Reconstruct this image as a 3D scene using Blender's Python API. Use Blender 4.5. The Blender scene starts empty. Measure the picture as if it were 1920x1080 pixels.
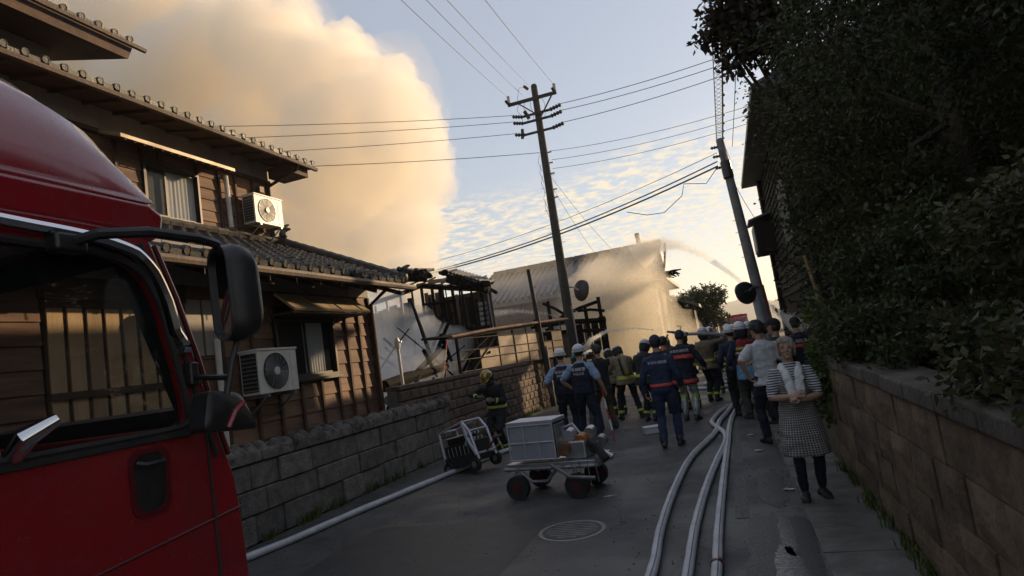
import bpy, bmesh, math, random
import numpy as np
from math import sin, cos, pi, radians as R
from mathutils import Vector, Matrix, noise
from mathutils.bvhtree import BVHTree
random.seed(7)
rng = np.random.default_rng(11)
sc = bpy.context.scene
col = sc.collection

# ------------------------------------------------------------------ camera
cam_d = bpy.data.cameras.new('camera')
cam = bpy.data.objects.new('camera', cam_d); col.objects.link(cam)
cam_d.sensor_width = 36.0; cam_d.lens = 22.24
cam_d.clip_start = 0.05; cam_d.clip_end = 6000
cam.matrix_world = (Matrix.Translation((0, 0, 1.75)) @ Matrix.Rotation(R(18.15), 4, 'Z')
                    @ Matrix.Rotation(R(96.05), 4, 'X') @ Matrix.Rotation(R(-8.3), 4, 'Z'))
sc.camera = cam

# ------------------------------------------------------------------ sky and sun
SUN_AZ, SUN_EL = 32.0, 14.0          # clockwise from the road direction (+Y), above the horizon
world = bpy.data.worlds.new('World'); sc.world = world; world.use_nodes = True
nt = world.node_tree; N = nt.nodes; Lk = nt.links
for n in list(N): N.remove(n)
out = N.new('ShaderNodeOutputWorld'); bg = N.new('ShaderNodeBackground')
bg.inputs['Strength'].default_value = 0.125
sky = N.new('ShaderNodeTexSky'); sky.sky_type = 'NISHITA'; sky.sun_disc = False
sky.sun_elevation = R(SUN_EL); sky.sun_rotation = R(SUN_AZ)
sky.air_density = 1.0; sky.dust_density = 0.7; sky.ozone_density = 1.6
# a sheet of altocumulus, laid out on a flat layer far above the ground
tc = N.new('ShaderNodeTexCoord'); sep = N.new('ShaderNodeSeparateXYZ')
Lk.new(tc.outputs['Generated'], sep.inputs[0])
def wmath(op, a, b=None, clamp=False):
    n = N.new('ShaderNodeMath'); n.operation = op; n.use_clamp = clamp
    for i, x in enumerate((a, b)):
        if x is None: continue
        if isinstance(x, (int, float)): n.inputs[i].default_value = x
        else: Lk.new(x, n.inputs[i])
    return n.outputs[0]
zz = wmath('MAXIMUM', sep.outputs['Z'], 0.02)
zz = wmath('ADD', zz, 0.03)
u = wmath('DIVIDE', sep.outputs['X'], zz); v = wmath('DIVIDE', sep.outputs['Y'], zz)
cmb = N.new('ShaderNodeCombineXYZ'); Lk.new(u, cmb.inputs[0]); Lk.new(v, cmb.inputs[1])
def wnoise(scale, detail, rough, vec, dist=0.0):
    n = N.new('ShaderNodeTexNoise'); n.inputs['Scale'].default_value = scale
    n.inputs['Detail'].default_value = detail; n.inputs['Roughness'].default_value = rough
    n.inputs['Distortion'].default_value = dist
    Lk.new(vec, n.inputs['Vector']); return n.outputs['Fac']
def wramp(x, lo, hi):
    n = N.new('ShaderNodeMapRange'); n.interpolation_type = 'SMOOTHSTEP'
    Lk.new(x, n.inputs['Value']); n.inputs['From Min'].default_value = lo; n.inputs['From Max'].default_value = hi
    return n.outputs[0]
fine = wnoise(10.0, 6, 0.6, cmb.outputs[0], 0.15)
broad = wnoise(0.55, 3, 0.5, cmb.outputs[0])
puffs = wramp(fine, 0.40, 0.64)
# the bank of cloud lies beyond about three cloud-heights from the viewer, with a ragged edge
rad = N.new('ShaderNodeVectorMath'); rad.operation = 'LENGTH'; Lk.new(cmb.outputs[0], rad.inputs[0])
edge = wmath('ADD', rad.outputs['Value'], wmath('MULTIPLY', wmath('SUBTRACT', broad, 0.5), 3.2))
bank = wramp(edge, 2.9, 3.7)
thin = wmath('MULTIPLY', wramp(broad, 0.62, 0.74), 0.35)
cover = wmath('MULTIPLY', puffs, wmath('MAXIMUM', bank, thin), clamp=True)
cover = wmath('MULTIPLY', cover, 0.92)
mixc = N.new('ShaderNodeMixRGB')
veil = N.new('ShaderNodeMixRGB'); veil.inputs[0].default_value = 0.6
Lk.new(sky.outputs[0], veil.inputs[1]); veil.inputs[2].default_value = (2.9, 3.12, 3.55, 1)
Lk.new(cover, mixc.inputs[0]); Lk.new(veil.outputs[0], mixc.inputs[1])
mixc.inputs[2].default_value = (5.7, 4.95, 3.7, 1)
Lk.new(mixc.outputs[0], bg.inputs['Color']); Lk.new(bg.outputs[0], out.inputs['Surface'])

sun_d = bpy.data.lights.new('sun', 'SUN'); sun_d.energy = 4.8; sun_d.angle = R(0.55)
sun_d.color = (1.0, 0.72, 0.42)
sun = bpy.data.objects.new('sun', sun_d); col.objects.link(sun)
sd = Vector((sin(R(SUN_AZ)) * cos(R(SUN_EL)), cos(R(SUN_AZ)) * cos(R(SUN_EL)), sin(R(SUN_EL))))
sun.rotation_euler = sd.to_track_quat('Z', 'Y').to_euler()
sun.location = (60, 90, 40)

sc.view_settings.view_transform = 'Standard'; sc.view_settings.look = 'None'
sc.view_settings.exposure = 0.52; sc.view_settings.gamma = 1.0
sc.view_settings.use_curve_mapping = False
sc.cycles.use_denoising = True
sc.cycles.volume_bounces = 12; sc.cycles.max_bounces = 12; sc.cycles.transparent_max_bounces = 12
sc.cycles.volume_max_steps = 256

# ------------------------------------------------------------------ helpers
def mat(name, c1, c2=None, scale=6.0, rough=0.7, bump=0.0, bscale=None, metal=0.0, detail=4, rnd=0.0,
        lo=0.35, hi=0.65, stretch=None, spec=0.5, trans=0.0, coat=0.0, dist=0.02, rough2=None, local=False):
    m = bpy.data.materials.new(name); m.use_nodes = True
    t = m.node_tree; b = t.nodes['Principled BSDF']
    b.inputs['Roughness'].default_value = rough; b.inputs['Metallic'].default_value = metal
    b.inputs['Specular IOR Level'].default_value = spec
    b.inputs['Transmission Weight'].default_value = trans
    b.inputs['Coat Weight'].default_value = coat; b.inputs['Coat Roughness'].default_value = 0.06
    c = lambda q: (*q, 1) if len(q) == 3 else q
    b.inputs['Base Color'].default_value = c(c1)
    if c2 is None and not bump and not rnd: return m
    if local: vec = t.nodes.new('ShaderNodeTexCoord').outputs['Object']
    else: vec = t.nodes.new('ShaderNodeNewGeometry').outputs['Position']
    if stretch:
        mp = t.nodes.new('ShaderNodeMapping'); mp.inputs['Scale'].default_value = stretch
        t.links.new(vec, mp.inputs['Vector']); vec = mp.outputs[0]
    colour = None
    if c2 is not None:
        n = t.nodes.new('ShaderNodeTexNoise'); n.inputs['Scale'].default_value = scale; n.inputs['Detail'].default_value = detail
        n.inputs['Roughness'].default_value = 0.6
        t.links.new(vec, n.inputs['Vector'])
        r = t.nodes.new('ShaderNodeMapRange'); r.inputs['From Min'].default_value = lo; r.inputs['From Max'].default_value = hi
        t.links.new(n.outputs['Fac'], r.inputs['Value'])
        mx = t.nodes.new('ShaderNodeMixRGB'); mx.inputs[1].default_value = c(c1); mx.inputs[2].default_value = c(c2)
        t.links.new(r.outputs[0], mx.inputs[0]); colour = mx.outputs[0]
        if rough2 is not None:
            rr = t.nodes.new('ShaderNodeMapRange'); rr.inputs['To Min'].default_value = rough; rr.inputs['To Max'].default_value = rough2
            t.links.new(r.outputs[0], rr.inputs['Value']); t.links.new(rr.outputs[0], b.inputs['Roughness'])
    if rnd:
        oi = t.nodes.new('ShaderNodeObjectInfo')
        mr = t.nodes.new('ShaderNodeMapRange'); mr.inputs['To Min'].default_value = 1 - rnd; mr.inputs['To Max'].default_value = 1 + rnd
        t.links.new(oi.outputs['Random'], mr.inputs['Value'])
        vm = t.nodes.new('ShaderNodeVectorMath'); vm.operation = 'SCALE'
        if colour is None: vm.inputs[0].default_value = c1[:3]
        else: t.links.new(colour, vm.inputs[0])
        t.links.new(mr.outputs[0], vm.inputs['Scale']); colour = vm.outputs[0]
    if colour is not None: t.links.new(colour, b.inputs['Base Color'])
    if bump:
        n2 = t.nodes.new('ShaderNodeTexNoise'); n2.inputs['Scale'].default_value = bscale or scale * 4; n2.inputs['Detail'].default_value = 5
        t.links.new(vec, n2.inputs['Vector'])
        bp = t.nodes.new('ShaderNodeBump'); bp.inputs['Strength'].default_value = bump; bp.inputs['Distance'].default_value = dist
        t.links.new(n2.outputs['Fac'], bp.inputs['Height']); t.links.new(bp.outputs[0], b.inputs['Normal'])
    return m

def glass_mat(name, tint, rough=0.02, alpha=0.25):
    """thin pane: mostly see-through with a glossy skin"""
    m = bpy.data.materials.new(name); m.use_nodes = True
    t = m.node_tree; b = t.nodes['Principled BSDF']
    b.inputs['Base Color'].default_value = (*tint, 1); b.inputs['Roughness'].default_value = rough
    b.inputs['Alpha'].default_value = alpha
    return m

def vol_mat(name, colour, density, aniso=0.3, absorb=None):
    m = bpy.data.materials.new(name); m.use_nodes = True
    t = m.node_tree; t.nodes.clear()
    o = t.nodes.new('ShaderNodeOutputMaterial'); p = t.nodes.new('ShaderNodeVolumePrincipled')
    p.inputs['Color'].default_value = (*colour, 1); p.inputs['Density'].default_value = density
    p.inputs['Anisotropy'].default_value = aniso
    if absorb: p.inputs['Absorption Color'].default_value = (*absorb, 1)
    t.links.new(p.outputs[0], o.inputs['Volume'])
    try: m.cycles.homogeneous_volume = True
    except Exception: pass
    return m

def tag(o, label=None, cat=None, group=None, kind=None):
    if label: o['label'] = label
    if cat: o['category'] = cat
    if group: o['group'] = group
    if kind: o['kind'] = kind
    return o

def thing(name, label, cat, loc=(0, 0, 0), rz=0.0, group=None):
    o = bpy.data.objects.new(name, None); col.objects.link(o)
    o.location = loc; o.rotation_euler = (0, 0, rz); o.empty_display_size = 0.2
    return tag(o, label, cat, group)

def link(name, me, parent=None, loc=None):
    o = bpy.data.objects.new(name, me); col.objects.link(o)
    if parent is not None:
        o.parent = parent
        if loc is None and parent.type == 'EMPTY' and parent.get('w'): o.location = -Vector(parent.location)
    if loc is not None: o.location = loc
    return o

def wthing(*a, **k):
    """a thing whose parts are written in world coordinates"""
    o = thing(*a, **k); o['w'] = 1; return o

class MB:
    def __init__(s): s.v = []; s.f = []; s.m = []
    def add(s, vs, fs, mi=0):
        b = len(s.v); s.v.extend([tuple(p) for p in vs]); s.f.extend([tuple(b + i for i in f) for f in fs]); s.m.extend([mi] * len(fs)); return s
    def box(s, c, d, mi=0, rot=None):
        hx, hy, hz = d[0] / 2, d[1] / 2, d[2] / 2
        vs = [Vector((x, y, z)) for x in (-hx, hx) for y in (-hy, hy) for z in (-hz, hz)]
        if rot is not None: vs = [rot @ p for p in vs]
        vs = [p + Vector(c) for p in vs]
        return s.add(vs, [(0, 1, 3, 2), (4, 6, 7, 5), (0, 4, 5, 1), (2, 3, 7, 6), (0, 2, 6, 4), (1, 5, 7, 3)], mi)
    def bb(s, x0, x1, y0, y1, z0, z1, mi=0):
        return s.box(((x0 + x1) / 2, (y0 + y1) / 2, (z0 + z1) / 2), (abs(x1 - x0), abs(y1 - y0), abs(z1 - z0)), mi)
    def tube(s, pts, r, n=8, mi=0, cap=True, flat=None):
        pts = [Vector(p) for p in pts]; rs = r if isinstance(r, (list, tuple)) else [r] * len(pts)
        vs = []; up = Vector((0, 0, 1)); prev = None
        for i, p in enumerate(pts):
            d = (pts[min(i + 1, len(pts) - 1)] - pts[max(i - 1, 0)])
            d = d.normalized() if d.length > 1e-9 else Vector((0, 0, 1))
            if prev is None:
                a = d.cross(up) if abs(d.z) < 0.95 else d.cross(Vector((0, 1, 0)))
            else: a = prev - d * prev.dot(d)
            a.normalize(); prev = a; b = d.cross(a)
            for k in range(n):
                t = 2 * pi * k / n
                vs.append(p + (a * cos(t) + b * sin(t) * (flat or 1)) * rs[i])
        fs = [(i * n + k, i * n + (k + 1) % n, (i + 1) * n + (k + 1) % n, (i + 1) * n + k) for i in range(len(pts) - 1) for k in range(n)]
        if cap: fs += [tuple(range(n))[::-1], tuple((len(pts) - 1) * n + k for k in range(n))]
        return s.add(vs, fs, mi)
    def loft(s, rings, mi=0, cap=True):
        n = len(rings[0]); vs = [p for r in rings for p in r]
        fs = [(i * n + k, i * n + (k + 1) % n, (i + 1) * n + (k + 1) % n, (i + 1) * n + k) for i in range(len(rings) - 1) for k in range(n)]
        if cap: fs += [tuple(range(n))[::-1], tuple((len(rings) - 1) * n + k for k in range(n))]
        return s.add(vs, fs, mi)
    def ell(s, c, r, mi=0, nu=12, nv=8, rot=None):
        c = Vector(c); rings = []
        for i in range(1, nv):
            a = pi * i / nv - pi / 2; ring = []
            for k in range(nu):
                p = Vector((r[0] * cos(a) * cos(2 * pi * k / nu), r[1] * cos(a) * sin(2 * pi * k / nu), r[2] * sin(a)))
                ring.append((rot @ p if rot is not None else p) + c)
            rings.append(ring)
        b = len(s.v); s.loft(rings, mi, cap=False)
        z = Vector((0, 0, r[2])); z = rot @ z if rot is not None else z
        s.v.append(tuple(c - z)); s.v.append(tuple(c + z)); lo_, hi_ = len(s.v) - 2, len(s.v) - 1
        for k in range(nu):
            s.f.append((lo_, b + (k + 1) % nu, b + k)); s.m.append(mi)
            q = b + (nv - 2) * nu; s.f.append((hi_, q + k, q + (k + 1) % nu)); s.m.append(mi)
        return s
    def prism(s, poly, axis, a0, a1, mi=0):
        """poly: 2D outline; axis 'x': (y,z) extruded a0..a1, 'y': (x,z), 'z': (x,y)"""
        def P(q, a): return (a, q[0], q[1]) if axis == 'x' else ((q[0], a, q[1]) if axis == 'y' else (q[0], q[1], a))
        n = len(poly); vs = [P(q, a0) for q in poly] + [P(q, a1) for q in poly]
        fs = [tuple(range(n))[::-1], tuple(range(n, 2 * n))] + [(i, (i + 1) % n, n + (i + 1) % n, n + i) for i in range(n)]
        return s.add(vs, fs, mi)
    def frame(s, outer, inner, axis, a0, a1, mi=0):
        """ring between two outlines with the same number of points, extruded"""
        def P(q, a): return (a, q[0], q[1]) if axis == 'x' else ((q[0], a, q[1]) if axis == 'y' else (q[0], q[1], a))
        n = len(outer)
        vs = [P(q, a0) for q in outer] + [P(q, a0) for q in inner] + [P(q, a1) for q in outer] + [P(q, a1) for q in inner]
        fs = []
        for i in range(n):
            j = (i + 1) % n
            fs += [(i, j, n + j, n + i), (2 * n + i, 3 * n + i, 3 * n + j, 2 * n + j), (i, 2 * n + i, 2 * n + j, j), (n + i, n + j, 3 * n + j, 3 * n + i)]
        return s.add(vs, fs, mi)
    def mesh(s, name, mats, smooth=False):
        me = bpy.data.meshes.new(name); me.from_pydata(s.v, [], s.f)
        for m in (mats if isinstance(mats, (list, tuple)) else [mats]): me.materials.append(m)
        me.polygons.foreach_set('material_index', s.m)
        bm = bmesh.new(); bm.from_mesh(me); bmesh.ops.recalc_face_normals(bm, faces=bm.faces); bm.to_mesh(me); bm.free()
        if smooth:
            me.polygons.foreach_set('use_smooth', [True] * len(me.polygons))
            try: me.set_sharp_from_angle(angle=R(smooth if smooth is not True else 40))
            except Exception: pass
        me.update(); return me
    def build(s, name, mats, parent=None, smooth=False, bevel=0.0, loc=None, seg=2):
        o = link(name, s.mesh(name, mats, smooth), parent, loc)
        if bevel:
            b = o.modifiers.new('bevel', 'BEVEL'); b.width = bevel; b.segments = seg; b.limit_method = 'ANGLE'; b.angle_limit = R(40)
            if not smooth: o.data.polygons.foreach_set('use_smooth', [True] * len(o.data.polygons)); b.harden_normals = True
        return o

def rounded(poly, r, n=5):
    """round the corners of a 2D outline"""
    out_ = []; k = len(poly)
    for i in range(k):
        p = Vector(poly[i]); a = (Vector(poly[i - 1]) - p); b = (Vector(poly[(i + 1) % k]) - p)
        rr = min(r, a.length * .45, b.length * .45); a = p + a.normalized() * rr; b = p + b.normalized() * rr
        for j in range(n):
            t = j / (n - 1); out_.append(tuple((1 - t) ** 2 * a + 2 * t * (1 - t) * p + t * t * b))
    return out_

def raw_mesh(name, V, F, mats, mi=None, smooth=False):
    """numpy: V (n,3), F (m,k) with constant k"""
    me = bpy.data.meshes.new(name); k = F.shape[1]
    me.vertices.add(len(V)); me.vertices.foreach_set('co', np.asarray(V, dtype=np.float32).ravel())
    me.loops.add(F.size); me.loops.foreach_set('vertex_index', F.astype(np.int32).ravel())
    me.polygons.add(len(F)); me.polygons.foreach_set('loop_start', np.arange(0, F.size, k, dtype=np.int32))
    for m in mats: me.materials.append(m)
    if mi is not None: me.polygons.foreach_set('material_index', np.asarray(mi, dtype=np.int32))
    if smooth: me.polygons.foreach_set('use_smooth', np.ones(len(F), dtype=bool))
    me.update(calc_edges=True); me.validate(); return me

def remeshed(mb, voxel, mats, smooth_it=2, fac=0.5):
    """union of closed shapes as one continuous skin; every face keeps the material of the shape it came from"""
    me = mb.mesh('tmp', mats); o = bpy.data.objects.new('tmp', me); col.objects.link(o)
    m = o.modifiers.new('r', 'REMESH'); m.mode = 'VOXEL'; m.voxel_size = voxel; m.use_smooth_shade = True
    if smooth_it:
        k = o.modifiers.new('s', 'SMOOTH'); k.iterations = smooth_it; k.factor = fac
    dg = bpy.context.evaluated_depsgraph_get(); ev = o.evaluated_get(dg)
    res = bpy.data.meshes.new_from_object(ev, depsgraph=dg)
    if len(mats) > 1:
        bvh = BVHTree.FromPolygons([v.co for v in me.vertices], [tuple(p.vertices) for p in me.polygons])
        src = mb.m; idx = [0] * len(res.polygons)
        res.materials.clear()
        for q in mats: res.materials.append(q)
        for p in res.polygons:
            h = bvh.find_nearest(p.center)
            if h[2] is not None: idx[p.index] = src[h[2]]
        res.polygons.foreach_set('material_index', idx)
    else:
        res.materials.clear(); res.materials.append(mats[0])
    res.polygons.foreach_set('use_smooth', [True] * len(res.polygons))
    bpy.data.objects.remove(o); bpy.data.meshes.remove(me)
    return res

def text_mesh(body, size, depth=0.0):
    cu = bpy.data.curves.new('t', 'FONT'); cu.body = body; cu.size = size; cu.align_x = 'CENTER'; cu.align_y = 'CENTER'
    cu.extrude = depth; cu.resolution_u = 2
    o = bpy.data.objects.new('t', cu); col.objects.link(o)
    dg = bpy.context.evaluated_depsgraph_get(); me = bpy.data.meshes.new_from_object(o.evaluated_get(dg), depsgraph=dg)
    bpy.data.objects.remove(o); bpy.data.curves.remove(cu); return me

def copy_part(o, parent, name=None):
    c = o.copy(); col.objects.link(c); c.parent = parent
    if name: c.name = name
    return c

# ------------------------------------------------------------------ shared materials
M = {}
M['asphalt'] = mat('asphalt', (0.045, 0.045, 0.05), (0.075, 0.072, 0.07), 2.2, 0.62, 0.5, 90, dist=0.006, rough2=0.85)
M['earth'] = mat('earth', (0.06, 0.05, 0.035), (0.09, 0.085, 0.045), 0.8, 0.95, 0.4, 6)
M['concrete'] = mat('concrete', (0.22, 0.21, 0.2), (0.32, 0.31, 0.29), 3, 0.9, 0.4, 40, rnd=0.12)
M['paint_white'] = mat('worn_paint', (0.07, 0.07, 0.068), (0.2, 0.2, 0.19), 38, 0.8, 0.3, 80, lo=0.45, hi=0.75, dist=0.004)
M['cedar'] = mat('cedar_siding', (0.105, 0.058, 0.038), (0.2, 0.115, 0.073), 3.5, 0.8, 0.35, 30, rnd=0.22, stretch=(1, 0.25, 2.5), dist=0.006)
M['cedar_dark'] = mat('dark_timber', (0.045, 0.024, 0.015), (0.085, 0.045, 0.026), 4, 0.8, 0.3, 40, rnd=0.1)
M['core'] = mat('wall_core', (0.03, 0.022, 0.018))
M['plaster'] = mat('grey_plaster', (0.24, 0.22, 0.2), (0.34, 0.31, 0.28), 1.5, 0.9, 0.15, 30, rnd=0.06)
M['tile'] = mat('glazed_tile', (0.022, 0.02, 0.02), (0.06, 0.052, 0.046), 7, 0.42, 0.3, 40, rnd=0.3, spec=0.5, rough2=0.6)
M['tile_bed'] = mat('tile_bed', (0.03, 0.028, 0.026), (0.05, 0.045, 0.04), 6, 0.7)
M['gutter'] = mat('copper_gutter', (0.06, 0.038, 0.024), (0.11, 0.068, 0.042), 6, 0.6, 0.3, 30)
M['alu_dark'] = mat('bronze_frame', (0.035, 0.028, 0.024), None, rough=0.4, metal=0.5)
M['alu'] = mat('aluminium', (0.5, 0.5, 0.5), (0.36, 0.36, 0.37), 12, 0.38, 0.1, 60, metal=0.85)
M['pane'] = glass_mat('window_glass', (0.02, 0.024, 0.026), 0.02, 0.22)
M['curtain'] = mat('curtain', (0.6, 0.62, 0.62), (0.72, 0.73, 0.72), 20, 0.9, stretch=(1, 6, .2))
M['dark_room'] = mat('dark_room', (0.02, 0.018, 0.017))
M['beige_metal'] = mat('enamel_beige', (0.62, 0.6, 0.55), (0.5, 0.48, 0.43), 4, 0.45, 0.05, 40)
M['black_plastic'] = mat('black_plastic', (0.012, 0.012, 0.013), (0.022, 0.022, 0.023), 15, 0.42, 0.12, 200, dist=0.002)
M['rubber'] = mat('rubber', (0.012, 0.012, 0.012), (0.025, 0.024, 0.022), 12, 0.8, 0.3, 60)
M['red_paint'] = mat('fire_engine_red', (0.24, 0.009, 0.016), (0.19, 0.012, 0.016), 3.5, 0.2, coat=0.8, rough2=0.36)
M['chrome'] = mat('chrome', (0.75, 0.75, 0.76), None, rough=0.09, metal=1.0)
M['char'] = mat('charred_timber', (0.004, 0.004, 0.004), (0.014, 0.012, 0.011), 9, 0.85, 0.8, 35, rnd=0.3, spec=0.08)
M['ash_board'] = mat('scorched_board', (0.035, 0.028, 0.024), (0.16, 0.115, 0.08), 2.2, 0.9, 0.4, 20, rnd=0.3, stretch=(1, 1, .35))
M['pole'] = mat('pole_concrete', (0.028, 0.023, 0.02), (0.05, 0.042, 0.035), 4, 0.85, 0.3, 40)
M['wire'] = mat('wire_black', (0.012, 0.012, 0.013), None, rough=0.5)
M['steel'] = mat('galvanised', (0.33, 0.33, 0.33), (0.2, 0.2, 0.2), 8, 0.45, metal=0.7)
M['ceramic'] = mat('insulator', (0.5, 0.47, 0.42), None, rough=0.2)
M['rust'] = mat('rust', (0.12, 0.05, 0.025), (0.2, 0.1, 0.05), 10, 0.9)
# ------------------------------------------------------------------ ground
def sheet(name, x0, x1, y0, y1, z, m, nx=1, ny=1, amp=0.0):
    V = []; F = []
    for j in range(ny + 1):
        for i in range(nx + 1):
            x = x0 + (x1 - x0) * i / nx; y = y0 + (y1 - y0) * j / ny
            V.append((x, y, z + (noise.noise(Vector((x * .8, y * .8, 3))) * amp if amp else 0)))
    for j in range(ny):
        for i in range(nx):
            a = j * (nx + 1) + i; F.append((a, a + 1, a + nx + 2, a + nx + 1))
    return tag(link(name, raw_mesh(name, np.array(V), np.array(F), [m])), kind='structure')
sheet('ground', -900, 900, -120, 1800, -0.03, M['earth'])
# road: wet dark asphalt with patches and tar seams
def asphalt_mat():
    m = M['asphalt']; t = m.node_tree; b = t.nodes['Principled BSDF']
    g = t.nodes.new('ShaderNodeNewGeometry')
    n = t.nodes.new('ShaderNodeTexNoise'); n.inputs['Scale'].default_value = 0.9; n.inputs['Detail'].default_value = 8
    t.links.new(g.outputs['Position'], n.inputs['Vector'])
    r = t.nodes.new('ShaderNodeMapRange'); r.inputs['From Min'].default_value = 0.42; r.inputs['From Max'].default_value = 0.6
    r.inputs['To Min'].default_value = 0.5; r.inputs['To Max'].default_value = 0.8
    t.links.new(n.outputs['Fac'], r.inputs['Value']); t.links.new(r.outputs[0], b.inputs['Roughness'])
    old = b.inputs['Base Color'].links[0].from_socket
    mx = t.nodes.new('ShaderNodeMixRGB'); mx.blend_type = 'MULTIPLY'; mx.inputs[0].default_value = 1
    r2 = t.nodes.new('ShaderNodeMapRange'); r2.inputs['From Min'].default_value = 0.4; r2.inputs['From Max'].default_value = 0.62
    r2.inputs['To Min'].default_value = 0.8; r2.inputs['To Max'].default_value = 1.08
    t.links.new(n.outputs['Fac'], r2.inputs['Value'])
    t.links.new(old, mx.inputs[1]); t.links.new(r2.outputs[0], mx.inputs[2]); t.links.new(mx.outputs[0], b.inputs['Base Color'])
    # fine cracks
    vo = t.nodes.new('ShaderNodeTexVoronoi'); vo.feature = 'DISTANCE_TO_EDGE'; vo.inputs['Scale'].default_value = 0.75
    nn = t.nodes.new('ShaderNodeTexNoise'); nn.inputs['Scale'].default_value = 2.5; nn.inputs['Detail'].default_value = 6
    t.links.new(g.outputs['Position'], nn.inputs['Vector'])
    mixv = t.nodes.new('ShaderNodeMixRGB'); mixv.blend_type = 'ADD'; mixv.inputs[0].default_value = 0.5
    t.links.new(g.outputs['Position'], mixv.inputs[1]); t.links.new(nn.outputs['Color'], mixv.inputs[2]); t.links.new(mixv.outputs[0], vo.inputs['Vector'])
    cr = t.nodes.new('ShaderNodeMapRange'); cr.inputs['From Min'].default_value = 0.002; cr.inputs['From Max'].default_value = 0.009; cr.inputs['To Min'].default_value = 0.35
    t.links.new(vo.outputs['Distance'], cr.inputs['Value'])
    m2 = t.nodes.new('ShaderNodeMixRGB'); m2.blend_type = 'MULTIPLY'; m2.inputs[0].default_value = 1
    # light and dark stones of the aggregate
    ag = t.nodes.new('ShaderNodeTexNoise'); ag.inputs['Scale'].default_value = 140; ag.inputs['Detail'].default_value = 2; t.links.new(g.outputs['Position'], ag.inputs['Vector'])
    ar = t.nodes.new('ShaderNodeMapRange'); ar.inputs['From Min'].default_value = 0.3; ar.inputs['From Max'].default_value = 0.7; ar.inputs['To Min'].default_value = 0.45; ar.inputs['To Max'].default_value = 1.7
    t.links.new(ag.outputs['Fac'], ar.inputs['Value'])
    m3 = t.nodes.new('ShaderNodeMixRGB'); m3.blend_type = 'MULTIPLY'; m3.inputs[0].default_value = 1
    t.links.new(mx.outputs[0], m2.inputs[1]); t.links.new(cr.outputs[0], m2.inputs[2]); t.links.new(m2.outputs[0], m3.inputs[1]); t.links.new(ar.outputs[0], m3.inputs[2]); t.links.new(m3.outputs[0], b.inputs['Base Color'])
asphalt_mat()
M['patch'] = mat('tar_patch', (0.026, 0.026, 0.028), (0.042, 0.041, 0.041), 5, 0.6, 0.5, 110, dist=0.005)
sheet('road_patch', -4.2, -2.1, 4.6, 6.6, 0.003, M['patch']); sheet('road_patch', -3.4, -2.5, 8.9, 16.5, 0.003, M['patch'])
mh = wthing('manhole_cover', 'round iron manhole cover set in the road left of the hoses', 'manhole cover', (-1.75, 6.1, 0))
MB().tube([(-1.75, 6.1, -.02), (-1.75, 6.1, .006)], .33, 36).build('ring', M['concrete'], mh)
mc = MB().tube([(-1.75, 6.1, -.02), (-1.75, 6.1, .01)], .29, 36).build('cover', mat('iron', (0.05, 0.048, 0.046), (0.09, 0.08, 0.07), 14, .5, .3, 60, metal=.6), mh)
for k in range(-4, 5):
    L_ = (.25 ** 2 - (k * .058) ** 2) ** .5 if abs(k * .058) < .25 else 0
    if L_ > .03: MB().bb(-1.75 - L_, -1.75 + L_, 6.1 + k * .058 - .009, 6.1 + k * .058 + .009, .01, .014).build('rib', M['steel'], mc)
road = sheet('road', -5.6, 0.36, -12, 260, 0.0, M['asphalt'], 12, 200, 0.0)
sheet('forecourt', -30, -5.6, 9.6, 27.0, -0.008, M['earth'])
# worn edge line
for k, (y0, y1) in enumerate(((6.2, 7.9), (8.6, 10.9), (11.5, 13.6), (14.2, 17.5), (18, 26))):
    sheet('road_line', -0.235, -0.115, y0, y1, 0.004, M['paint_white'])
# gutter of concrete covers along the right-hand wall, each slab a piece of its own
pv = tag(MB().bb(0.36, 0.95, -6, 40, -0.2, -0.012).build('pavement', M['concrete']), kind='structure')
slab = MB().bb(-0.285, 0.285, -0.294, 0.294, -0.05, 0.012)
M['slab'] = mat('gutter_slab', (0.075, 0.072, 0.068), (0.15, 0.145, 0.135), 2.5, 0.75, 0.5, 45, rnd=0.25, rough2=0.5)
sme = slab.mesh('slab', M['slab'])
for i in range(44):
    o = link('slab', sme, pv, (0.655, -1.7 + 0.6 * i, 0.0))
    o.rotation_euler = (random.uniform(-.006, .006), random.uniform(-.012, .012), random.uniform(-.006, .006))
# water lying by the gutter
M['water'] = mat('still_water', (0.012, 0.014, 0.016), (0.02, 0.02, 0.02), 25, 0.2, 0.2, 90, dist=0.003, rough2=0.4)
M['wet'] = mat('wet_asphalt', (0.012, 0.012, 0.013), (0.022, 0.022, 0.022), 40, 0.42, 0.3, 120, dist=0.003, rough2=0.6)
WET = ((0.1, 4.9, .27, 1.6, 7), (.15, 7.2, .14, .7, 8), (-1.3, 4.4, .5, .35, 9))
def blob_sheet(name, cx, cy, rx, ry, z, m, n=220, seed=1, rag=0.35):
    vs = [(cx, cy, z)]; fs = []
    for k in range(n):
        a = 2 * pi * k / n; q = 1 + rag * noise.noise(Vector((cos(a) * 2.2 + seed, sin(a) * 2.2, seed * 3.1))) + rag * .4 * noise.noise(Vector((cos(a) * 7 + seed, sin(a) * 7, seed))) + rag * .3 * noise.noise(Vector((cos(a) * 26 + seed, sin(a) * 26, seed)))
        vs.append((cx + rx * q * cos(a), cy + ry * q * sin(a), z))
    for k in range(n): fs.append((0, 1 + k, 1 + (k + 1) % n))
    return MB().add(vs, fs).build(name, m)
for (cx, cy, rx, ry, s) in WET: tag(blob_sheet('wet_patch', cx, cy, rx, ry, 0.0045, M['wet'], seed=s, rag=0.3), kind='structure')
for (cx, cy, rx, ry, s) in ((0.16, 5.7, 0.06, 0.55, 1), (0.12, 4.7, 0.11, 0.7, 2)):
    tag(blob_sheet('puddle', cx, cy, rx, ry, 0.006, M['water'], seed=s, rag=0.2), kind='structure')
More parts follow.
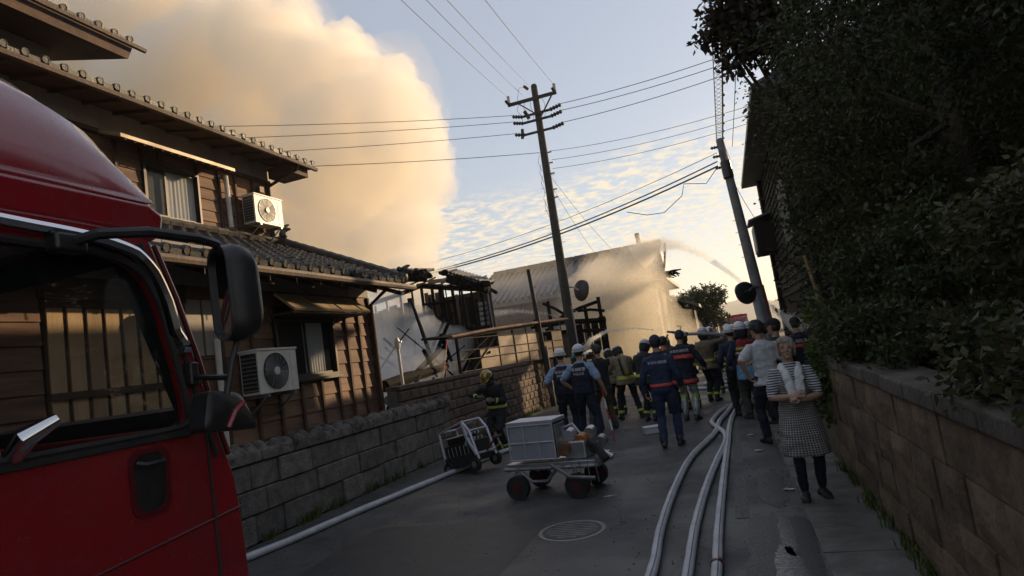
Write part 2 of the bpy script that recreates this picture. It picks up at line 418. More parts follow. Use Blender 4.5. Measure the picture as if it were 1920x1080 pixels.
# fields and hills at the end of the street
M['hill'] = mat('far_hill', (0.05, 0.07, 0.06), (0.08, 0.1, 0.07), 0.02, 0.95)
def hill(name, cx, cy, w, d, h, seed):
    V = []; F = []; nx, ny = 60, 12
    for j in range(ny + 1):
        for i in range(nx + 1):
            a = i / nx * 2 - 1; b = j / ny * 2 - 1
            z = h * max(0, 1 - a * a) ** .8 * max(0, 1 - b * b) * (0.75 + 0.5 * noise.fractal(Vector((a * 3 + seed, b * 1.5, seed)), 1, 2, 4)) - 1
            V.append((cx + a * w, cy + b * d, z))
    for j in range(ny):
        for i in range(nx):
            q = j * (nx + 1) + i; F.append((q, q + 1, q + nx + 2, q + nx + 1))
    return tag(link(name, raw_mesh(name, np.array(V), np.array(F), [M['hill']], smooth=True)), kind='structure')
hill('hills', 130, 1500, 420, 160, 62, 3); hill('hills', -380, 1450, 420, 160, 44, 8)
# ------------------------------------------------------------------ roof tiles (shared meshes)
TW, TL = 0.27, 0.30
def tile_section():
    pts = []
    for i in range(9):
        t = i / 8
        x = TW * t
        z = -0.022 * sin(pi * min(1, t / 0.62)) if t < 0.62 else 0.05 * sin(pi * (t - 0.62) / 0.38)
        pts.append((x, z))
    return pts
def tile_mesh(name, end=False):
    mb = MB(); s = tile_section(); n = len(s); th = 0.022
    L = TL + 0.05
    vs = []
    for (y, dz) in ((0, 0.03), (L, 0.0)):                 # local: x along eave, y up-slope, z out of the roof
        vs += [(x, y, z + dz) for x, z in s] + [(x, y, z + dz - th) for x, z in s]
    fs = []
    for i in range(n - 1):
        fs += [(i, i + 1, 2 * n + i + 1, 2 * n + i), (n + i, 3 * n + i, 3 * n + i + 1, n + i + 1), (i, n + i, n + i + 1, i + 1)]
    fs += [(0, 2 * n, 3 * n, n), (n - 1, 2 * n - 1, 4 * n - 1, 3 * n - 1)]
    mb.add(vs, fs)
    if end:                                                # round end cap on the hump and a drip lip
        c = (TW * 0.81, -0.012, 0.035)
        ring = [[(c[0] + r * cos(2 * pi * k / 10), y, c[2] + r * sin(2 * pi * k / 10)) for k in range(10)] for r, y in ((0.05, 0.05), (0.052, -0.016), (0.044, -0.016), (0.042, -0.010))]
        mb.loft(ring)
        mb.add([(0, -0.004, 0.03), (TW * .6, -0.004, 0.03), (TW * .6, -0.004, -0.035), (TW * .3, -0.004, -0.055), (0, -0.004, -0.035),
                (0, 0.016, 0.03), (TW * .6, 0.016, 0.03), (TW * .6, 0.016, -0.035), (TW * .3, 0.016, -0.055), (0, 0.016, -0.035)],
               [(0, 1, 2, 3, 4), (9, 8, 7, 6, 5), (0, 5, 6, 1), (1, 6, 7, 2), (2, 7, 8, 3), (3, 8, 9, 4), (4, 9, 5, 0)])
    return mb.mesh(name, M['tile'], smooth=50)
TILE = tile_mesh('tile'); TILE_END = tile_mesh('tile', True)
def lay_tiles(roof, o, ex, up, ncol, nrow, wobble=0.012, base_loc=None, skew=0.0):
    """o: eave corner (world); ex: unit along eave; up: unit up the slope"""
    o = Vector(o); ex = Vector(ex).normalized(); up = Vector(up).normalized(); nz = ex.cross(up)
    if nz.z < 0: nz = -nz
    for r in range(nrow):
        for c in range(ncol):
            p = o + ex * (TW * c + skew * r) + up * (TL * r) + nz * random.uniform(0, wobble)
            mtx = Matrix((ex, up, nz)).transposed().to_4x4(); mtx.translation = p
            t = link('tile', TILE_END if r == 0 else TILE, roof); t.matrix_local = mtx @ Matrix.Rotation(random.uniform(-.02, .02), 4, 'Z')

# ------------------------------------------------------------------ the timber house on the left
HX = -6.2                       # ground-floor wall facing the street
hs = wthing('timber_house', 'brown timber house with tiled roofs, two storeys, beside the red truck', 'house', (HX, 6, 0))
wall = MB().bb(HX - 7, HX - 0.05, -4, 10.2, 0, 3.5).build('wall', M['core'], hs)
# courses of lapped boards between uprights
def siding(parent, X, ys, z0, z1, course, holes, bat=0.055):
    nz = int(round((z1 - z0) / course))
    for a, b in zip(ys[:-1], ys[1:]):
        for k in range(nz):
            za, zb = z0 + k * course, z0 + (k + 1) * course
            skip = False
            for (hy0, hy1, hz0, hz1) in holes:
                if a < hy1 - .02 and b > hy0 + .02 and za < hz1 - .03 and zb > hz0 + .03: skip = True
            if skip: continue
            y0, y1 = a + 0.004, b - 0.004
            t = random.uniform(0, .006)
            prof = [(X - .04, za), (X + .028 + t, za + .002), (X + .024 + t, za + .02), (X + 0.004 + t, zb + .012), (X - .04, zb + .012)]
            MB().prism(prof, 'y', y0, y1).build('board', M['cedar'], parent)
    for y in ys:
        ok = [(z0, z1)]
        for (hy0, hy1, hz0, hz1) in holes:
            if hy0 - .03 < y < hy1 + .03:
                n2 = []
                for (p, q) in ok:
                    if hz0 > p: n2.append((p, min(q, hz0)))
                    if hz1 < q: n2.append((max(p, hz1), q))
                ok = n2
        for (p, q) in ok:
            if q - p > .05: MB().bb(X + .0, X + .062, y - bat / 2, y + bat / 2, p, q).build('batten', M['cedar_dark'], parent, bevel=0.004, seg=1)
ys = [3.2, 3.75, 4.3, 6.0, 6.55, 7.1, 7.56, 8.05, 8.55, 9.02, 9.4, 9.8, 10.2]
win1 = (7.56, 9.02, 1.86, 2.8)
door1 = (4.3, 6.0, 0.4, 2.95)
siding(wall, HX, ys, 0.42, 3.18, 0.23, [win1, door1])
MB().bb(HX - .02, HX + .05, 3.1, 10.24, 0.12, 0.42).build('plinth', M['concrete'], wall)
MB().tube([(HX + .1, 10.2, 0.3), (HX + .1, 10.2, 3.05), (HX + .45, 10.25, 3.3)], 0.035, 8, 0).build('downpipe', M['cedar_dark'], hs)
MB().tube([(HX + .09, 6.42, 0.9), (HX + .09, 6.42, 2.5)], 0.04, 8).build('downpipe', M['beige_metal'], hs, smooth=True)
# plastered soffit band under the ground-floor eave
for i in range(11):
    MB().bb(HX - .02, HX + .035, 3.2 + i * .64 + .006, 3.2 + (i + 1) * .64 - .006, 3.19, 3.72).build('soffit_panel', M['plaster'], wall)
# storm-shutter screen of tall boards (seen through the truck's windows)
M['shutter'] = mat('shutter_board', (0.34, 0.23, 0.12), (0.46, 0.32, 0.17), 2.5, 0.75, 0.2, 30, rnd=0.12, stretch=(1, 2, .3))
sh = MB().bb(HX - .02, HX + .02, 4.32, 5.98, 0.42, 2.95).build('shutter', M['cedar_dark'], hs)
for i in range(8):
    MB().bb(HX + .022, HX + .04, 4.35 + i * .205, 4.35 + i * .205 + .155, 0.5, 2.86).build('board', M['shutter'], sh)
for z in (1.95, 2.86): MB().bb(HX + .02, HX + .075, 4.32, 5.98, z, z + .07).build('rail', M['cedar_dark'], sh)
MB().ell((HX + .12, 5.42, 2.72), (.09, .13, .11), 0).build('porch_lamp', M['beige_metal'], hs, smooth=True)
for (y0, y1, z0, z1) in ((6.0, 6.24, 2.3, 3.0), (6.28, 6.52, 2.3, 3.0)):
    MB().bb(HX + .03, HX + .05, y0, y1, z0, z1).build('pale_panel', M['plaster'], hs)

def window(parent, X, y0, y1, z0, z1, curtain=(0.45, 1.0), mull=(0.5,), sill=True, fr=0.05):
    w = MB().frame([(y0, z0), (y1, z0), (y1, z1), (y0, z1)], [(y0 + fr, z0 + fr), (y1 - fr, z0 + fr), (y1 - fr, z1 - fr), (y0 + fr, z1 - fr)], 'x', X - .045, X + .075).build('window', M['alu_dark'], parent, bevel=.004, seg=1)
    MB().bb(X - .049, X - .046, y0, y1, z0, z1).build('room_shade', M['dark_room'], w)  # dark sheet just behind the glass, painting the shade of the room
    xs = [0] + list(mull) + [1]
    for i, (a, b) in enumerate(zip(xs[:-1], xs[1:])):
        ya, yb = y0 + fr + (y1 - y0 - 2 * fr) * a, y0 + fr + (y1 - y0 - 2 * fr) * b
        MB().bb(X + .036 - .024 * (i % 2), X + .04 - .024 * (i % 2), ya + .03, yb - .03, z0 + fr + .03, z1 - fr - .03).build('pane', M['pane'], w)
        MB().frame([(ya, z0 + fr), (yb, z0 + fr), (yb, z1 - fr), (ya, z1 - fr)], [(ya + .03, z0 + fr + .03), (yb - .03, z0 + fr + .03), (yb - .03, z1 - fr - .03), (ya + .03, z1 - fr - .03)], 'x', X + .024 - .024 * (i % 2), X + .05 - .024 * (i % 2)).build('sash', M['alu_dark'], w)
    # hanging curtain with folds
    ca, cb = y0 + (y1 - y0) * curtain[0], y0 + (y1 - y0) * curtain[1]; n = 60; V = []; F = []
    for i in range(n + 1):
        t = i / n; y = ca + (cb - ca) * t; x = X - .03 + .007 * sin(t * 46) + .004 * sin(t * 19 + 1)
        V += [(x, y, z0 + .06), (x * 1 + .004 * sin(t * 30), y + .01 * sin(t * 9), z1 - .04)]
    for i in range(n): F.append((2 * i, 2 * i + 2, 2 * i + 3, 2 * i + 1))
    cu = link('curtain', raw_mesh('curtain', np.array(V), np.array(F), [M['curtain']], smooth=True), w)
    if sill: MB().bb(X - .02, X + .12, y0 - .04, y1 + .04, z0 - .045, z0).build('sill', M['alu_dark'], w, bevel=.004, seg=1)
    return w
window(hs, HX, *win1, curtain=(0.5, 0.84))
# sheet-metal awning above the ground-floor window
M['awning'] = mat('awning_sheet', (0.42, 0.33, 0.22), (0.3, 0.23, 0.15), 3, 0.5, 0.1, 20, metal=0.2)
aw = MB().add([(HX + .2, 7.46, 3.12), (HX + .2, 9.42, 3.12), (HX + .5, 9.5, 2.86), (HX + .5, 7.5, 2.86), (HX + .18, 7.46, 3.09), (HX + .18, 9.42, 3.09), (HX + .48, 9.5, 2.83), (HX + .48, 7.5, 2.83)],
              [(0, 1, 2, 3), (7, 6, 5, 4), (0, 3, 7, 4), (1, 5, 6, 2), (3, 2, 6, 7), (0, 4, 5, 1)]).build('awning', M['awning'], hs)
for y in (8.0, 8.6, 9.2):
    MB().tube([(HX + .205, y - .03, 3.125), (HX + .505, y + .05, 2.865)], .008, 5).build('seam', M['awning'], aw)
MB().bb(HX + .05, HX + .46, 7.5, 9.46, 2.80, 2.828).build('awning_frame', M['cedar_dark'], aw)

# ground-floor roof: eave over the street, rising to the upper storey
E0 = Vector((-5.4, 3.2, 3.36)); top0 = Vector((-9.0, 3.2, 4.86)); up0 = (top0 - E0).normalized()
roof = MB().add([(-5.42, -3, 3.31), (-5.42, 10.42, 3.31), (-9.05, 11.55, 4.82), (-9.05, -3, 4.82), (-5.42, -3, 3.24), (-5.42, 10.42, 3.24), (-9.05, 11.55, 4.7), (-9.05, -3, 4.7)],
                [(0, 1, 2, 3), (7, 6, 5, 4), (0, 4, 5, 1), (1, 5, 6, 2), (2, 6, 7, 3), (3, 7, 4, 0)]).build('lower_roof', M['tile_bed'], hs)
lay_tiles(roof, E0 + Vector((0, .05, 0)), (0, 1, 0), up0, 26, 1)
for r in range(1, 12):
    n = 26 + int(r * .09 * 3.4)
    lay_tiles(roof, E0 + Vector((0, .05 + 12 * TW, 0)) + up0 * (TL * r), (0, 1, 0), up0, n - 12, 1)
# hip ridge of stacked tiles with an end ornament
hp0, hp1 = Vector((-5.46, 10.36, 3.44)), Vector((-9.0, 11.5, 4.98)); hd = (hp1 - hp0)
for i in range(13):
    a = hp0 + hd * (i / 13); b = hp0 + hd * ((i + 1.06) / 13)
    MB().tube([a + Vector((0, 0, .02)), b + Vector((0, 0, .035))], .085, 8).build('ridge_tile', M['tile'], roof, smooth=True)
for p in (hp1 + Vector((.15, .0, .12)), hp0 + Vector((0, 0, .02))):
    mb = MB(); mb.ell(p, (.1, .09, .12)); mb.ell(p + Vector((.05, .0, .14)), (.07, .06, .07)); mb.ell(p + Vector((.12, .02, .1)), (.09, .04, .035)); mb.ell(p + Vector((.1, .03, .2)), (.07, .03, .03)); mb.ell(p + Vector((-.06, 0, .17)), (.05, .05, .05))
    link('ridge_end_ornament', remeshed(mb, .018, [M['tile']]), roof)
# flashing row of ridge tiles where the roof meets the upper wall
for i in range(30):
    MB().tube([(-8.92, 3.3 + i * .275, 4.94), (-8.92, 3.3 + i * .275 + .28, 4.95)], .07, 6).build('ridge_tile', M['tile'], roof, smooth=True)
g = MB().tube([(-5.33, -3, 3.27), (-5.33, 10.5, 3.25)], .055, 8).build('gutter', M['gutter'], roof, smooth=True)
for i in range(14):
    MB().tube([(-5.33, 3.4 + i * .53, 3.2), (-5.33, 3.4 + i * .53, 3.13)], .006, 5).build('gutter_hook', M['steel'], g)
for i in range(9):                                        # rafters under the eave
    y = 3.4 + i * .85
    MB().box((-5.85, y, 3.32), (.85, .06, .07), rot=Matrix.Rotation(R(22.6), 3, 'Y')).build('rafter', M['cedar_dark'], roof)

# upper storey
UX = -9.0
uw = MB().bb(UX - 5, UX - .05, 2, 11.28, 3.6, 7.0).build('upper_wall', M['core'], hs)
uys = [4.0, 4.6, 5.2, 5.8, 6.4, 7.0, 7.6, 8.1, 8.48, 9.3, 9.85, 10.3, 10.8, 11.28]
win2 = (8.1, 9.32, 4.98, 5.98)
siding(uw, UX, uys, 4.9, 6.22, 0.22, [win2], bat=.05)
window(hs, UX, *win2, curtain=(0.42, 0.96), mull=(0.38,))
MB().bb(UX, UX + .09, 3.9, 11.34, 6.22, 6.29).build('trim_board', M['cedar_dark'], uw)
for i in range(15):
    MB().bb(UX - .02, UX + .04, 3.9 + i * .495 + .004, 3.9 + (i + 1) * .495 - .004, 6.29, 6.72).build('plaster_panel', M['plaster'], uw)
# slatted hood over the upper window
hood = MB().add([(UX + .02, 7.3, 6.3), (UX + .02, 9.75, 6.3), (UX + .55, 9.75, 6.1), (UX + .55, 7.3, 6.1), (UX + .02, 7.3, 6.24), (UX + .02, 9.75, 6.24), (UX + .55, 9.75, 6.04), (UX + .55, 7.3, 6.04)],
                [(0, 1, 2, 3), (7, 6, 5, 4), (0, 3, 7, 4), (1, 5, 6, 2), (3, 2, 6, 7), (0, 4, 5, 1)]).build('window_hood', M['awning'], hs)
for i in range(14):
    MB().box((UX + .3, 7.4 + i * .175, 6.12), (.5, .03, .04), rot=Matrix.Rotation(R(20.6), 3, 'Y')).build('slat', M['cedar_dark'], hood)
for (y0, z0, z1) in ((9.96, 5.05, 6.1),):
    MB().tube([(UX + .12, y0, z1), (UX + .12, y0 + .03, z0)], .045, 8).build('duct', M['beige_metal'], hs, smooth=True)
MB().box((UX + .1, 10.95, 6.02), (.12, .14, .14)).build('vent_box', M['gutter'], hs, bevel=.01)
MB().tube([(UX + .06, 11.3, 6.3), (UX + .06, 11.3, 5.0), (UX + .06, 11.75, 4.98), (UX + .06, 11.78, 4.7)], .03, 8).build('downpipe', M['alu_dark'], hs)
# upper roof, seen from below: eave tiles, fascia, soffit
ue = Vector((-8.2, 3.3, 6.66)); uup = Vector((-1, 0, .22)).normalized()
ur = MB().add([(-8.22, -2, 6.6), (-8.22, 11.9, 6.6), (-13, 11.9, 7.64), (-13, -2, 7.64), (-8.22, -2, 6.53), (-8.22, 11.9, 6.53), (-13, 11.9, 7.5), (-13, -2, 7.5)],
              [(0, 1, 2, 3), (7, 6, 5, 4), (0, 4, 5, 1), (1, 5, 6, 2), (2, 6, 7, 3), (3, 7, 4, 0)]).build('upper_roof', M['cedar_dark'], hs)
lay_tiles(ur, ue + Vector((0, .05, 0)), (0, 1, 0), uup, 32, 2)
MB().tube([(-8.13, -2, 6.55), (-8.13, 11.96, 6.53)], .05, 8).build('gutter', M['gutter'], ur, smooth=True)
MB().tube([(-8.13, 11.3, 6.5), (-8.2, 11.32, 6.4), (UX + .06, 11.3, 6.18)], .035, 8).build('downpipe', M['alu_dark'], ur, smooth=True)
MB().bb(-8.9, -8.25, 11.28, 11.8, 6.34, 6.56).build('verge_box', M['cedar_dark'], ur)
for i in range(16):
    MB().box((-8.6, 3.4 + i * .53, 6.585), (.8, .05, .06), rot=Matrix.Rotation(R(12.4), 3, 'Y')).build('rafter', M['cedar_dark'], ur)
# taller block of the same house, only its eave corner in view
tb = MB().bb(-14, -9.3, -3, 6.9, 7.2, 8.4).build('tall_wall', M['plaster'], hs)
tr = MB().add([(-8.22, -3, 7.52), (-8.22, 7.45, 7.52), (-13, 7.45, 8.9), (-13, -3, 8.9), (-8.22, -3, 7.28), (-8.22, 7.35, 7.28), (-13, 7.35, 8.6), (-13, -3, 8.6)],
              [(0, 1, 2, 3), (7, 6, 5, 4), (0, 4, 5, 1), (1, 5, 6, 2), (2, 6, 7, 3), (3, 7, 4, 0)]).build('tall_roof', M['cedar_dark'], hs)
lay_tiles(tr, Vector((-8.2, 4.74, 7.58)), (0, 1, 0), Vector((-1, 0, .288)), 10, 2)
MB().tube([(-8.13, -3, 7.5), (-8.13, 7.6, 7.49)], .04, 8).build('gutter', M['gutter'], tr, smooth=True)

# ------------------------------------------------------------------ air conditioners
M['ac_fin'] = mat('condenser_fin', (0.16, 0.16, 0.165), (0.24, 0.24, 0.245), 30, 0.5, metal=0.5)
def air_conditioner(label, X, y0, z0, m, w=.78, h=.58, d=.3, body='beige_metal'):
    """faces +X; y0,z0: near lower corner of the front"""
    r = wthing('air_conditioner', label, 'air conditioner', (X, y0, z0))
    MB().bb(X - d, X, y0, y0 + w, z0, z0 + h).build('casing', M[body], r, bevel=.012)
    MB().bb(X - d - .01, X + .015, y0 - .01, y0 + w + .01, z0 + h - .01, z0 + h + .02).build('top_plate', M[body], r, bevel=.006)
    fc = (y0 + w * .42, z0 + h * .5); fr = h * .42
    f = MB(); ring = [[(X + .004 + q, fc[0] + rr * cos(2 * pi * k / 28), fc[1] + rr * sin(2 * pi * k / 28)) for k in range(28)] for rr, q in ((fr, 0), (fr, .012), (fr * .96, .012), (fr * .94, .004))]
    f.loft(ring, 0, cap=True)
    fan = f.build('fan_opening', M['black_plastic'], r, smooth=True)
    gr = MB()
    for k in range(1, 9):
        rr = fr * k / 9
        gr.tube([(X + .02, fc[0] + rr * cos(2 * pi * j / 24), fc[1] + rr * sin(2 * pi * j / 24)) for j in range(25)], .0035, 4, cap=False)
    for k in range(16):
        a = 2 * pi * k / 16
        gr.tube([(X + .02, fc[0] + .05 * cos(a), fc[1] + .05 * sin(a)), (X + .016, fc[0] + fr * cos(a + .25), fc[1] + fr * sin(a + .25))], .003, 4)
    gr.build('fan_grille', M['steel'], fan)
    hub = MB(); hub.tube([(X + .012, *fc), (X + .03, *fc)], fr * .22, 14); hub.build('fan_hub', M[body], fan, smooth=30)
    sp = MB(); MB().bb(X, X + .006, y0 + w * .82, y0 + w * .975, z0 + .05, z0 + h - .05).build('service_panel', M[body], r, bevel=.003)
    for k in range(9):
        MB().bb(X - d + .03, X - .03, y0 - .006, y0 + .004, z0 + .05 + k * (h - .1) / 9, z0 + .05 + k * (h - .1) / 9 + .02).build('fin', M['ac_fin'], r)
    MB().bb(X - d + .025, X - .025, y0 - .002, y0 + .002, z0 + .035, z0 + h - .035).build('coil', M['black_plastic'], r)
    for yy in (y0 + .12, y0 + w - .12):
        b = MB(); b.bb(X - d - .06, X + .03, yy - .02, yy + .02, z0 - .045, z0 - .002); b.tube([(X - .02, yy, z0 - .04), (X - d - .05, yy, z0 - .3)], .014, 6); b.build('bracket', M['steel'], r)
    return r
air_conditioner('white air conditioner with round fan grille on the ground-floor wall', HX + .38, 6.78, 1.72, None)
air_conditioner('cream air conditioner hung high on the upper-storey wall', UX + .42, 10.35, 5.16, None, w=.86, h=.6)

# ------------------------------------------------------------------ stone garden wall in front of the house
M['stone'] = mat('rough_stone', (0.085, 0.08, 0.074), (0.165, 0.155, 0.14), 7, 0.95, 0.9, 25, rnd=0.25)
sw = wthing('stone_wall', 'low grey stone wall with a knobbly coping in front of the timber house', 'wall', (-5.7, 7, 0))
MB().bb(-5.93, -5.7, 2.5, 11.8, 0, .93).build('core', M['stone'], sw)
y = 2.5
row = 0
for (z0, z1, wd) in ((0.0, .33, .62), (.33, .62, .55), (.62, .92, .58)):
    y = 2.5 - (row % 2) * .25; row += 1
    while y < 11.75:
        w = wd * random.uniform(.8, 1.25); y1 = min(y + w, 11.86)
        MB().bb(-5.72, -5.6 + random.uniform(-.02, .02), max(y, 2.4) + .006, y1 - .006, z0 + .005, z1 - .005).build('stone', M['stone'], sw, bevel=.02)
        y = y1
# coping: lumpy cap stones
y = 2.4; i = 0
while y < 11.86:
    L_ = random.uniform(.5, .7); y1 = min(y + L_, 11.92); mb = MB()
    n = max(3, int(L_ / .1))
    for k in range(n):
        for s in (-1, 1):
            mb.ell((-5.75 + s * .09 + random.uniform(-.03, .03), y + (k + .5) * (y1 - y) / n + random.uniform(-.02, .02), 1.04 + random.uniform(-.04, .04)), (.12 * random.uniform(.7, 1.1), .06 * random.uniform(.7, 1.2), .1 * random.uniform(.7, 1.15)), nu=7, nv=5)
    mb.bb(-5.9, -5.58, y + .01, y1 - .01, .93, 1.06)
    link('coping_stone', remeshed(mb, .02, [M['stone']], 0), sw); y = y1; i += 1
# ------------------------------------------------------------------ fire engine parked on the left
TX = -2.2; TX2 = -4.42
tk = wthing('fire_engine', 'glossy red fire engine cab with black wing mirror at the left edge', 'fire engine', (-3.3, 0, 0))
outer = [(0.2, .5), (1.0, .48), (1.9, .48), (2.36, .55), (2.375, 1.0), (2.345, 1.38), (2.24, 1.68), (2.11, 2.2), (1.99, 2.45), (1.7, 2.52), (1.0, 2.53), (.2, 2.5)]
inner = [(.75, 1.66), (1.0, 1.655), (1.5, 1.65), (1.9, 1.65), (2.06, 1.655), (2.115, 1.68), (2.105, 1.8), (2.02, 2.17), (1.93, 2.31), (1.75, 2.365), (1.0, 2.38), (.75, 2.36)]
def finer(p, k=4):
    o = []
    for i in range(len(p)):
        a, b, c, d = [Vector(p[(i + j) % len(p)]) for j in (-1, 0, 1, 2)]
        for q in range(k):
            t = q / k; lin = b.lerp(c, t)
            cr = 0.5 * ((2 * b) + (c - a) * t + (2 * a - 5 * b + 4 * c - d) * t * t + (3 * b - a - 3 * c + d) * t ** 3)
            o.append(tuple(lin.lerp(cr, .55)))
    return o
O_, I_ = finer(outer), finer(inner)
for X0, X1, nm in ((TX - .06, TX, 'side_panel'), (TX2, TX2 + .06, 'side_panel')):
    MB().frame(O_, I_, 'x', X0, X1).build(nm, M['red_paint'], tk, bevel=.018, seg=3)
ws = MB()
def wsq(m):   # windscreen outline inset by m, following the slanted front
    r = []
    for (x, t) in ((TX2 + .05 + m, m * 1.0), (TX - .05 - m, m * 1.0), (TX - .05 - m * 1.2, .82 - m), (TX2 + .05 + m * 1.2, .82 - m)):
        r.append(Vector((x, 2.25 - .27 * t / .8, 1.66 + t * .965)))
    return r
a, b = wsq(0), wsq(.085); nrm = Vector((0, .34, .94)).cross(Vector((1, 0, 0))).normalized() * -.05
ws.add(a + b + [p + Vector((0, -.05, -.015)) for p in a] + [p + Vector((0, -.05, -.015)) for p in b],
       [(i, (i + 1) % 4, 4 + (i + 1) % 4, 4 + i) for i in range(4)] + [(8 + i, 12 + i, 12 + (i + 1) % 4, 8 + (i + 1) % 4) for i in range(4)] + [(i, 8 + i, 8 + (i + 1) % 4, (i + 1) % 4) for i in range(4)] + [(4 + i, 4 + (i + 1) % 4, 12 + (i + 1) % 4, 12 + i) for i in range(4)])
wsf = ws.build('windscreen_frame', M['black_plastic'], tk)
MB().frame([(y * .985, z) for y, z in O_], I_, 'x', TX2 + .062, TX2 + .075).build('door_lining', M['black_plastic'], tk)
MB().frame([(y * .985, z) for y, z in O_], I_, 'x', TX - .075, TX - .062).build('door_lining', M['black_plastic'], tk)
M['truck_glass'] = glass_mat('truck_glass', (0.02, 0.025, 0.025), 0.01, 0.12)
q = wsq(.08); MB().add(q + [p + Vector((0, -.006, -.002)) for p in q], [(0, 1, 2, 3), (7, 6, 5, 4), (0, 4, 5, 1), (1, 5, 6, 2), (2, 6, 7, 3), (3, 7, 4, 0)]).build('windscreen', M['truck_glass'], tk)
for sx in (TX - .035, TX2 + .035):
    MB().prism(I_, 'x', sx - .003, sx + .003).build('door_glass', M['truck_glass'], tk)
MB().prism([(2.3, .5), (2.375, .6), (2.375, 1.0), (2.345, 1.38), (2.25, 1.66), (2.1, 1.66), (2.1, .5)], 'x', TX2 + .06, TX - .06).build('front_panel', M['red_paint'], tk, bevel=.02)
MB().prism([(2.2, .35), (2.46, .38), (2.48, .72), (2.2, .75)], 'x', TX2 - .02, TX + .02).build('bumper', M['beige_metal'], tk, bevel=.03)
# high roof with overhanging visor
vis = [(.2, 2.48), (1.9, 2.46), (2.0, 2.43), (2.06, 2.47), (2.075, 2.56), (2.0, 2.6), (.2, 2.62)]
MB().prism(vis, 'x', TX2 - .01, TX + .012).build('visor', M['red_paint'], tk, bevel=.025, seg=3)
fprof = finer([(.2, 2.6), (1.9, 2.6), (2.05, 2.62), (2.09, 2.68), (2.07, 2.78), (1.98, 2.95), (1.87, 3.1), (1.7, 3.2), (1.4, 3.25), (.2, 3.25)], 3)
f = MB(); rings = []
for (x, k) in ((TX2, 0), (TX2 + .05, .3), (TX2 + .15, .6), (TX2 + .32, .84), (TX2 + .55, .96), (TX2 + .8, 1), (TX - .8, 1), (TX - .55, .96), (TX - .32, .84), (TX - .15, .6), (TX - .05, .3), (TX, 0)):
    rings.append([(x, y if y < 1 else 1.6 + (y - 1.6) * (.9 + .1 * k), 2.6 + (z - 2.6) * (.06 + .94 * k)) for y, z in fprof])
f.loft(rings); f.build('roof_fairing', M['red_paint'], tk, smooth=60)
lb = MB(); lb.prism([(.6, 3.24), (1.05, 3.24), (1.0, 3.4), (.65, 3.4)], 'x', TX2 + .3, TX - .3); 
M['lamp_red'] = mat('red_lens', (0.4, 0.01, 0.01), None, rough=0.1, coat=.5)
lb.build('light_bar', M['lamp_red'], tk, bevel=.03)
# door frame trim
win_top = [(1.1, 2.425), (1.5, 2.425), (1.75, 2.41), (1.9, 2.375), (1.98, 2.30), (2.035, 2.18), (2.065, 2.05), (2.08, 1.98)]
MB().tube([(TX + .012, y, z) for y, z in finer(win_top[:-1] + [win_top[-1]], 4)[:29]], [.042] * 29, 8, flat=.6).build('chrome_rain_guard', M['chrome'], tk, smooth=True)
MB().tube([(TX + .002, y, z) for y, z in I_] + [(TX + .002, *I_[0])], .016, 6, cap=False).build('window_seal', M['rubber'], tk, smooth=True)
M['red_dark'] = mat('dark_red_seal', (0.09, 0.006, 0.01), None, rough=0.35)
for off, m_, r_ in ((.0, 'chrome', .006), (-.045, 'rubber', .011), (.022, 'red_dark', .012)):  # chrome line draws the thin highlight along the pillar; rubber is weatherstrip
    MB().tube([(TX + .004, y + off, z) for y, z in ((1.99, 2.42), (2.08, 2.2), (2.17, 1.93), (2.235, 1.68), (2.29, 1.5))], r_, 6).build('pillar_trim', M[m_], tk, smooth=True)
MB().bb(TX - .004, TX + .012, .7, 2.13, 1.615, 1.65).build('sill_strip', M['rubber'], tk, bevel=.005)
hd = rounded([(1.84, 1.36), (1.97, 1.36), (1.98, 1.58), (1.83, 1.58)], .06)
MB().frame(rounded([(1.82, 1.34), (1.99, 1.34), (2.0, 1.6), (1.81, 1.6)], .06), hd, 'x', TX - .01, TX + .008).build('handle_surround', M['red_dark'], tk)
MB().prism(hd, 'x', TX - .02, TX + .003).build('handle_recess', M['black_plastic'], tk)
MB().tube([(TX + .005, 1.85, 1.55), (TX + .03, 1.87, 1.54), (TX + .03, 1.95, 1.54), (TX + .005, 1.96, 1.55)], .011, 6).build('door_handle', M['black_plastic'], tk, smooth=True)
MB().tube([(TX + .003, 1.6, 1.2), (TX + .003, 2.36, 1.26)], .006, 5).build('panel_seam', M['red_dark'], tk)
MB().tube([(TX + .003, 2.2, 1.62), (TX + .003, 2.215, .6)], .007, 5).build('panel_seam', M['rubber'], tk)
# interior
MB().prism([(1.72, 1.1), (2.2, 1.1), (2.22, 1.6), (2.0, 1.63), (1.75, 1.5)], 'x', TX2 + .08, TX - .08).build('dashboard', M['black_plastic'], tk, bevel=.03)
MB().bb(TX2 + .06, TX - .06, .2, .26, .5, 2.5).build('bulkhead', M['black_plastic'], tk)
MB().bb(TX2 + .06, TX - .06, .26, 2.1, .5, .6).build('floor', M['black_plastic'], tk)
for x in (-2.75, -3.85):
    s_ = MB().prism([(.55, .95), (1.1, 1.0), (1.08, 1.12), (.72, 1.1), (.6, 1.85), (.45, 1.85)], 'x', x - .24, x + .24).build('seat', M['rubber'], tk, bevel=.04)
    MB().box((x, .54, 1.98), (.26, .1, .2)).build('headrest', M['rubber'], s_, bevel=.04)
sw_ = []
for k in range(25):
    a_ = 2 * pi * k / 24; p = Vector((.2 * cos(a_), .2 * sin(a_), 0)); p = Matrix.Rotation(R(48), 3, 'X') @ p; sw_.append(Vector((-2.78, 1.55, 1.55)) + p)
MB().tube(sw_, .015, 8, cap=False).build('steering_wheel', M['black_plastic'], tk, smooth=True)
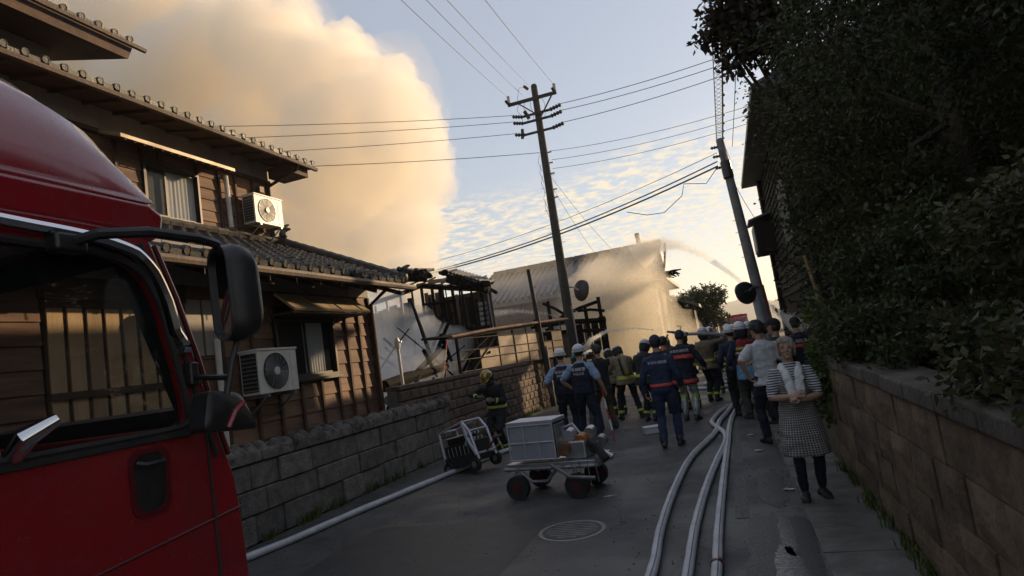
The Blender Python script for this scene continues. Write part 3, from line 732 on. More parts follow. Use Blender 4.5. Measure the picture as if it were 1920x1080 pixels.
# rear body with roller shutters and wheels (behind the viewer's field)
bd = MB().bb(TX2, TX, -5.2, .1, .55, 3.0).build('body', M['red_paint'], tk, bevel=.04)
for k in range(4): MB().bb(TX, TX + .012, -5 + k * 1.28, -3.85 + k * 1.28, .8, 2.7).build('roller_shutter', M['alu'], bd)
for y in (1.25, -3.2):
    for x in (TX - .15, TX2 + .15):
        w_ = MB().tube([(x - .14, y, .45), (x + .14, y, .45)], .45, 28).build('wheel', M['rubber'], tk, bevel=.04)
        MB().tube([(x - .15, y, .45), (x + .15, y, .45)], .24, 20).build('rim', M['steel'], w_)
# wing mirror
mr = Vector((-1.955, 2.12, 2.18)); rot = Matrix.Rotation(R(-24), 3, 'Z') @ Matrix.Rotation(R(-4), 3, 'Y')
def mo(sx, sz): return rounded([(-.1 * sx, -.19 * sz), (.095 * sx, -.205 * sz), (.105 * sx, .195 * sz), (-.085 * sx, .21 * sz)], .105 * min(sx, sz), 8)
mh = MB(); rings = []
for (yy, k) in ((.0, 1.0), (.03, 1.04), (.06, 1.02), (.1, .92), (.125, .72), (.14, .4)):
    rings.append([mr + rot @ Vector((x, yy, z)) for x, z in mo(k, k)])
mh.loft(rings); mho = mh.build('mirror_housing', M['black_plastic'], tk, smooth=50)
rim = MB(); rim.loft([[mr + rot @ Vector((x, yy, z)) for x, z in mo(k, k)] for yy, k in ((.0, 1.0), (-.022, .99), (-.022, .9), (-.004, .89))], cap=False)
rim.build('mirror_rim', M['black_plastic'], mho, smooth=40)
M['mirror'] = mat('mirror_glass', (0.55, 0.57, 0.58), None, rough=0.015, metal=1.0)
mg = MB(); mg.loft([[mr + rot @ Vector((x, yy, z)) for x, z in mo(.89, .89)] for yy in (-.006, .0)]); mg.build('mirror_glass', M['mirror'], mho)
arm = [(TX + .0, 1.62, 2.375), (-2.06, 1.66, 2.395), (-1.98, 1.8, 2.405), (-1.95, 2.0, 2.40), (-1.95, 2.09, 2.39), (-1.955, 2.14, 2.34)]
MB().tube([tuple(p) for p in arm], .021, 8).build('mirror_arm', M['black_plastic'], tk, smooth=True)
MB().box((TX + .03, 1.62, 2.375), (.07, .12, .07)).build('mirror_bracket', M['black_plastic'], tk, bevel=.015)
MB().tube([(-1.94, 2.17, 2.02), (-1.95, 2.12, 1.9), (-1.96, 2.08, 1.75)], .013, 8).build('mirror_stay', M['black_plastic'], tk, smooth=True)
MB().tube([(-1.95, 2.09, 1.83), (-2.05, 2.1, 1.84), (TX, 2.14, 1.86)], .012, 8).build('mirror_stay', M['black_plastic'], tk, smooth=True)
MB().box((TX + .02, 2.13, 1.87), (.05, .045, .1)).build('mirror_bracket', M['black_plastic'], tk, bevel=.01)
lm = MB(); lm.loft([[(-1.99 + x, y, z) for y, z in rounded([(1.95 + d, 1.63 + d), (2.25 - d, 1.60 + d), (2.16 - d, 1.76 - d), (1.99 + d, 1.79 - d)], .035)] for x, d in ((-.06, .03), (-.05, 0), (.03, 0), (.045, .02))])
lmo = lm.build('kerb_mirror', M['black_plastic'], tk, smooth=40)
lg = MB(); lg.tube([(-1.945, 2.06, 1.63), (-1.94, 2.1, 1.69), (-1.94, 2.15, 1.72)], .012, 6); lg.build('kerb_mirror_marker', M['red_paint'], lmo)
MB().tube([(TX, 1.42, 1.66), (-2.1, 1.4, 1.72), (-2.06, 1.47, 1.76)], [.03, .035, .02], 10).build('door_knob', M['chrome'], tk, smooth=True)
# ------------------------------------------------------------------ block wall along the right
M['block'] = mat('wall_block', (0.08, 0.058, 0.038), (0.16, 0.118, 0.078), 3.2, 0.92, 0.8, 22, rnd=0.18)
M['block_dark'] = mat('wall_coping', (0.06, 0.054, 0.046), (0.115, 0.105, 0.09), 5, 0.95, 0.6, 25, rnd=0.15)
M['mortar'] = mat('mortar', (0.10, 0.095, 0.085), (0.14, 0.13, 0.12), 12, 0.95)
rw = wthing('block_wall', 'tan split-face block wall with grey coping along the right of the street', 'wall', (0.95, 4, 0))
MB().bb(.965, 1.2, -4, 8.12, 0, 1.14).build('core', M['mortar'], rw)
for c in range(4):
    z0, z1 = c * .285, (c + 1) * .285
    y = -4 + (c % 2) * .24
    if c % 2: MB().bb(.945, .98, -4, y - .012, z0 + .006, z1 - .006).build('block', M['block'], rw, bevel=.008)
    while y < 8.1:
        y1 = min(y + .48, 8.14); d = random.uniform(-.012, .012)
        mb = MB(); ny, nz = 5, 3; V = []; 
        for j in range(nz + 1):
            for i in range(ny + 1):
                yy = y + .006 + (y1 - y - .012) * i / ny; zz_ = z0 + .006 + (z1 - z0 - .012) * j / nz
                edge_ = (i in (0, ny)) or (j in (0, nz))
                x = .945 + d - (0 if edge_ else .012 + random.uniform(-.012, .014))
                V.append((x, yy, zz_))
        nf = len(V); V += [(.985, p[1], p[2]) for p in V]
        F = [(j * (ny + 1) + i, j * (ny + 1) + i + 1, (j + 1) * (ny + 1) + i + 1, (j + 1) * (ny + 1) + i) for j in range(nz) for i in range(ny)]
        bd_ = [i for i in range(ny + 1)] + [(j + 1) * (ny + 1) - 1 for j in range(1, nz + 1)] + [nz * (ny + 1) + i for i in range(ny - 1, -1, -1)] + [j * (ny + 1) for j in range(nz - 1, 0, -1)]
        for k in range(len(bd_)):
            a, b = bd_[k], bd_[(k + 1) % len(bd_)]; F.append((a, b, b + nf, a + nf))
        mb.add(V, F).build('block', M['block'], rw)
        y = y1
y = -4
while y < 8.1:
    y1 = min(y + .6, 8.18)
    MB().bb(.915 + random.uniform(-.006, .006), 1.24, y + .004, y1 - .004, 1.142, 1.26 + random.uniform(-.008, .008)).build('coping_stone', M['block_dark'], rw, bevel=.02)
    y = y1
tag(MB().prism([(1.2, 0), (12, 0), (12, 1.5), (4, 1.35), (1.2, 1.1)], 'y', -5, 8.1).build('garden_bank', M['earth']), kind='structure')

# ------------------------------------------------------------------ foliage
def leaf_mat(name, c1, c2, c3, trans=0.25):
    m = bpy.data.materials.new(name); m.use_nodes = True; t = m.node_tree; b = t.nodes['Principled BSDF']
    b.inputs['Roughness'].default_value = 0.55; b.inputs['Specular IOR Level'].default_value = 0.35
    g = t.nodes.new('ShaderNodeNewGeometry'); n = t.nodes.new('ShaderNodeTexNoise'); n.inputs['Scale'].default_value = 2.3; n.inputs['Detail'].default_value = 3
    t.links.new(g.outputs['Position'], n.inputs['Vector'])
    wn = t.nodes.new('ShaderNodeTexWhiteNoise'); wn.noise_dimensions = '1D'; t.links.new(g.outputs['Random Per Island'], wn.inputs['W'])
    ad = t.nodes.new('ShaderNodeMath'); ad.operation = 'MULTIPLY_ADD'; ad.inputs[1].default_value = 0.55; t.links.new(wn.outputs['Value'], ad.inputs[0]); t.links.new(n.outputs['Fac'], ad.inputs[2])
    cr = t.nodes.new('ShaderNodeValToRGB'); e = cr.color_ramp.elements
    e[0].position = 0.4; e[0].color = (*c1, 1); e[1].position = 1.0; e[1].color = (*c3, 1); k = cr.color_ramp.elements.new(0.68); k.color = (*c2, 1)
    t.links.new(ad.outputs[0], cr.inputs[0]); t.links.new(cr.outputs[0], b.inputs['Base Color'])
    tr = t.nodes.new('ShaderNodeBsdfTranslucent'); t.links.new(cr.outputs[0], tr.inputs['Color'])
    mx = t.nodes.new('ShaderNodeMixShader'); mx.inputs[0].default_value = trans
    t.links.new(b.outputs[0], mx.inputs[1]); t.links.new(tr.outputs[0], mx.inputs[2])
    t.links.new(mx.outputs[0], t.nodes['Material Output'].inputs['Surface'])
    return m
M['leaf_dark'] = leaf_mat('leaf_dark', (0.011, 0.018, 0.008), (0.03, 0.044, 0.016), (0.065, 0.075, 0.028))
M['leaf_olive'] = leaf_mat('leaf_olive', (0.017, 0.021, 0.009), (0.042, 0.047, 0.018), (0.085, 0.08, 0.034))
M['leaf_ivy'] = leaf_mat('leaf_ivy', (0.03, 0.05, 0.012), (0.06, 0.09, 0.02), (0.11, 0.14, 0.035))
M['leaf_reddish'] = leaf_mat('leaf_reddish', (0.02, 0.016, 0.01), (0.035, 0.03, 0.014), (0.06, 0.035, 0.018))
M['bark'] = mat('bark', (0.05, 0.037, 0.026), (0.1, 0.075, 0.052), 8, 0.95, 0.8, 20, stretch=(1, 1, .25))
def leaves(clumps, n, size, aspect=0.4, droop=0.2, hollow=0.55, seed=1, sprig=4):
    r = np.random.default_rng(seed); cl = np.array(clumps); w = cl[:, 3] * cl[:, 4] + cl[:, 4] * cl[:, 5] + cl[:, 3] * cl[:, 5]; w = w / w.sum()
    ns = n // sprig
    k = r.choice(len(cl), ns, p=w); d = r.normal(size=(ns, 3)); d /= np.linalg.norm(d, axis=1)[:, None]
    rad = hollow + (1 - hollow) * r.random(ns) ** 0.7
    # ragged outline: push the radius in and out with lumps
    lump = 1 + 0.22 * np.sin(d[:, 0] * 7 + k) * np.sin(d[:, 1] * 6 + 2 * k) + 0.16 * np.sin(d[:, 2] * 11 + k) + .12 * r.normal(size=ns)
    P = cl[k, :3] + d * cl[k, 3:6] * (rad * lump)[:, None]
    axis = d + r.normal(scale=.7, size=(ns, 3)); axis[:, 2] -= droop; axis /= np.linalg.norm(axis, axis=1)[:, None]
    P = np.repeat(P, sprig, 0) + np.repeat(axis, sprig, 0) * (np.tile(np.arange(sprig), ns) * size * .45)[:, None] + r.normal(scale=size * .25, size=(ns * sprig, 3))
    ax = np.repeat(axis, sprig, 0) + r.normal(scale=.75, size=(ns * sprig, 3)); ax /= np.linalg.norm(ax, axis=1)[:, None]
    side = np.cross(ax, r.normal(size=ax.shape)); side /= np.linalg.norm(side, axis=1)[:, None] + 1e-9
    s = size * r.uniform(.6, 1.35, size=(len(P), 1)); nrm = np.cross(ax, side)
    V = np.stack([P - ax * s * .5, P + side * s * aspect * .5 + nrm * s * .06, P + ax * s * .5, P - side * s * aspect * .5 + nrm * s * .06], 1).reshape(-1, 3)
    return V, np.arange(len(V)).reshape(-1, 4)
def tree(name, label, base, trunk, limbs, clumps, n, size, m, group=None, aspect=.4, seed=1, cat='tree', hollow=.55, droop=.2):
    t = wthing(name, label, cat, base, group=group)
    mb = MB(); mb.tube(trunk[0], trunk[1], 9)
    tr = mb.build('trunk', M['bark'], t, smooth=True)
    for (p, r_) in limbs: MB().tube(p, r_, 6).build('limb', M['bark'], tr, smooth=True)
    V, F = leaves(clumps, n, size, aspect, seed=seed, hollow=hollow, droop=droop)
    c = link('crown', raw_mesh('crown', V, F, [M[m]]), t); c['kind'] = 'stuff'
    return t
def auto_limbs(trunk_pts, clumps, seed=1):
    r = random.Random(seed); out_ = []
    for c in clumps:
        a = Vector(trunk_pts[r.randrange(1, len(trunk_pts))]); b = Vector(c[:3]); m_ = a.lerp(b, .5) + Vector((r.uniform(-.2, .2), r.uniform(-.2, .2), r.uniform(0, .3)))
        out_.append(([a, m_, b], [.05, .035, .012]))
    return out_
def clump_fill(x0, x1, y0, y1, z0, z1, n, r, seed, test=None):
    q = random.Random(seed); o = []
    while len(o) < n:
        x, y, z = q.uniform(x0, x1), q.uniform(y0, y1), q.uniform(z0, z1)
        if test and not test(x, y, z): continue
        k = q.uniform(.7, 1.3); o.append((x, y, z, r * k, r * k, r * .8 * k))
    return o
def big(name, label, x, y, h, r, n, size, m, seed, z0=1.2, low=.25, nc=26, xmin=None, aspect=.4):
    tp = [(x, y, z0 - .1), (x + .05, y + .05, z0 + h * .3), (x - .05, y, z0 + h * .6), (x, y + .05, z0 + h * .9)]
    def ok(a, b, c):
        t = (c - z0) / h
        rr = r * (1.05 - .55 * max(0, t - .5) / .5)
        return (a - x) ** 2 + (b - y) ** 2 < rr * rr and (xmin is None or a > xmin)
    cl = clump_fill(x - r, x + r, y - r, y + r, z0 + h * low, z0 + h, nc, r * .38, seed, ok)
    return tree(name, label, (x, y, z0), (tp, [.16, .13, .09, .03]), auto_limbs(tp, cl[::2], seed), cl, n, size, m, seed=seed, aspect=aspect)
big('evergreen_tree', 'broad dark evergreen tree rising above the block wall, nearest on the right', 3.3, 5.2, 7.6, 1.9, 150000, .062, 'leaf_dark', 3, nc=40, low=.08)
big('evergreen_tree', 'dark evergreen tree behind the block wall, farther along than the broad one', 2.9, 8.8, 8.6, 1.75, 130000, .064, 'leaf_olive', 5, nc=40, low=.06, xmin=1.35)
big('evergreen_tree', 'tall dark evergreen tree close to the dark house wall', 3.9, 12.4, 10.5, 2.2, 60000, .11, 'leaf_dark', 9, nc=34, low=.1, xmin=2.1)
big('evergreen_tree', 'evergreen tree at the far right edge beside the wall', 5.2, 2.9, 6.5, 1.7, 80000, .062, 'leaf_olive', 13, nc=30, low=.05)
big('evergreen_tree', 'dark evergreen tree at the back of the garden on the right', 6.6, 7.2, 8.5, 2.3, 50000, .11, 'leaf_dark', 17, nc=30, low=.05)
# loose reddish branch leaning out over the street
tp = [(2.3, 10.8, 1.0), (2.1, 10.7, 3.2), (1.6, 10.4, 5.2), (1.05, 10.2, 6.4)]
cl = [(1.35, 10.1, 5.9, .42, .5, .4), (.95, 10.2, 6.2, .32, .4, .42), (.62, 10.2, 6.45, .26, .3, .35), (1.2, 10.3, 6.6, .5, .5, .35), (1.6, 10.2, 6.3, .5, .5, .5), (.75, 10.2, 5.75, .16, .2, .2), (1.0, 10.2, 6.95, .22, .25, .2), (.42, 10.2, 6.2, .12, .15, .14)]
tree('loose_tree', 'thin tree with loose reddish leaves reaching out over the street', (2.3, 10.8, 0), (tp, [.1, .08, .05, .02]), auto_limbs(tp, cl, 4), cl, 3400, .15, 'leaf_reddish', aspect=.5, seed=21, hollow=.2)
# hedge and creeper along the wall top
def bush(name, label, base, cl, n, size, m, seed, cat='shrub', aspect=.5):
    t = wthing(name, label, cat, base)
    st = MB(); c = cl[0]; st.tube([base, (c[0], c[1], c[2])], [.03, .015], 6)
    st.build('stem', M['bark'], t)
    V, F = leaves(cl, n, size, aspect, seed=seed, hollow=.3)
    o = link('foliage', raw_mesh('foliage', V, F, [M[m]]), t); o['kind'] = 'stuff'
    return t
bush('shrub', 'leafy green shrub spilling over the end of the block wall', (1.25, 8.3, 0), clump_fill(1.0, 1.6, 7.9, 9.0, .5, 1.75, 12, .3, 31), 9000, .07, 'leaf_ivy', 31)
bush('shrub', 'low dark shrub along the block wall top, middle of the row', (1.5, 6.2, 1.1), clump_fill(1.3, 2.0, 5.0, 7.6, 1.3, 2.4, 16, .32, 33), 14000, .06, 'leaf_dark', 33)
bush('shrub', 'low olive shrub along the block wall top nearest the viewer', (1.6, 3.6, 1.1), clump_fill(1.35, 2.2, 2.2, 4.9, 1.35, 2.3, 16, .32, 34), 14000, .055, 'leaf_olive', 34)
bush('shrub', 'ragged dark shrub leaning over the coping midway along the wall', (1.3, 5.6, 1.1), clump_fill(.98, 1.3, 4.6, 7.4, 1.3, 1.62, 18, .17, 36), 7000, .055, 'leaf_dark', 36)
bush('shrub', 'ragged olive shrub leaning over the coping nearest the viewer', (1.3, 3.2, 1.1), clump_fill(1.0, 1.35, 2.0, 4.4, 1.3, 1.6, 16, .17, 37), 6000, .05, 'leaf_olive', 37)
bush('creeper', 'bright green creeper hanging on the wall end behind the woman', (.98, 8.1, 0), [(.97, 8.0, 1.2, .1, .25, .16), (.93, 7.8, 1.0, .06, .16, .2), (.98, 8.2, .8, .1, .12, .4), (.95, 7.5, 1.28, .08, .2, .08)], 1500, .06, 'leaf_ivy', 35, cat='creeper', aspect=.8)
# bamboo stake and leaning pole in the garden
for nm, lb_, p0, p1, r_, m_ in (('bamboo_pole', 'slanting yellow-brown bamboo pole beside the firefighters at right', (1.42, 9.3, 0), (1.12, 9.3, 2.5), .022, 'gold'), ('garden_stake', 'thin grey stake next to the bamboo pole', (1.46, 9.2, 0), (1.36, 9.2, 2.0), .012, 'steel')):
    if m_ == 'gold': M['gold'] = mat('bamboo', (0.3, 0.2, 0.08), (0.22, 0.15, 0.06), 8, 0.6)
    P0, P1 = Vector(p0), Vector(p1); pts = []; rs = []
    for k in range(9):
        t = k / 8; pts += [P0.lerp(P1, t - .006), P0.lerp(P1, t), P0.lerp(P1, t + .006)]; rs += [r_, r_ * 1.18, r_]
    tag(MB().tube(pts, rs, 8).build(nm, M[m_], smooth=True), lb_, 'pole')

# ------------------------------------------------------------------ dark house on the right
M['dark_board'] = mat('dark_weatherboard', (0.03, 0.024, 0.02), (0.04, 0.033, 0.028), 4, 0.9, 0.1, 30, rnd=0.1, stretch=(1, .3, 3), spec=.15)
M['far_tile'] = mat('grey_tile', (0.09, 0.088, 0.085), (0.14, 0.135, 0.13), 4, 0.6, 0.3, 25, rnd=0.2)
rh = wthing('dark_house', 'tall dark weatherboarded house behind the trees on the right', 'house', (1.7, 17, 0))
w = MB().bb(1.72, 6.5, 13, 20.9, 0, 6.2).build('wall', M['dark_board'], rh)
for k in range(20):
    MB().prism([(1.7, 2.3 + k * .19), (1.745 - .07, 2.3 + k * .19), (1.715, 2.5 + k * .19), (1.74, 2.5 + k * .19)], 'y', 13.0, 20.95).build('board', M['dark_board'], w)
MB().bb(1.64, 1.76, 20.86, 20.98, 0, 6.2).build('corner_post', M['cedar_dark'], w)
MB().tube([(1.6, 20.8, 6.1), (1.6, 20.8, .2)], .05, 8).build('downpipe', M['alu_dark'], w)
rr_ = MB().add([(1.15, 12.4, 6.1), (1.15, 21.5, 6.1), (4.1, 21.5, 7.1), (4.1, 12.4, 7.1), (7.0, 21.5, 6.1), (7.0, 12.4, 6.1), (1.15, 12.4, 5.98), (1.15, 21.5, 5.98), (7.0, 21.5, 5.98), (7.0, 12.4, 5.98)],
               [(0, 1, 2, 3), (3, 2, 4, 5), (6, 7, 1, 0), (9, 8, 7, 6), (5, 4, 8, 9), (0, 3, 5, 9, 6), (1, 7, 8, 4, 2)]).build('roof', M['far_tile'], rh)
bay = MB().bb(1.18, 1.72, 19.4, 20.6, 3.62, 4.5).build('bay_box', M['dark_board'], rh, bevel=.01)
MB().add([(1.05, 19.3, 4.62), (1.05, 20.7, 4.62), (1.76, 20.7, 4.8), (1.76, 19.3, 4.8), (1.05, 19.3, 4.56), (1.05, 20.7, 4.56), (1.76, 20.7, 4.74), (1.76, 19.3, 4.74)], [(0, 1, 2, 3), (7, 6, 5, 4), (0, 4, 5, 1), (1, 5, 6, 2), (2, 6, 7, 3), (3, 7, 4, 0)]).build('bay_roof', M['far_tile'], rh)
for k in range(6): MB().bb(1.15, 1.19, 19.45 + k * .19, 19.55 + k * .19, 3.7, 4.45).build('slat', M['steel'], bay)
wr = window(rh, 1.66, 14.5, 16.2, 3.4, 4.8, sill=False)
# pale plastered house deep in the garden
ph = wthing('pale_house', 'pale plastered house wall glimpsed through the trees on the right', 'house', (9, 12, 0))
pw = MB().bb(5.6, 10, 13.2, 20, 0, 9.2).build('wall', mat('pale_plaster', (0.5, 0.43, 0.38), (0.42, 0.36, 0.32), 1, 0.9), ph)
MB().prism([(5.0, 9.1), (7.8, 10.3), (10.6, 9.1), (10.6, 9.25), (7.8, 10.5), (5.0, 9.25)], 'y', 12.6, 20.4).build('roof', M['far_tile'], ph)
# low house with tiled roof beyond
lh = wthing('low_house', 'low dark house with tiled eaves beyond the leaning pole on the right', 'house', (3, 27, 0))
MB().bb(2.4, 8, 22, 30.3, 0, 5.2).build('wall', M['dark_board'], lh)
lr = MB().add([(1.85, 21.6, 5.15), (1.85, 30.8, 5.15), (5, 30.8, 5.6), (5, 21.6, 5.6), (8.3, 30.8, 5.15), (8.3, 21.6, 5.15), (1.85, 21.6, 5.03), (1.85, 30.8, 5.03), (8.3, 30.8, 5.03), (8.3, 21.6, 5.03)],
              [(0, 1, 2, 3), (3, 2, 4, 5), (6, 7, 1, 0), (9, 8, 7, 6), (5, 4, 8, 9), (0, 3, 5, 9, 6), (1, 7, 8, 4, 2)]).build('roof', M['far_tile'], lh)
for k in range(30):
    MB().tube([(1.83, 21.75 + k * .3, 5.2), (5, 21.75 + k * .3, 5.65)], .06, 5).build('tile_row', M['far_tile'], lr)
MB().bb(2.3, 2.42, 24, 25.4, .8, 2.3).build('window', M['pane'], lh)
# ------------------------------------------------------------------ grey block wall before the burnt plot
M['split_block'] = mat('split_block', (0.075, 0.052, 0.04), (0.13, 0.092, 0.07), 4, 0.92, 0.9, 30, rnd=0.2)
bw = wthing('plot_wall', 'brown block wall between the stone wall and the leaning utility pole', 'wall', (-5.9, 15, 0))
MB().bb(-6.05, -5.86, 10.3, 20.6, 0, 1.42).build('core', M['mortar'], bw)
for c in range(7):
    y = 10.3 - (c % 2) * .2
    while y < 20.5:
        y1 = min(y + .4, 20.62); a = max(y, 10.28); d = random.uniform(-.008, .012)
        if y1 - a > .05:
            V = [(-5.88, a + .006, c * .2 + .006), (-5.88, y1 - .006, c * .2 + .006), (-5.88, y1 - .006, c * .2 + .194), (-5.88, a + .006, c * .2 + .194)]
            V2 = [(-5.815 + d, p[1], p[2]) for p in V]; V3 = [(-5.79 + d + random.uniform(-.012, .012), (a + y1) / 2 + (p[1] - (a + y1) / 2) * .8, c * .2 + .1 + (p[2] - c * .2 - .1) * .72) for p in V]
            MB().loft([V, V2, V3]).build('block', M['split_block'], bw)
        y = y1
for i in range(17):
    MB().bb(-6.09, -5.79, 10.3 + i * .6 + .005, 10.9 + i * .6 - .005, 1.42, 1.5).build('coping_stone', M['split_block'], bw, bevel=.012)

# ------------------------------------------------------------------ carport with translucent sheets
cp = wthing('carport', 'scorched carport with a rounded roof edge and lit wall sheets', 'carport', (-6, 17.5, 0))
A, B = Vector((-6.44, 14.46, 2.42)), Vector((-5.3, 20.9, 2.71))
ex = (B - A).normalized(); bk = Vector((-ex.y, ex.x, 0)).normalized()        # towards the plot
M['roof_lip'] = mat('roof_lip', (0.19, 0.12, 0.09), (0.06, 0.042, 0.034), 3, 0.75, 0.5, 14, lo=.4, hi=.75, spec=.15)
M['sheet'] = mat('plastic_sheet', (0.46, 0.34, 0.24), (0.16, 0.12, 0.1), 1.6, 0.45, 0.25, 12, lo=.45, hi=.75)
# the sheets let some of the sun through
def glow_sheet(m):
    t = m.node_tree; b = t.nodes['Principled BSDF']; tr = t.nodes.new('ShaderNodeBsdfTranslucent')
    t.links.new(b.inputs['Base Color'].links[0].from_socket, tr.inputs['Color']); mx = t.nodes.new('ShaderNodeMixShader'); mx.inputs[0].default_value = .45
    t.links.new(b.outputs[0], mx.inputs[1]); t.links.new(tr.outputs[0], mx.inputs[2]); t.links.new(mx.outputs[0], t.nodes['Material Output'].inputs['Surface'])
glow_sheet(M['sheet'])
MB().tube([A - ex * .15, A.lerp(B, .3) + Vector((0, 0, .04)), A.lerp(B, .7) + Vector((0, 0, .03)), B + ex * .5], .085, 10, flat=.6).build('roof_edge', M['roof_lip'], cp, smooth=True)
rs = MB(); p = [A, B + ex * .5, B + ex * .5 + bk * 1.0 + Vector((0, 0, .1)), A + bk * 1.0 + Vector((0, 0, .1))]
rs.add(p + [q + Vector((0, 0, -.06)) for q in p], [(0, 1, 2, 3), (7, 6, 5, 4), (0, 4, 5, 1), (1, 5, 6, 2), (2, 6, 7, 3), (3, 7, 4, 0)]); rs.build('roof', M['char'], cp)
def at(t, z): q = A.lerp(B, t); return Vector((q.x, q.y, z))
cols = [0.02, 0.17, 0.33, 0.47, 0.6, 0.73, 0.86, 0.99]
rows = [1.52, 1.82, 2.05, 2.36]
for i, (a, b) in enumerate(zip(cols[:-1], cols[1:])):
    for j, (z0, z1) in enumerate(zip(rows[:-1], rows[1:])):
        if (i, j) in ((0, 0), (0, 1), (0, 2), (1, 2), (5, 2)): continue
        q = [at(a + .006, z0 + .012), at(b - .006, z0 + .012), at(b - .006, z1 - .012), at(a + .006, z1 - .012)]
        MB().add(q + [v_ + bk * .012 for v_ in q], [(0, 1, 2, 3), (7, 6, 5, 4), (0, 4, 5, 1), (1, 5, 6, 2), (2, 6, 7, 3), (3, 7, 4, 0)]).build('wall_sheet', M['sheet'], cp)
for i, t in enumerate(cols):
    MB().tube([at(t, 0 if i % 3 == 0 else 1.45) - bk * -.02, at(t, 2.38 + .29 * t) + bk * .02], .022 if i % 3 else .045, 6).build('post', M['alu_dark'] if i % 2 else M['char'], cp)
for z in rows: MB().tube([at(.02, z) - bk * .015, at(.99, z) - bk * .015], .012, 5).build('rail', M['alu_dark'], cp)
MB().tube([at(.1, 1.5), at(.3, 2.3)], .03, 6).build('fallen_lath', M['char'], cp)
MB().tube([at(.02, 1.75), at(.26, 2.35)], .022, 6).build('fallen_lath', M['char'], cp)

# ------------------------------------------------------------------ burnt-out house
bh = wthing('burnt_house', 'charred burnt-out house frame smoking behind the block wall', 'house', (-9, 19, 0))
MB().bb(-9.35, -7.1, 19.35, 19.42, 1.2, 4.0).build('inner_wall', M['ash_board'], bh)
def lump(mb, p, r, n=5, s=1):
    q = random.Random(s)
    for k in range(n): mb.ell(Vector(p) + Vector((q.uniform(-r, r), q.uniform(-r, r), q.uniform(-r, r) * .6)), (r * q.uniform(.35, .7), r * q.uniform(.35, .7), r * q.uniform(.3, .5)), nu=7, nv=5)
posts = [(-11.2, 4.1), (-10.75, 4.35), (-10.2, 4.5), (-9.75, 4.5), (-9.38, 4.55), (-9.0, 4.5), (-8.62, 4.5), (-8.28, 4.45), (-7.95, 4.35), (-7.62, 4.2), (-7.3, 4.05), (-7.08, 3.95)]
for i, (x, z) in enumerate(posts):
    t = .075 if i in (4, 5, 7) else .05
    MB().tube([(x, 19 + .03 * (i % 3), 0), (x + .02 * (i % 2), 19, z * .5), (x - .015, 19.02, z)], [t, t * .9, t * .75], 6).build('post', M['char'], bh)
bd_ = [(0, 1, 2.4, 4.0), (1, 2, 2.2, 4.0), (2, 3, 2.9, 4.1), (4, 5, 2.95, 4.2), (5, 6, 3.35, 4.2), (5, 6, 2.0, 3.1), (6, 7, 2.5, 3.9), (7, 8, 2.4, 4.0), (8, 9, 2.9, 3.9), (9, 10, 2.5, 3.7), (10, 11, 2.7, 3.5)]
for (i, j, z0, z1) in bd_:
    x0, x1 = posts[i][0] + .05, posts[j][0] - .05
    n = max(2, int((x1 - x0) / .14))
    for k in range(n):
        a = x0 + (x1 - x0) * k / n
        MB().bb(a + .004, a + (x1 - x0) / n - .004, 19.03, 19.06 + random.uniform(0, .02), z0 + random.uniform(-.08, .1), z1 + random.uniform(-.1, .06)).build('board', M['ash_board'] if (i + k) % 3 else M['char'], bh)
for (a, b, r_) in (((-11.3, 18.97, 4.2), (-9.3, 18.97, 4.5), .08), ((-9.5, 18.96, 4.5), (-7.0, 18.96, 3.95), .09), ((-9.4, 18.95, 2.9), (-7.1, 18.95, 2.75), .06), ((-9.4, 18.95, 3.85), (-8.2, 18.95, 3.8), .045), ((-11.2, 18.95, 2.3), (-9.4, 18.95, 2.2), .06), ((-7.08, 19, 4.0), (-7.06, 19.8, 3.9), .06), ((-9.4, 19, 4.5), (-9.4, 23, 4.7), .09)):
    MB().tube([a, Vector(a).lerp(Vector(b), .5) + Vector((0, 0, random.uniform(-.04, .04))), b], r_, 6).build('beam', M['char'], bh)
M['lit_beam'] = mat('lit_beam_tone', (0.42, 0.33, 0.23), (0.2, 0.15, 0.1), 5, 0.9)  # pale tone paints the sunlight on the top beam
MB().box((-8.62, 18.9, 4.52), (.85, .14, .12), rot=Matrix.Rotation(R(4), 3, 'Y')).build('wall_plate', M['lit_beam'], bh)
# broken pieces of roof hanging over the ends
for (p0, p1, w_, sd_) in (((-10.55, 18.6, 5.05), (-9.05, 18.5, 4.78), .17, 1), ((-8.25, 18.6, 4.62), (-6.95, 18.5, 4.02), .15, 2)):
    mb = MB(); P0, P1 = Vector(p0), Vector(p1)
    for k in range(16):
        lump(mb, P0.lerp(P1, k / 15) + Vector((0, .25 * (k % 3), -.03 * (k % 2))), w_ * 1.15, 4, sd_ * 40 + k)
    mb.tube([P0 + Vector((-.1, .2, -.12)), P1 + Vector((.05, .2, -.14))], .12, 6)
    ro = link('roof_fragment', remeshed(mb, .05, [M['char']], 1), bh)
    for e_ in (P0, P1):
        m2 = MB(); lump(m2, e_ + Vector((0, 0, .1)), .14, 6, sd_); m2.ell(e_ + Vector((.08 if e_ is P1 else -.05, 0, .08)), (.14, .07, .1)); link('ridge_end_ornament', remeshed(m2, .035, [M['char']], 1), ro)
    for k in range(12):
        q = P0.lerp(P1, k / 11) + Vector((0, .1, .1))
        MB().tube([q, q + Vector((.02, .75, .13))], .06, 6).build('tile_row', M['tile'], ro)
for k in range(9):
    x = -10.4 + k * .36
    MB().tube([(x, 18.55, 4.62 - k * .06), (x - .03, 20.2 + random.uniform(-.4, .5), 5.0 - k * .05)], .03, 5).build('rafter', M['char'], bh)
MB().bb(-13.8, -8.9, 22.9, 23.0, 0, 4.3).build('rear_wall', M['ash_board'], bh)
MB().tube([(-7.02, 18.95, 2.7), (-7.06, 18.95, 3.9)], .03, 6).build('downpipe', M['steel'], bh)
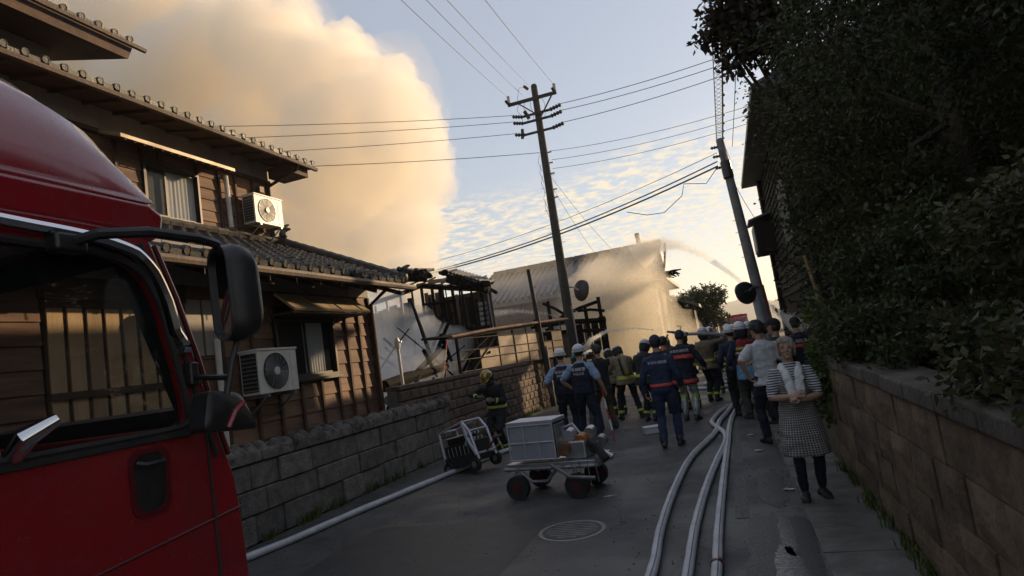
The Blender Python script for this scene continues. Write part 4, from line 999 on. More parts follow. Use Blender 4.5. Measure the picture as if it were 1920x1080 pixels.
for k in range(5): MB().bb(-7.42, -7.12, 18.93, 18.95, 2.85 + k * .16, 2.95 + k * .16).build('louvre', M['steel'], bh)
rq_ = random.Random(77)
for k in range(34):                                   # collapsed rafters and laths heaped in the ruin
    a = Vector((rq_.uniform(-10.6, -6.9), rq_.uniform(15.2, 18.9), rq_.uniform(.4, 1.9))); d_ = Vector((rq_.uniform(-1, 1), rq_.uniform(-.5, .5), rq_.uniform(.2, 1.3))).normalized() * rq_.uniform(.9, 2.3)
    if (a + d_).z > 4.2: d_.z *= .5
    r_ = rq_.uniform(.025, .07); MB().tube([a, a + d_ * .5 + Vector((0, 0, .03)), a + d_], [r_, r_ * .9, r_ * .6], 5).build('fallen_timber', M['char'], bh)
for k in range(16):
    x = rq_.uniform(-9.2, -7.0); MB().tube([(x, 18.9, rq_.uniform(1.2, 2.6)), (x + rq_.uniform(-.25, .25), 18.85, rq_.uniform(3.2, 4.3))], rq_.uniform(.02, .04), 5).build('lath', M['char'], bh)
# charred timbers fallen over the plot wall
bms = [((-7.0, 11.84, 1.5), (-6.9, 14.79, 1.72), .13, 'thick charred log lying along the top of the plot wall'),
       ((-7.0, 13.3, 1.66), (-7.0, 15.2, 2.3), .07, 'charred beam slanting up out of the rubble'),
       ((-7.05, 13.95, 2.2), (-6.95, 14.3, 1.5), .05, 'short charred stick leaning across the slanting beam'),
       ((-7.0, 14.95, 2.55), (-7.05, 15.5, 1.85), .06, 'broken charred prop under the carport corner'),
       ((-6.2, 10.6, .6), (-6.6, 12.7, 1.6), .06, 'burnt beam sloping down behind the stone wall'),
       ((-6.1, 11.6, .7), (-6.5, 13.2, 1.5), .05, 'second burnt beam sloping down behind the stone wall')]
for a, b, r_, l_ in bms:
    a, b = Vector(a), Vector(b)
    tag(MB().tube([a, a.lerp(b, .35) + Vector((0, 0, .02)), a.lerp(b, .7), b], [r_, r_ * 1.1, r_ * .85, r_ * .7], 7).build('charred_beam', M['char'], smooth=30), l_, 'beam')
mb = MB()
for k in range(26): lump(mb, (-7.3 + .9 * random.uniform(-1, .5), 10.9 + k * .28, .5 + .5 * random.random()), .42, 4, k)
tag(link('rubble', remeshed(mb, .07, [M['char']], 1)), 'heap of black burnt rubble behind the plot wall', 'rubble', kind='stuff')
# standpipe and survey pole
sp = wthing('standpipe', 'pale metal pipe post with a knobbed top before the smoke', 'pipe', (-6.3, 11.4, 0))
MB().tube([(-6.3, 11.4, 0), (-6.3, 11.36, 2.3)], .03, 10).build('pipe', M['beige_metal'], sp, smooth=True)
mb = MB(); mb.tube([(-6.3, 11.36, 2.22), (-6.3, 11.36, 2.3), (-6.3, 11.36, 2.36), (-6.3, 11.36, 2.44)], [.045, .06, .06, .03], 10); mb.tube([(-6.36, 11.36, 2.33), (-6.2, 11.36, 2.35)], .02, 6)
mb.build('cap', M['beige_metal'], sp, smooth=40)
svy = wthing('marker_pole', 'thin red and pale striped pole leaning at the wall corner', 'pole', (-6, 12.5, 0))
M['marker_red'] = mat('marker_red', (0.4, 0.03, 0.03), None, rough=.5); M['marker_pale'] = mat('marker_tan', (0.5, 0.35, 0.2), None, rough=.5)
P0, P1 = Vector((-6.0, 12.3, .95)), Vector((-6.0, 13.1, 2.3))
for k in range(6): MB().tube([P0.lerp(P1, k / 6), P0.lerp(P1, (k + 1) / 6)], .016, 7).build('stripe', M['marker_red'] if k in (0, 3, 5) else M['marker_pale'], svy)
MB().tube([(-6.0, 11.73, 0), P0], .016, 7).build('shaft', M['marker_pale'], svy)

# ------------------------------------------------------------------ the old storehouse behind the spray
kh = wthing('storehouse', 'large grey-tiled storehouse veiled by golden water spray', 'house', (-6.5, 29, 0))
M['storehouse_wall'] = mat('storehouse_wall', (0.17, 0.125, 0.085), (0.1, 0.075, 0.052), 1.2, 0.9, 0.2, 8)
kw = MB().bb(-10.3, -2.7, 28.1, 34, 0, 4.3).build('wall', M['storehouse_wall'], kh)
kr = MB(); e = [(-11.0, 27.3, 4.2), (-2.1, 27.3, 4.2), (-2.1, 35, 4.2), (-11.0, 35, 4.2)]; rg = [(-11.0, 31, 5.95), (-2.5, 31, 6.0)]
kr.add(e + rg + [(x, y, z - .18) for x, y, z in e], [(0, 1, 5, 4), (2, 3, 4, 5), (0, 4, 3), (1, 2, 5), (0, 6, 7, 1), (1, 7, 8, 2), (2, 8, 9, 3), (3, 9, 6, 0), (9, 8, 7, 6)])
kro = kr.build('roof', M['far_tile'], kh)
for k in range(30):
    x = -10.95 + k * .303
    pts = [(x, 27.26, 4.24), (x, 28.5, 4.72), (x, 29.8, 5.33), (x, 30.95, 6.02)]
    MB().tube(pts, .075, 6).build('tile_row', M['far_tile'], kro, smooth=True)
for k in range(14): MB().box((-10.7 + k * .62, 31, 6.03 + .004 * k), (.6, .4, .3)).build('ridge_tile', M['far_tile'], kro, bevel=.03)
MB().tube([(-11.06, 31, 6.0), (-11.1, 29.4, 5.25), (-11.06, 27.25, 4.3)], .12, 6).build('verge', M['far_tile'], kro)
MB().tube([(-3.4, 31, 6.1), (-3.42, 31, 6.75)], [.1, .12], 8).build('finial', M['far_tile'], kro)
for k in range(12): MB().bb(-10.2 + k * .64, -10.1 + k * .64, 28.02, 28.1, 0, 4.3).build('timber', M['cedar_dark'], kw)
for (x0, x1, z0, z1) in ((-6.0, -4.6, 2.6, 3.5), (-9.4, -8.2, 2.4, 3.4)): MB().bb(x0, x1, 28.0, 28.09, z0, z1).build('window', M['pane'], kw)
pent = MB().add([(-8.2, 26.7, 2.6), (-2.6, 26.7, 2.6), (-2.6, 28.1, 3.1), (-8.2, 28.1, 3.1), (-8.2, 26.7, 2.5), (-2.6, 26.7, 2.5), (-2.6, 28.1, 3.0), (-8.2, 28.1, 3.0)], [(0, 1, 2, 3), (7, 6, 5, 4), (0, 4, 5, 1), (1, 5, 6, 2), (2, 6, 7, 3), (3, 7, 4, 0)]).build('pent_roof', M['far_tile'], kh)
for k in range(18): MB().tube([(-8.1 + k * .32, 26.68, 2.63), (-8.1 + k * .32, 28.1, 3.14)], .055, 5).build('tile_row', M['far_tile'], pent)
for k in range(11):
    x = -2.35 + .07 * k; MB().tube([(x - .5, 27.5 + .05 * (k % 3), 4.35 - .02 * k), (x, 27.4, 4.3 - .05 * (k % 4)), (x + random.uniform(.1, .5), 27.4, 4.2 + random.uniform(-.25, .15))], [.06, .05, .025], 5).build('broken_rafter', M['char'], kh)
for (x, z) in ((-2.2, 4.1), (-2.5, 4.2)): MB().tube([(x, 27.7, 0), (x, 27.7, z)], .08, 6).build('post', M['char'], kh)
# burnt lean-to frame between the poles
bl = wthing('burnt_shed', 'black burnt lean-to frame of broken beams beside the utility pole', 'ruin', (-5.5, 23.5, 0))
for x, z0, z in ((-6.9, 0, 3.0), (-6.3, 0, 3.6), (-5.5, 0, 3.1), (-4.9, 0, 3.2), (-4.35, 0, 3.45)): MB().tube([(x, 23.4, z0), (x - .03, 23.4, z)], .07, 6).build('post', M['char'], bl)
for a, b, r_ in (((-7.1, 23.3, 2.75), (-4.2, 23.3, 2.55), .11), ((-7.0, 23.35, 2.4), (-4.3, 23.35, 2.2), .08), ((-6.5, 23.3, 3.55), (-5.6, 23.3, 2.9), .06), ((-6.0, 23.5, 2.9), (-4.4, 23.5, 3.3), .07), ((-5.2, 23.3, 3.05), (-4.2, 23.3, 2.9), .06)):
    MB().tube([a, Vector(a).lerp(Vector(b), .5) + Vector((0, 0, .05)), b], r_, 6).build('beam', M['char'], bl)
for k in range(9):
    x = -6.9 + k * .3
    MB().bb(x, x + .26, 23.42, 23.46, 1.3 + random.uniform(-.2, .2), 2.6 + random.uniform(-.3, .2)).build('board', M['char'] if k % 3 else M['ash_board'], bl)

# ------------------------------------------------------------------ far end of the street
def round_tree(label, x, y, h, r, seed, n=9000, size=.22, m='leaf_dark'):
    tp = [(x, y, 0), (x + .1, y, h * .35), (x, y, h * .7)]
    cl = clump_fill(x - r * .8, x + r * .8, y - r * .8, y + r * .8, h * .35, h * .92, 16, r * .38, seed)
    return tree('round_tree', label, (x, y, 0), (tp, [.2, .15, .06]), auto_limbs(tp, cl[::3], seed), cl, n, size, m, seed=seed, group='trees at the end of the street')
round_tree('bushy dark tree beyond the spray at the end of the street, tallest of the pair', -1.5, 39, 4.5, 1.35, 61)
round_tree('lower bushy tree left of the tallest one beyond the spray', -3.0, 37, 3.7, 1.1, 62)
fh = wthing('far_house', 'small dim house below the bushy trees beyond the spray', 'house', (-2.6, 34.5, 0))
MB().bb(-4.2, -1.5, 33.6, 36.5, 0, 2.9).build('wall', M['storehouse_wall'], fh)
MB().prism([(-4.5, 2.85), (-2.85, 3.6), (-1.2, 2.85), (-1.2, 3.0), (-2.85, 3.78), (-4.5, 3.0)], 'y', 33.2, 36.8).build('roof', M['far_tile'], fh)
MB().bb(-2.6, -1.9, 33.52, 33.6, .9, 1.9).build('window', M['pane'], fh)
for i, (x, y, w_, h_, d_) in enumerate(((-7.5, 70, 7, 4.2, 8), (10.5, 62, 6, 4.6, 9), (-5, 105, 7, 4, 8), (12, 100, 7, 4.4, 9), (12.5, 46, 6, 3.4, 7))):
    fz = wthing('street_house', ('distant hipped house down the street on the left side', 'distant house on the right side beyond the low house', 'farthest house on the left of the street', 'farthest house on the right of the street', 'two-storey house deep on the right behind the low house')[i], 'house', (x, y, 0))
    MB().bb(x - w_ / 2, x + w_ / 2, y - d_ / 2, y + d_ / 2, 0, h_).build('wall', M['plaster'], fz)
    MB().prism([(x - w_ / 2 - .5, h_), (x, h_ + 1.5), (x + w_ / 2 + .5, h_), (x + w_ / 2 + .5, h_ + .12), (x, h_ + 1.65), (x - w_ / 2 - .5, h_ + .12)], 'y', y - d_ / 2 - .5, y + d_ / 2 + .5).build('roof', M['far_tile'], fz)
    for k in range(2): MB().bb(x - w_ / 2 + .6 + k * 2.2, x - w_ / 2 + 1.8 + k * 2.2, y - d_ / 2 - .03, y - d_ / 2, 1, 2.2).build('window', M['pane'], fz)
# another engine far down the street
f2 = wthing('fire_engine', 'small distant red fire engine far down the street behind the crew', 'fire engine', (.1, 45, 0))
cbm = MB().prism([(43.5, .5), (43.45, 1.2), (43.7, 2.1), (45.0, 2.15), (45.0, .5)], 'x', -.55, 1.25).build('cab', M['red_paint'], f2, bevel=.05)
MB().bb(-.6, 1.3, 45.05, 48.5, .5, 2.3).build('body', M['red_paint'], f2, bevel=.05)
MB().add([(-.45, 43.46, 1.3), (1.15, 43.46, 1.3), (1.1, 43.66, 2.0), (-.4, 43.66, 2.0)], [(0, 1, 2, 3)]).build('windscreen', M['pane'], f2)
MB().bb(-.3, 1.0, 43.9, 44.2, 2.15, 2.3).build('light_bar', M['lamp_red'], f2, bevel=.03)
MB().bb(-.6, 1.3, 43.35, 43.5, .35, .7).build('bumper', M['beige_metal'], f2)
for y in (44.3, 47.4):
    for x in (-.5, 1.2): MB().tube([(x - .12, y, .4), (x + .12, y, .4)], .4, 18).build('wheel', M['rubber'], f2)
# ------------------------------------------------------------------ utility poles and wires
up = wthing('utility_pole', 'tall dark utility pole with crossarm and insulators left of the road', 'utility pole', (-5.3, 22.2, 0))
MB().tube([(-5.3, 22.2, 0), (-5.3, 22.2, 5.5), (-5.28, 22.2, 11.55)], [.19, .165, .12], 14).build('shaft', M['pole'], up, smooth=30)
MB().ell((-5.28, 22.2, 11.55), (.11, .11, .09)).build('cap', M['pole'], up, smooth=True)
ar = MB().bb(-6.35, -4.45, 22.03, 22.12, 10.98, 11.09).build('crossarm', M['pole'], up)
MB().tube([(-4.62, 22.07, 11.0), (-5.15, 22.07, 10.3)], .03, 6).build('brace', M['pole'], ar)
MB().tube([(-5.95, 22.07, 11.0), (-5.4, 22.07, 10.5)], .025, 6).build('brace', M['pole'], ar)
def insulator(p, d, parent, L=.32, r=.06, m='ceramic'):
    p = Vector(p); d = Vector(d).normalized(); pts = []; rs = []
    for k in range(9): pts.append(p + d * L * k / 8); rs.append(r if k % 2 else r * .45)
    return MB().tube(pts, rs, 9).build('insulator', M[m], parent, smooth=True)
for x in (-6.3, -4.5): insulator((x, 22.07, 11.09), (0, 0, 1), ar, .3, .07); insulator((x, 22.0, 11.04), (.0, -1, .05), ar, .34, .055, 'black_plastic')
insulator((-5.5, 22.1, 11.45), (-.2, -.9, .1), up, .3, .06, 'rust')
for z in (10.45, 10.2, 9.75):
    MB().bb(-5.9, -4.75, 22.02, 22.1, z - .035, z + .035).build('arm', M['pole'], up)
    insulator((-4.8, 22.07, z), (.95, -.3, .05), up, .5, .085, 'black_plastic'); insulator((-5.85, 22.07, z), (-.75, -.66, 0), up, .42, .08, 'black_plastic')
MB().tube([(-5.6, 22.0, 10.3), (-5.72, 21.95, 10.6)], .07, 8).build('fuse', M['pole'], up); MB().tube([(-5.95, 21.95, 9.6), (-5.9, 21.95, 9.95)], .06, 8).build('fuse', M['pole'], up)
for i in range(14):
    z = 2.6 + i * .42; s_ = 1 if i % 2 else -1
    MB().tube([(-5.3 + s_ * .14, 22.15, z), (-5.3 + s_ * .3, 22.15, z)], .009, 5).build('step', M['steel'], up)
for z in (7.2, 7.5, 8.1, 8.5, 8.9):
    insulator((-5.13, 22.1, z), (1, -.2, 0), up, .16, .035, 'black_plastic')
    MB().tube([(-5.45, 22.1, z), (-5.5, 21.95, z - .3), (-5.4, 21.95, z - .7)], .008, 4).build('jumper', M['wire'], up)
for k in range(5):
    x = -5.9 + k * .22
    MB().tube([(x, 22, 10.95), (x - .1 + .05 * k, 21.95, 10.7), (x + .08, 21.95, 10.4), (x + .02, 22, 10.2)], .008, 4).build('jumper', M['wire'], up)
MB().tube([(-5.5, 22, 11.5), (-5.8, 22, 11.55), (-5.95, 22, 11.1)], .007, 4).build('jumper', M['wire'], up)
MB().tube([(-5.13, 22.1, 3.2), (-5.1, 22.1, .5)], .035, 7).build('conduit', M['steel'], up)
# convex traffic mirrors
def traffic_mirror(label, c, n, r, arm, m_back='black_plastic'):
    t = wthing('traffic_mirror', label, 'mirror', c); c = Vector(c); n = Vector(n).normalized()
    u_ = n.cross(Vector((0, 0, 1))).normalized(); v_ = u_.cross(n)
    def ring(rr, d): return [c + n * d + (u_ * cos(2 * pi * k / 24) + v_ * sin(2 * pi * k / 24)) * rr for k in range(24)]
    bk_ = MB(); bk_.loft([ring(r * .2, -.085), ring(r * .25, -.06), ring(r * .8, -.035), ring(r * .98, -.01), ring(r * 1.02, .02)]); bo = bk_.build('back_shell', M[m_back], t, smooth=True)
    ri = MB(); ri.loft([ring(r * 1.02, .02), ring(r * 1.06, .03), ring(r * 1.0, .045)], cap=False); ri.build('rim', M['orange_rim'], bo, smooth=True)
    gl = MB(); gl.loft([ring(r * 1.0, .022), ring(r * .8, .05), ring(r * .4, .075), ring(r * .05, .08)]); gl.build('mirror_glass', M['mirror'], bo, smooth=True)
    hd_ = MB(); hs_ = []
    for k in range(13):
        a = pi * k / 12; q = c + (u_ * cos(a) + v_ * sin(a)) * r * 1.07; hs_.append((q + n * .0, q + n * .09 * sin(a) + n * .03))
    V = [p for h in hs_ for p in h]; hd_.add(V, [(2 * k, 2 * k + 1, 2 * k + 3, 2 * k + 2) for k in range(12)])
    ho = hd_.build('hood', M[m_back], t); so = ho.modifiers.new('s', 'SOLIDIFY'); so.thickness = .012
    MB().tube(arm, .03, 7).build('arm', M['steel'], t, smooth=True)
    return t
M['orange_rim'] = mat('rim_orange', (0.5, 0.12, 0.03), None, rough=.4)
traffic_mirror('round traffic mirror seen from behind on the tall utility pole', (-4.7, 22.1, 3.68), (.55, .8, -.1), .36, [(-5.2, 22.2, 3.9), (-4.95, 22.1, 3.85), (-4.75, 22.02, 3.7)])
traffic_mirror('round traffic mirror seen from behind on the leaning pole at right', (.58, 17.4, 2.48), (-.5, .85, -.1), .28, [(.9, 17.6, 2.6), (.75, 17.5, 2.6), (.62, 17.35, 2.5)])
# small pole by the carport
tp_ = wthing('service_pole', 'short thin dark pole beside the carport', 'pole', (-5.55, 19.3, 0))
MB().tube([(-5.55, 19.4, 0), (-5.6, 18.96, 4.36)], [.085, .06], 9).build('shaft', M['pole'], tp_, smooth=True)
MB().tube([(-5.56, 19.0, 3.75), (-5.42, 19.0, 3.8)], .02, 6).build('hook', M['steel'], tp_); MB().tube([(-5.47, 19.3, .2), (-5.47, 19.25, 1.9)], .03, 7).build('conduit', M['steel'], tp_)
# leaning pole on the right
lp = wthing('utility_pole', 'leaning utility pole with orange guard at the right of the road', 'utility pole', (1.02, 17.3, 0))
b0, b1 = Vector((1.02, 17.3, 0)), Vector((.66, 18.5, 6.9))
MB().tube([b0, b0.lerp(b1, .5), b1], [.15, .135, .105], 12).build('shaft', M['pole2'] if 'pole2' in M else mat('pole_grey', (0.13, 0.125, 0.12), (0.2, 0.19, 0.18), 4, .85, .3, 40), lp, smooth=True)
mb = MB(); gs = [b0.lerp(b1, t) for t in (.12, .2, .3, .38)]
gs = [g_ + Vector((.07, 0, 0)) for g_ in gs]; mb.tube(gs, [.1, .097, .096, .094], 12); mb.build('guard', mat('guard_orange', (0.36, 0.06, 0.03), (0.24, 0.045, 0.03), 6, .6), lp, smooth=True)
mb = MB(); q0, q1 = b0.lerp(b1, .17) + Vector((-.1, -.1, 0)), b0.lerp(b1, .345) + Vector((-.1, -.1, 0)); mb.tube([q0, q1], .11, 10); mb.build('sign_wrap', mat('grey_wrap', (0.25, 0.26, 0.28), (0.32, 0.33, 0.35), 5, .6), lp, smooth=True)
tr_ = b0.lerp(b1, .87); MB().tube([tr_ + Vector((0, -.12, -.3)), tr_ + Vector((-.02, -.1, .2))], .14, 10).build('cable_box', M['black_plastic'], lp, bevel=.02)
for t in (.88, .93, .97): insulator(b0.lerp(b1, t), (-1, .3, .1), lp, .3, .05, 'black_plastic')
for t in (.5, .55, .6, .65): MB().tube([b0.lerp(b1, t), b0.lerp(b1, t) + Vector((-.2, -.05, 0))], .008, 5).build('step', M['steel'], lp)
for k in range(5): MB().tube([b0.lerp(b1, .95) + Vector((.05 * k - .1, -.1, 0)), b0.lerp(b1, .9) + Vector((.04 * k, -.2, -.15)), b0.lerp(b1, .83) + Vector((.03 * k - .05, -.1, 0))], .008, 4).build('jumper', M['wire'], lp)

def wire(label, a, b, sag, r=.011, group=None, n=18, twist=0, name='overhead_wire'):
    a, b = Vector(a), Vector(b); pts = []
    for k in range(n + 1):
        t = k / n; p = a.lerp(b, t); p.z -= sag * 4 * t * (1 - t); pts.append(p)
    return tag(MB().tube(pts, r, 5).build(name, M['wire'], smooth=True), label, 'wire', group)
# towards the viewer over the left kerb
for x, z, w_ in ((-6.3, 11.35, 'leftmost'), (-5.75, 11.3, 'second from left'), (-5.45, 11.6, 'third from left'), (-4.5, 11.35, 'rightmost')):
    wire(f'thin wire from the tall pole top to the upper left, {w_} of four', (x, 22.1, z), (x + .1, -8, 11.2), .5, .009, 'wires overhead along the left kerb', n=26)
for k, z in enumerate((10.45, 10.2, 9.75)):
    wire(f'wire crossing the smoke to the left of the tall pole, {("uppermost", "middle", "lowest")[k]} of three', (-6.15, 21.8, z + .05), (-22.5, 5.7, 9.6 - .55 * k), .35, .01, 'wires crossing the smoke')
    wire(f'wire climbing to the right from the tall pole insulators, {("uppermost", "middle", "lowest")[k]} of three', (-4.35, 21.9, z + .05), (3.2 + 2.1, 20 - .5, 9.75 - .27 * k + .4), .25, .012, 'wires climbing right from the pole top')
    wire(f'thin wire running right from the middle of the tall pole, {("uppermost", "middle", "lowest")[k]} of three', (-5.0, 22, 8.9 - .33 * k), (2.6, 19.2, 7.95 - .24 * k), .2, .008, 'thin wires from mid-pole to the right')
wire('single wire running left from the middle of the tall pole', (-5.4, 22, 8.94), (-17, 10.5, 8.25), .2, .011)
# heavy bundle from the leaning pole across behind the tall pole
for k, (dz, r_) in enumerate(((0, .026), (.13, .02))):
    wire(('thick black cable bundle sloping down left behind the tall pole', 'second cable just above the thick bundle')[k], (.5, 18.4, 6.15 + dz), (-20.5, 26.2, 6.75 + dz * .2), 1.05, r_, 'heavy cables behind the tall pole', n=30)
wire('thin wire above the thick cable bundle behind the tall pole', (.53, 18.4, 6.52), (-21, 26.2, 7.1), 1.0, .009)
# looped drop hanging under the bundle
mbp = [Vector((.45, 18.4, 6.1)), Vector((.1, 18.5, 5.75)), Vector((-.5, 18.6, 5.9)), Vector((-.62, 18.75, 5.6)), Vector((-1.2, 18.9, 5.25)), Vector((-1.7, 19, 5.3)), Vector((-2.3, 19.2, 5.55))]
tag(MB().tube(mbp, .012, 5).build('drop_wire', M['wire'], smooth=True), 'slack looped wire hanging under the thick cable bundle', 'wire')
# laced pair of cables along the right kerb over the viewer's head
cb_ = wthing('cable_run', 'laced pair of cables rising steeply from the leaning pole over the street', 'cable', (.66, 18.4, 6.8))
def cpt(x, y, z): t = (18.4 - y) / 24.4; return Vector((x + .05 * t, y, z + (7.0 - z) * t - .28 * 4 * t * (1 - t)))
for x, z, r_ in ((.57, 6.85, .012), (.73, 6.8, .021)): MB().tube([cpt(x, 18.4 - k * .6, z) for k in range(41)], r_, 6).build('cable', M['wire'], cb_, smooth=True)
for s_ in (0, 1): MB().tube([cpt((.57, .73)[(k + s_) % 2], 18.2 - k * .28, 6.83) for k in range(70)], .005, 4).build('lacing', M['wire'], cb_)
for k in range(14): MB().ell(cpt(.73, 18 - k * .75, 6.8) + Vector((.02, 0, .0)), (.035, .05, .035), nu=7, nv=5).build('clip', M['wire'], cb_)
wire('thin cable rising steeply right of the laced pair over the street', (.95, 18.4, 6.6), (1.0, -6, 7.0), .28, .008, n=40)
for k in range(2): wire(('thin service wire dropping from mid-pole toward the burnt house', 'second thin service wire dropping from mid-pole')[k], (-5.2, 22.1, 8.1 - .4 * k), (-3.2 - k, 27.4, 4.4), .3, .006)
wire('guy wire from the leaning pole to the dark house', (.7, 18.3, 6.0), (1.3, 20, 4.7), .1, .008)
# ------------------------------------------------------------------ people
def cloth(name, c, c2=None, rough=.85, scale=14): return mat(name, c, c2 or tuple(x * .72 for x in c), scale, rough, .35, 45, dist=.01, local=True)
CL = {
 'skin': mat('skin', (0.42, 0.25, 0.17), (0.36, 0.2, 0.13), 9, .55, local=True),
 'hair_black': mat('hair_black', (0.012, 0.01, 0.009), (0.03, 0.025, 0.02), 40, .5, .5, 120, dist=.004, local=True),
 'hair_grey': mat('hair_grey', (0.42, 0.38, 0.33), (0.22, 0.2, 0.17), 30, .6, .6, 90, dist=.006, local=True, stretch=(3, 1, .4)),
 'black': cloth('cloth_black', (.012, .012, .014)), 'bunker': cloth('bunker_black', (.016, .016, .02)), 'navy': cloth('cloth_navy', (.012, .02, .05)), 'navy_suit': cloth('duty_navy', (.022, .036, .085)),
 'navy_dark': cloth('cloth_midnight', (.008, .011, .025)), 'police_blue': cloth('shirt_blue', (.26, .36, .52)), 'police_navy': cloth('police_navy', (.012, .016, .035)),
 'tan': cloth('bunker_tan', (.2, .15, .095)), 'brown': cloth('trouser_brown', (.09, .058, .033)), 'olive': cloth('trouser_olive', (.05, .052, .04)), 'charcoal': cloth('jacket_charcoal', (.014, .018, .018)),
 'white': cloth('tshirt_white', (.62, .63, .66)), 'towel': cloth('towel_white', (.75, .74, .72)), 'red': cloth('vest_red', (.28, .022, .03)), 'blue_cloth': cloth('cloth_blue', (.16, .36, .55)),
 'teal': cloth('jacket_grey_blue', (.14, .19, .23)), 'silver': mat('silver_cloth', (.5, .51, .52), (.24, .25, .26), 12, .35, .6, 25, metal=.5, local=True), 'grey': cloth('cloth_grey', (.09, .09, .095)),
 'boot': mat('boot_rubber', (.01, .01, .01), (.02, .02, .02), 10, .4, local=True), 'shoe': mat('shoe_dark', (.018, .016, .016), None, .5),
 'lime': mat('reflective_lime', (.5, .6, .08), (.38, .48, .06), 20, .45, local=True), 'orange': mat('reflective_red', (.62, .07, .05), (.5, .05, .04), 20, .5, local=True), 'silver_band': mat('reflective_silver', (.5, .5, .48), None, rough=.4),
 'helmet_white': mat('helmet_white', (.6, .61, .63), (.52, .53, .55), 6, .3, local=True), 'helmet_gold': mat('helmet_gold', (.32, .24, .08), (.22, .17, .06), 8, .25, metal=.6, local=True), 'helmet_silver': mat('helmet_silver', (.5, .5, .52), None, rough=.25, metal=.7),
 'helmet_teal': mat('helmet_green', (.05, .22, .2), None, rough=.35), 'cap_navy': cloth('cap_navy', (.025, .04, .075)), 'visor': glass_mat('visor', (.03, .03, .035), .05, .55), 'glove': cloth('glove', (.2, .18, .13)), 'print': mat('print_white', (.7, .7, .68), None, rough=.6),
 'lip': mat('lip', (.34, .14, .11), None, rough=.5), 'eye': mat('eye_dark', (.02, .016, .014), None, rough=.15), 'tank': mat('air_tank', (.16, .13, .05), (.1, .09, .04), 8, .4, local=True)}
def pattern_mat(name, kind):
    m = bpy.data.materials.new(name); m.use_nodes = True; t = m.node_tree; b = t.nodes['Principled BSDF']; b.inputs['Roughness'].default_value = .9
    tcn = t.nodes.new('ShaderNodeTexCoord'); sp = t.nodes.new('ShaderNodeSeparateXYZ'); t.links.new(tcn.outputs['Object'], sp.inputs[0])
    def ma(op, a, bb=None):
        n = t.nodes.new('ShaderNodeMath'); n.operation = op
        for i, x in enumerate((a, bb)):
            if x is None: continue
            if isinstance(x, (int, float)): n.inputs[i].default_value = x
            else: t.links.new(x, n.inputs[i])
        return n.outputs[0]
    def stripes(v, per, duty): return ma('LESS_THAN', ma('FRACT', ma('MULTIPLY', v, 1 / per)), duty)
    if kind == 'stripe':
        f = stripes(ma('ADD', sp.outputs[2], ma('MULTIPLY', sp.outputs[0], .0)), .027, .5); ca, cb = (.03, .035, .06, 1), (.5, .5, .5, 1)
    else:
        nz = t.nodes.new('ShaderNodeTexNoise'); nz.inputs['Scale'].default_value = 9; nz.inputs['Detail'].default_value = 2; t.links.new(tcn.outputs['Object'], nz.inputs['Vector'])
        xx = ma('MULTIPLY', ma('ARCTAN2', sp.outputs[0], sp.outputs[1]), .2)
        f = ma('MULTIPLY', ma('MAXIMUM', stripes(xx, .024, .36), stripes(sp.outputs[2], .024, .36)), ma('ADD', nz.outputs['Fac'], .35)); ca, cb = (.03, .028, .03, 1), (.33, .31, .29, 1)
    mx = t.nodes.new('ShaderNodeMixRGB'); mx.inputs[1].default_value = ca; mx.inputs[2].default_value = cb
    t.links.new(f, mx.inputs[0]); t.links.new(mx.outputs[0], b.inputs['Base Color']); return m
CL['stripe'] = pattern_mat('striped_shirt', 'stripe'); CL['check'] = pattern_mat('checked_apron', 'check')

def ik(a, b, l1, l2, pole):
    """joint between a and b for two bones, bent towards pole"""
    a, b = Vector(a), Vector(b); d = b - a; L = min(d.length, (l1 + l2) * .995); d.normalize(); b = a + d * L
    x = (l1 * l1 - l2 * l2 + L * L) / (2 * L); h = math.sqrt(max(l1 * l1 - x * x, 0)); p = Vector(pole); p = (p - d * p.dot(d)).normalized()
    return a + d * x + p * h, b
def ring(c, rx, ry, n=14, M3=None):
    o = []
    for k in range(n):
        a = 2 * pi * k / n; ca, sa = cos(a), sin(a)
        v = Vector((rx * math.copysign(abs(ca) ** .85, ca), ry * math.copysign(abs(sa) ** .85, sa), 0)); o.append(Vector(c) + (M3 @ v if M3 else v))
    return o

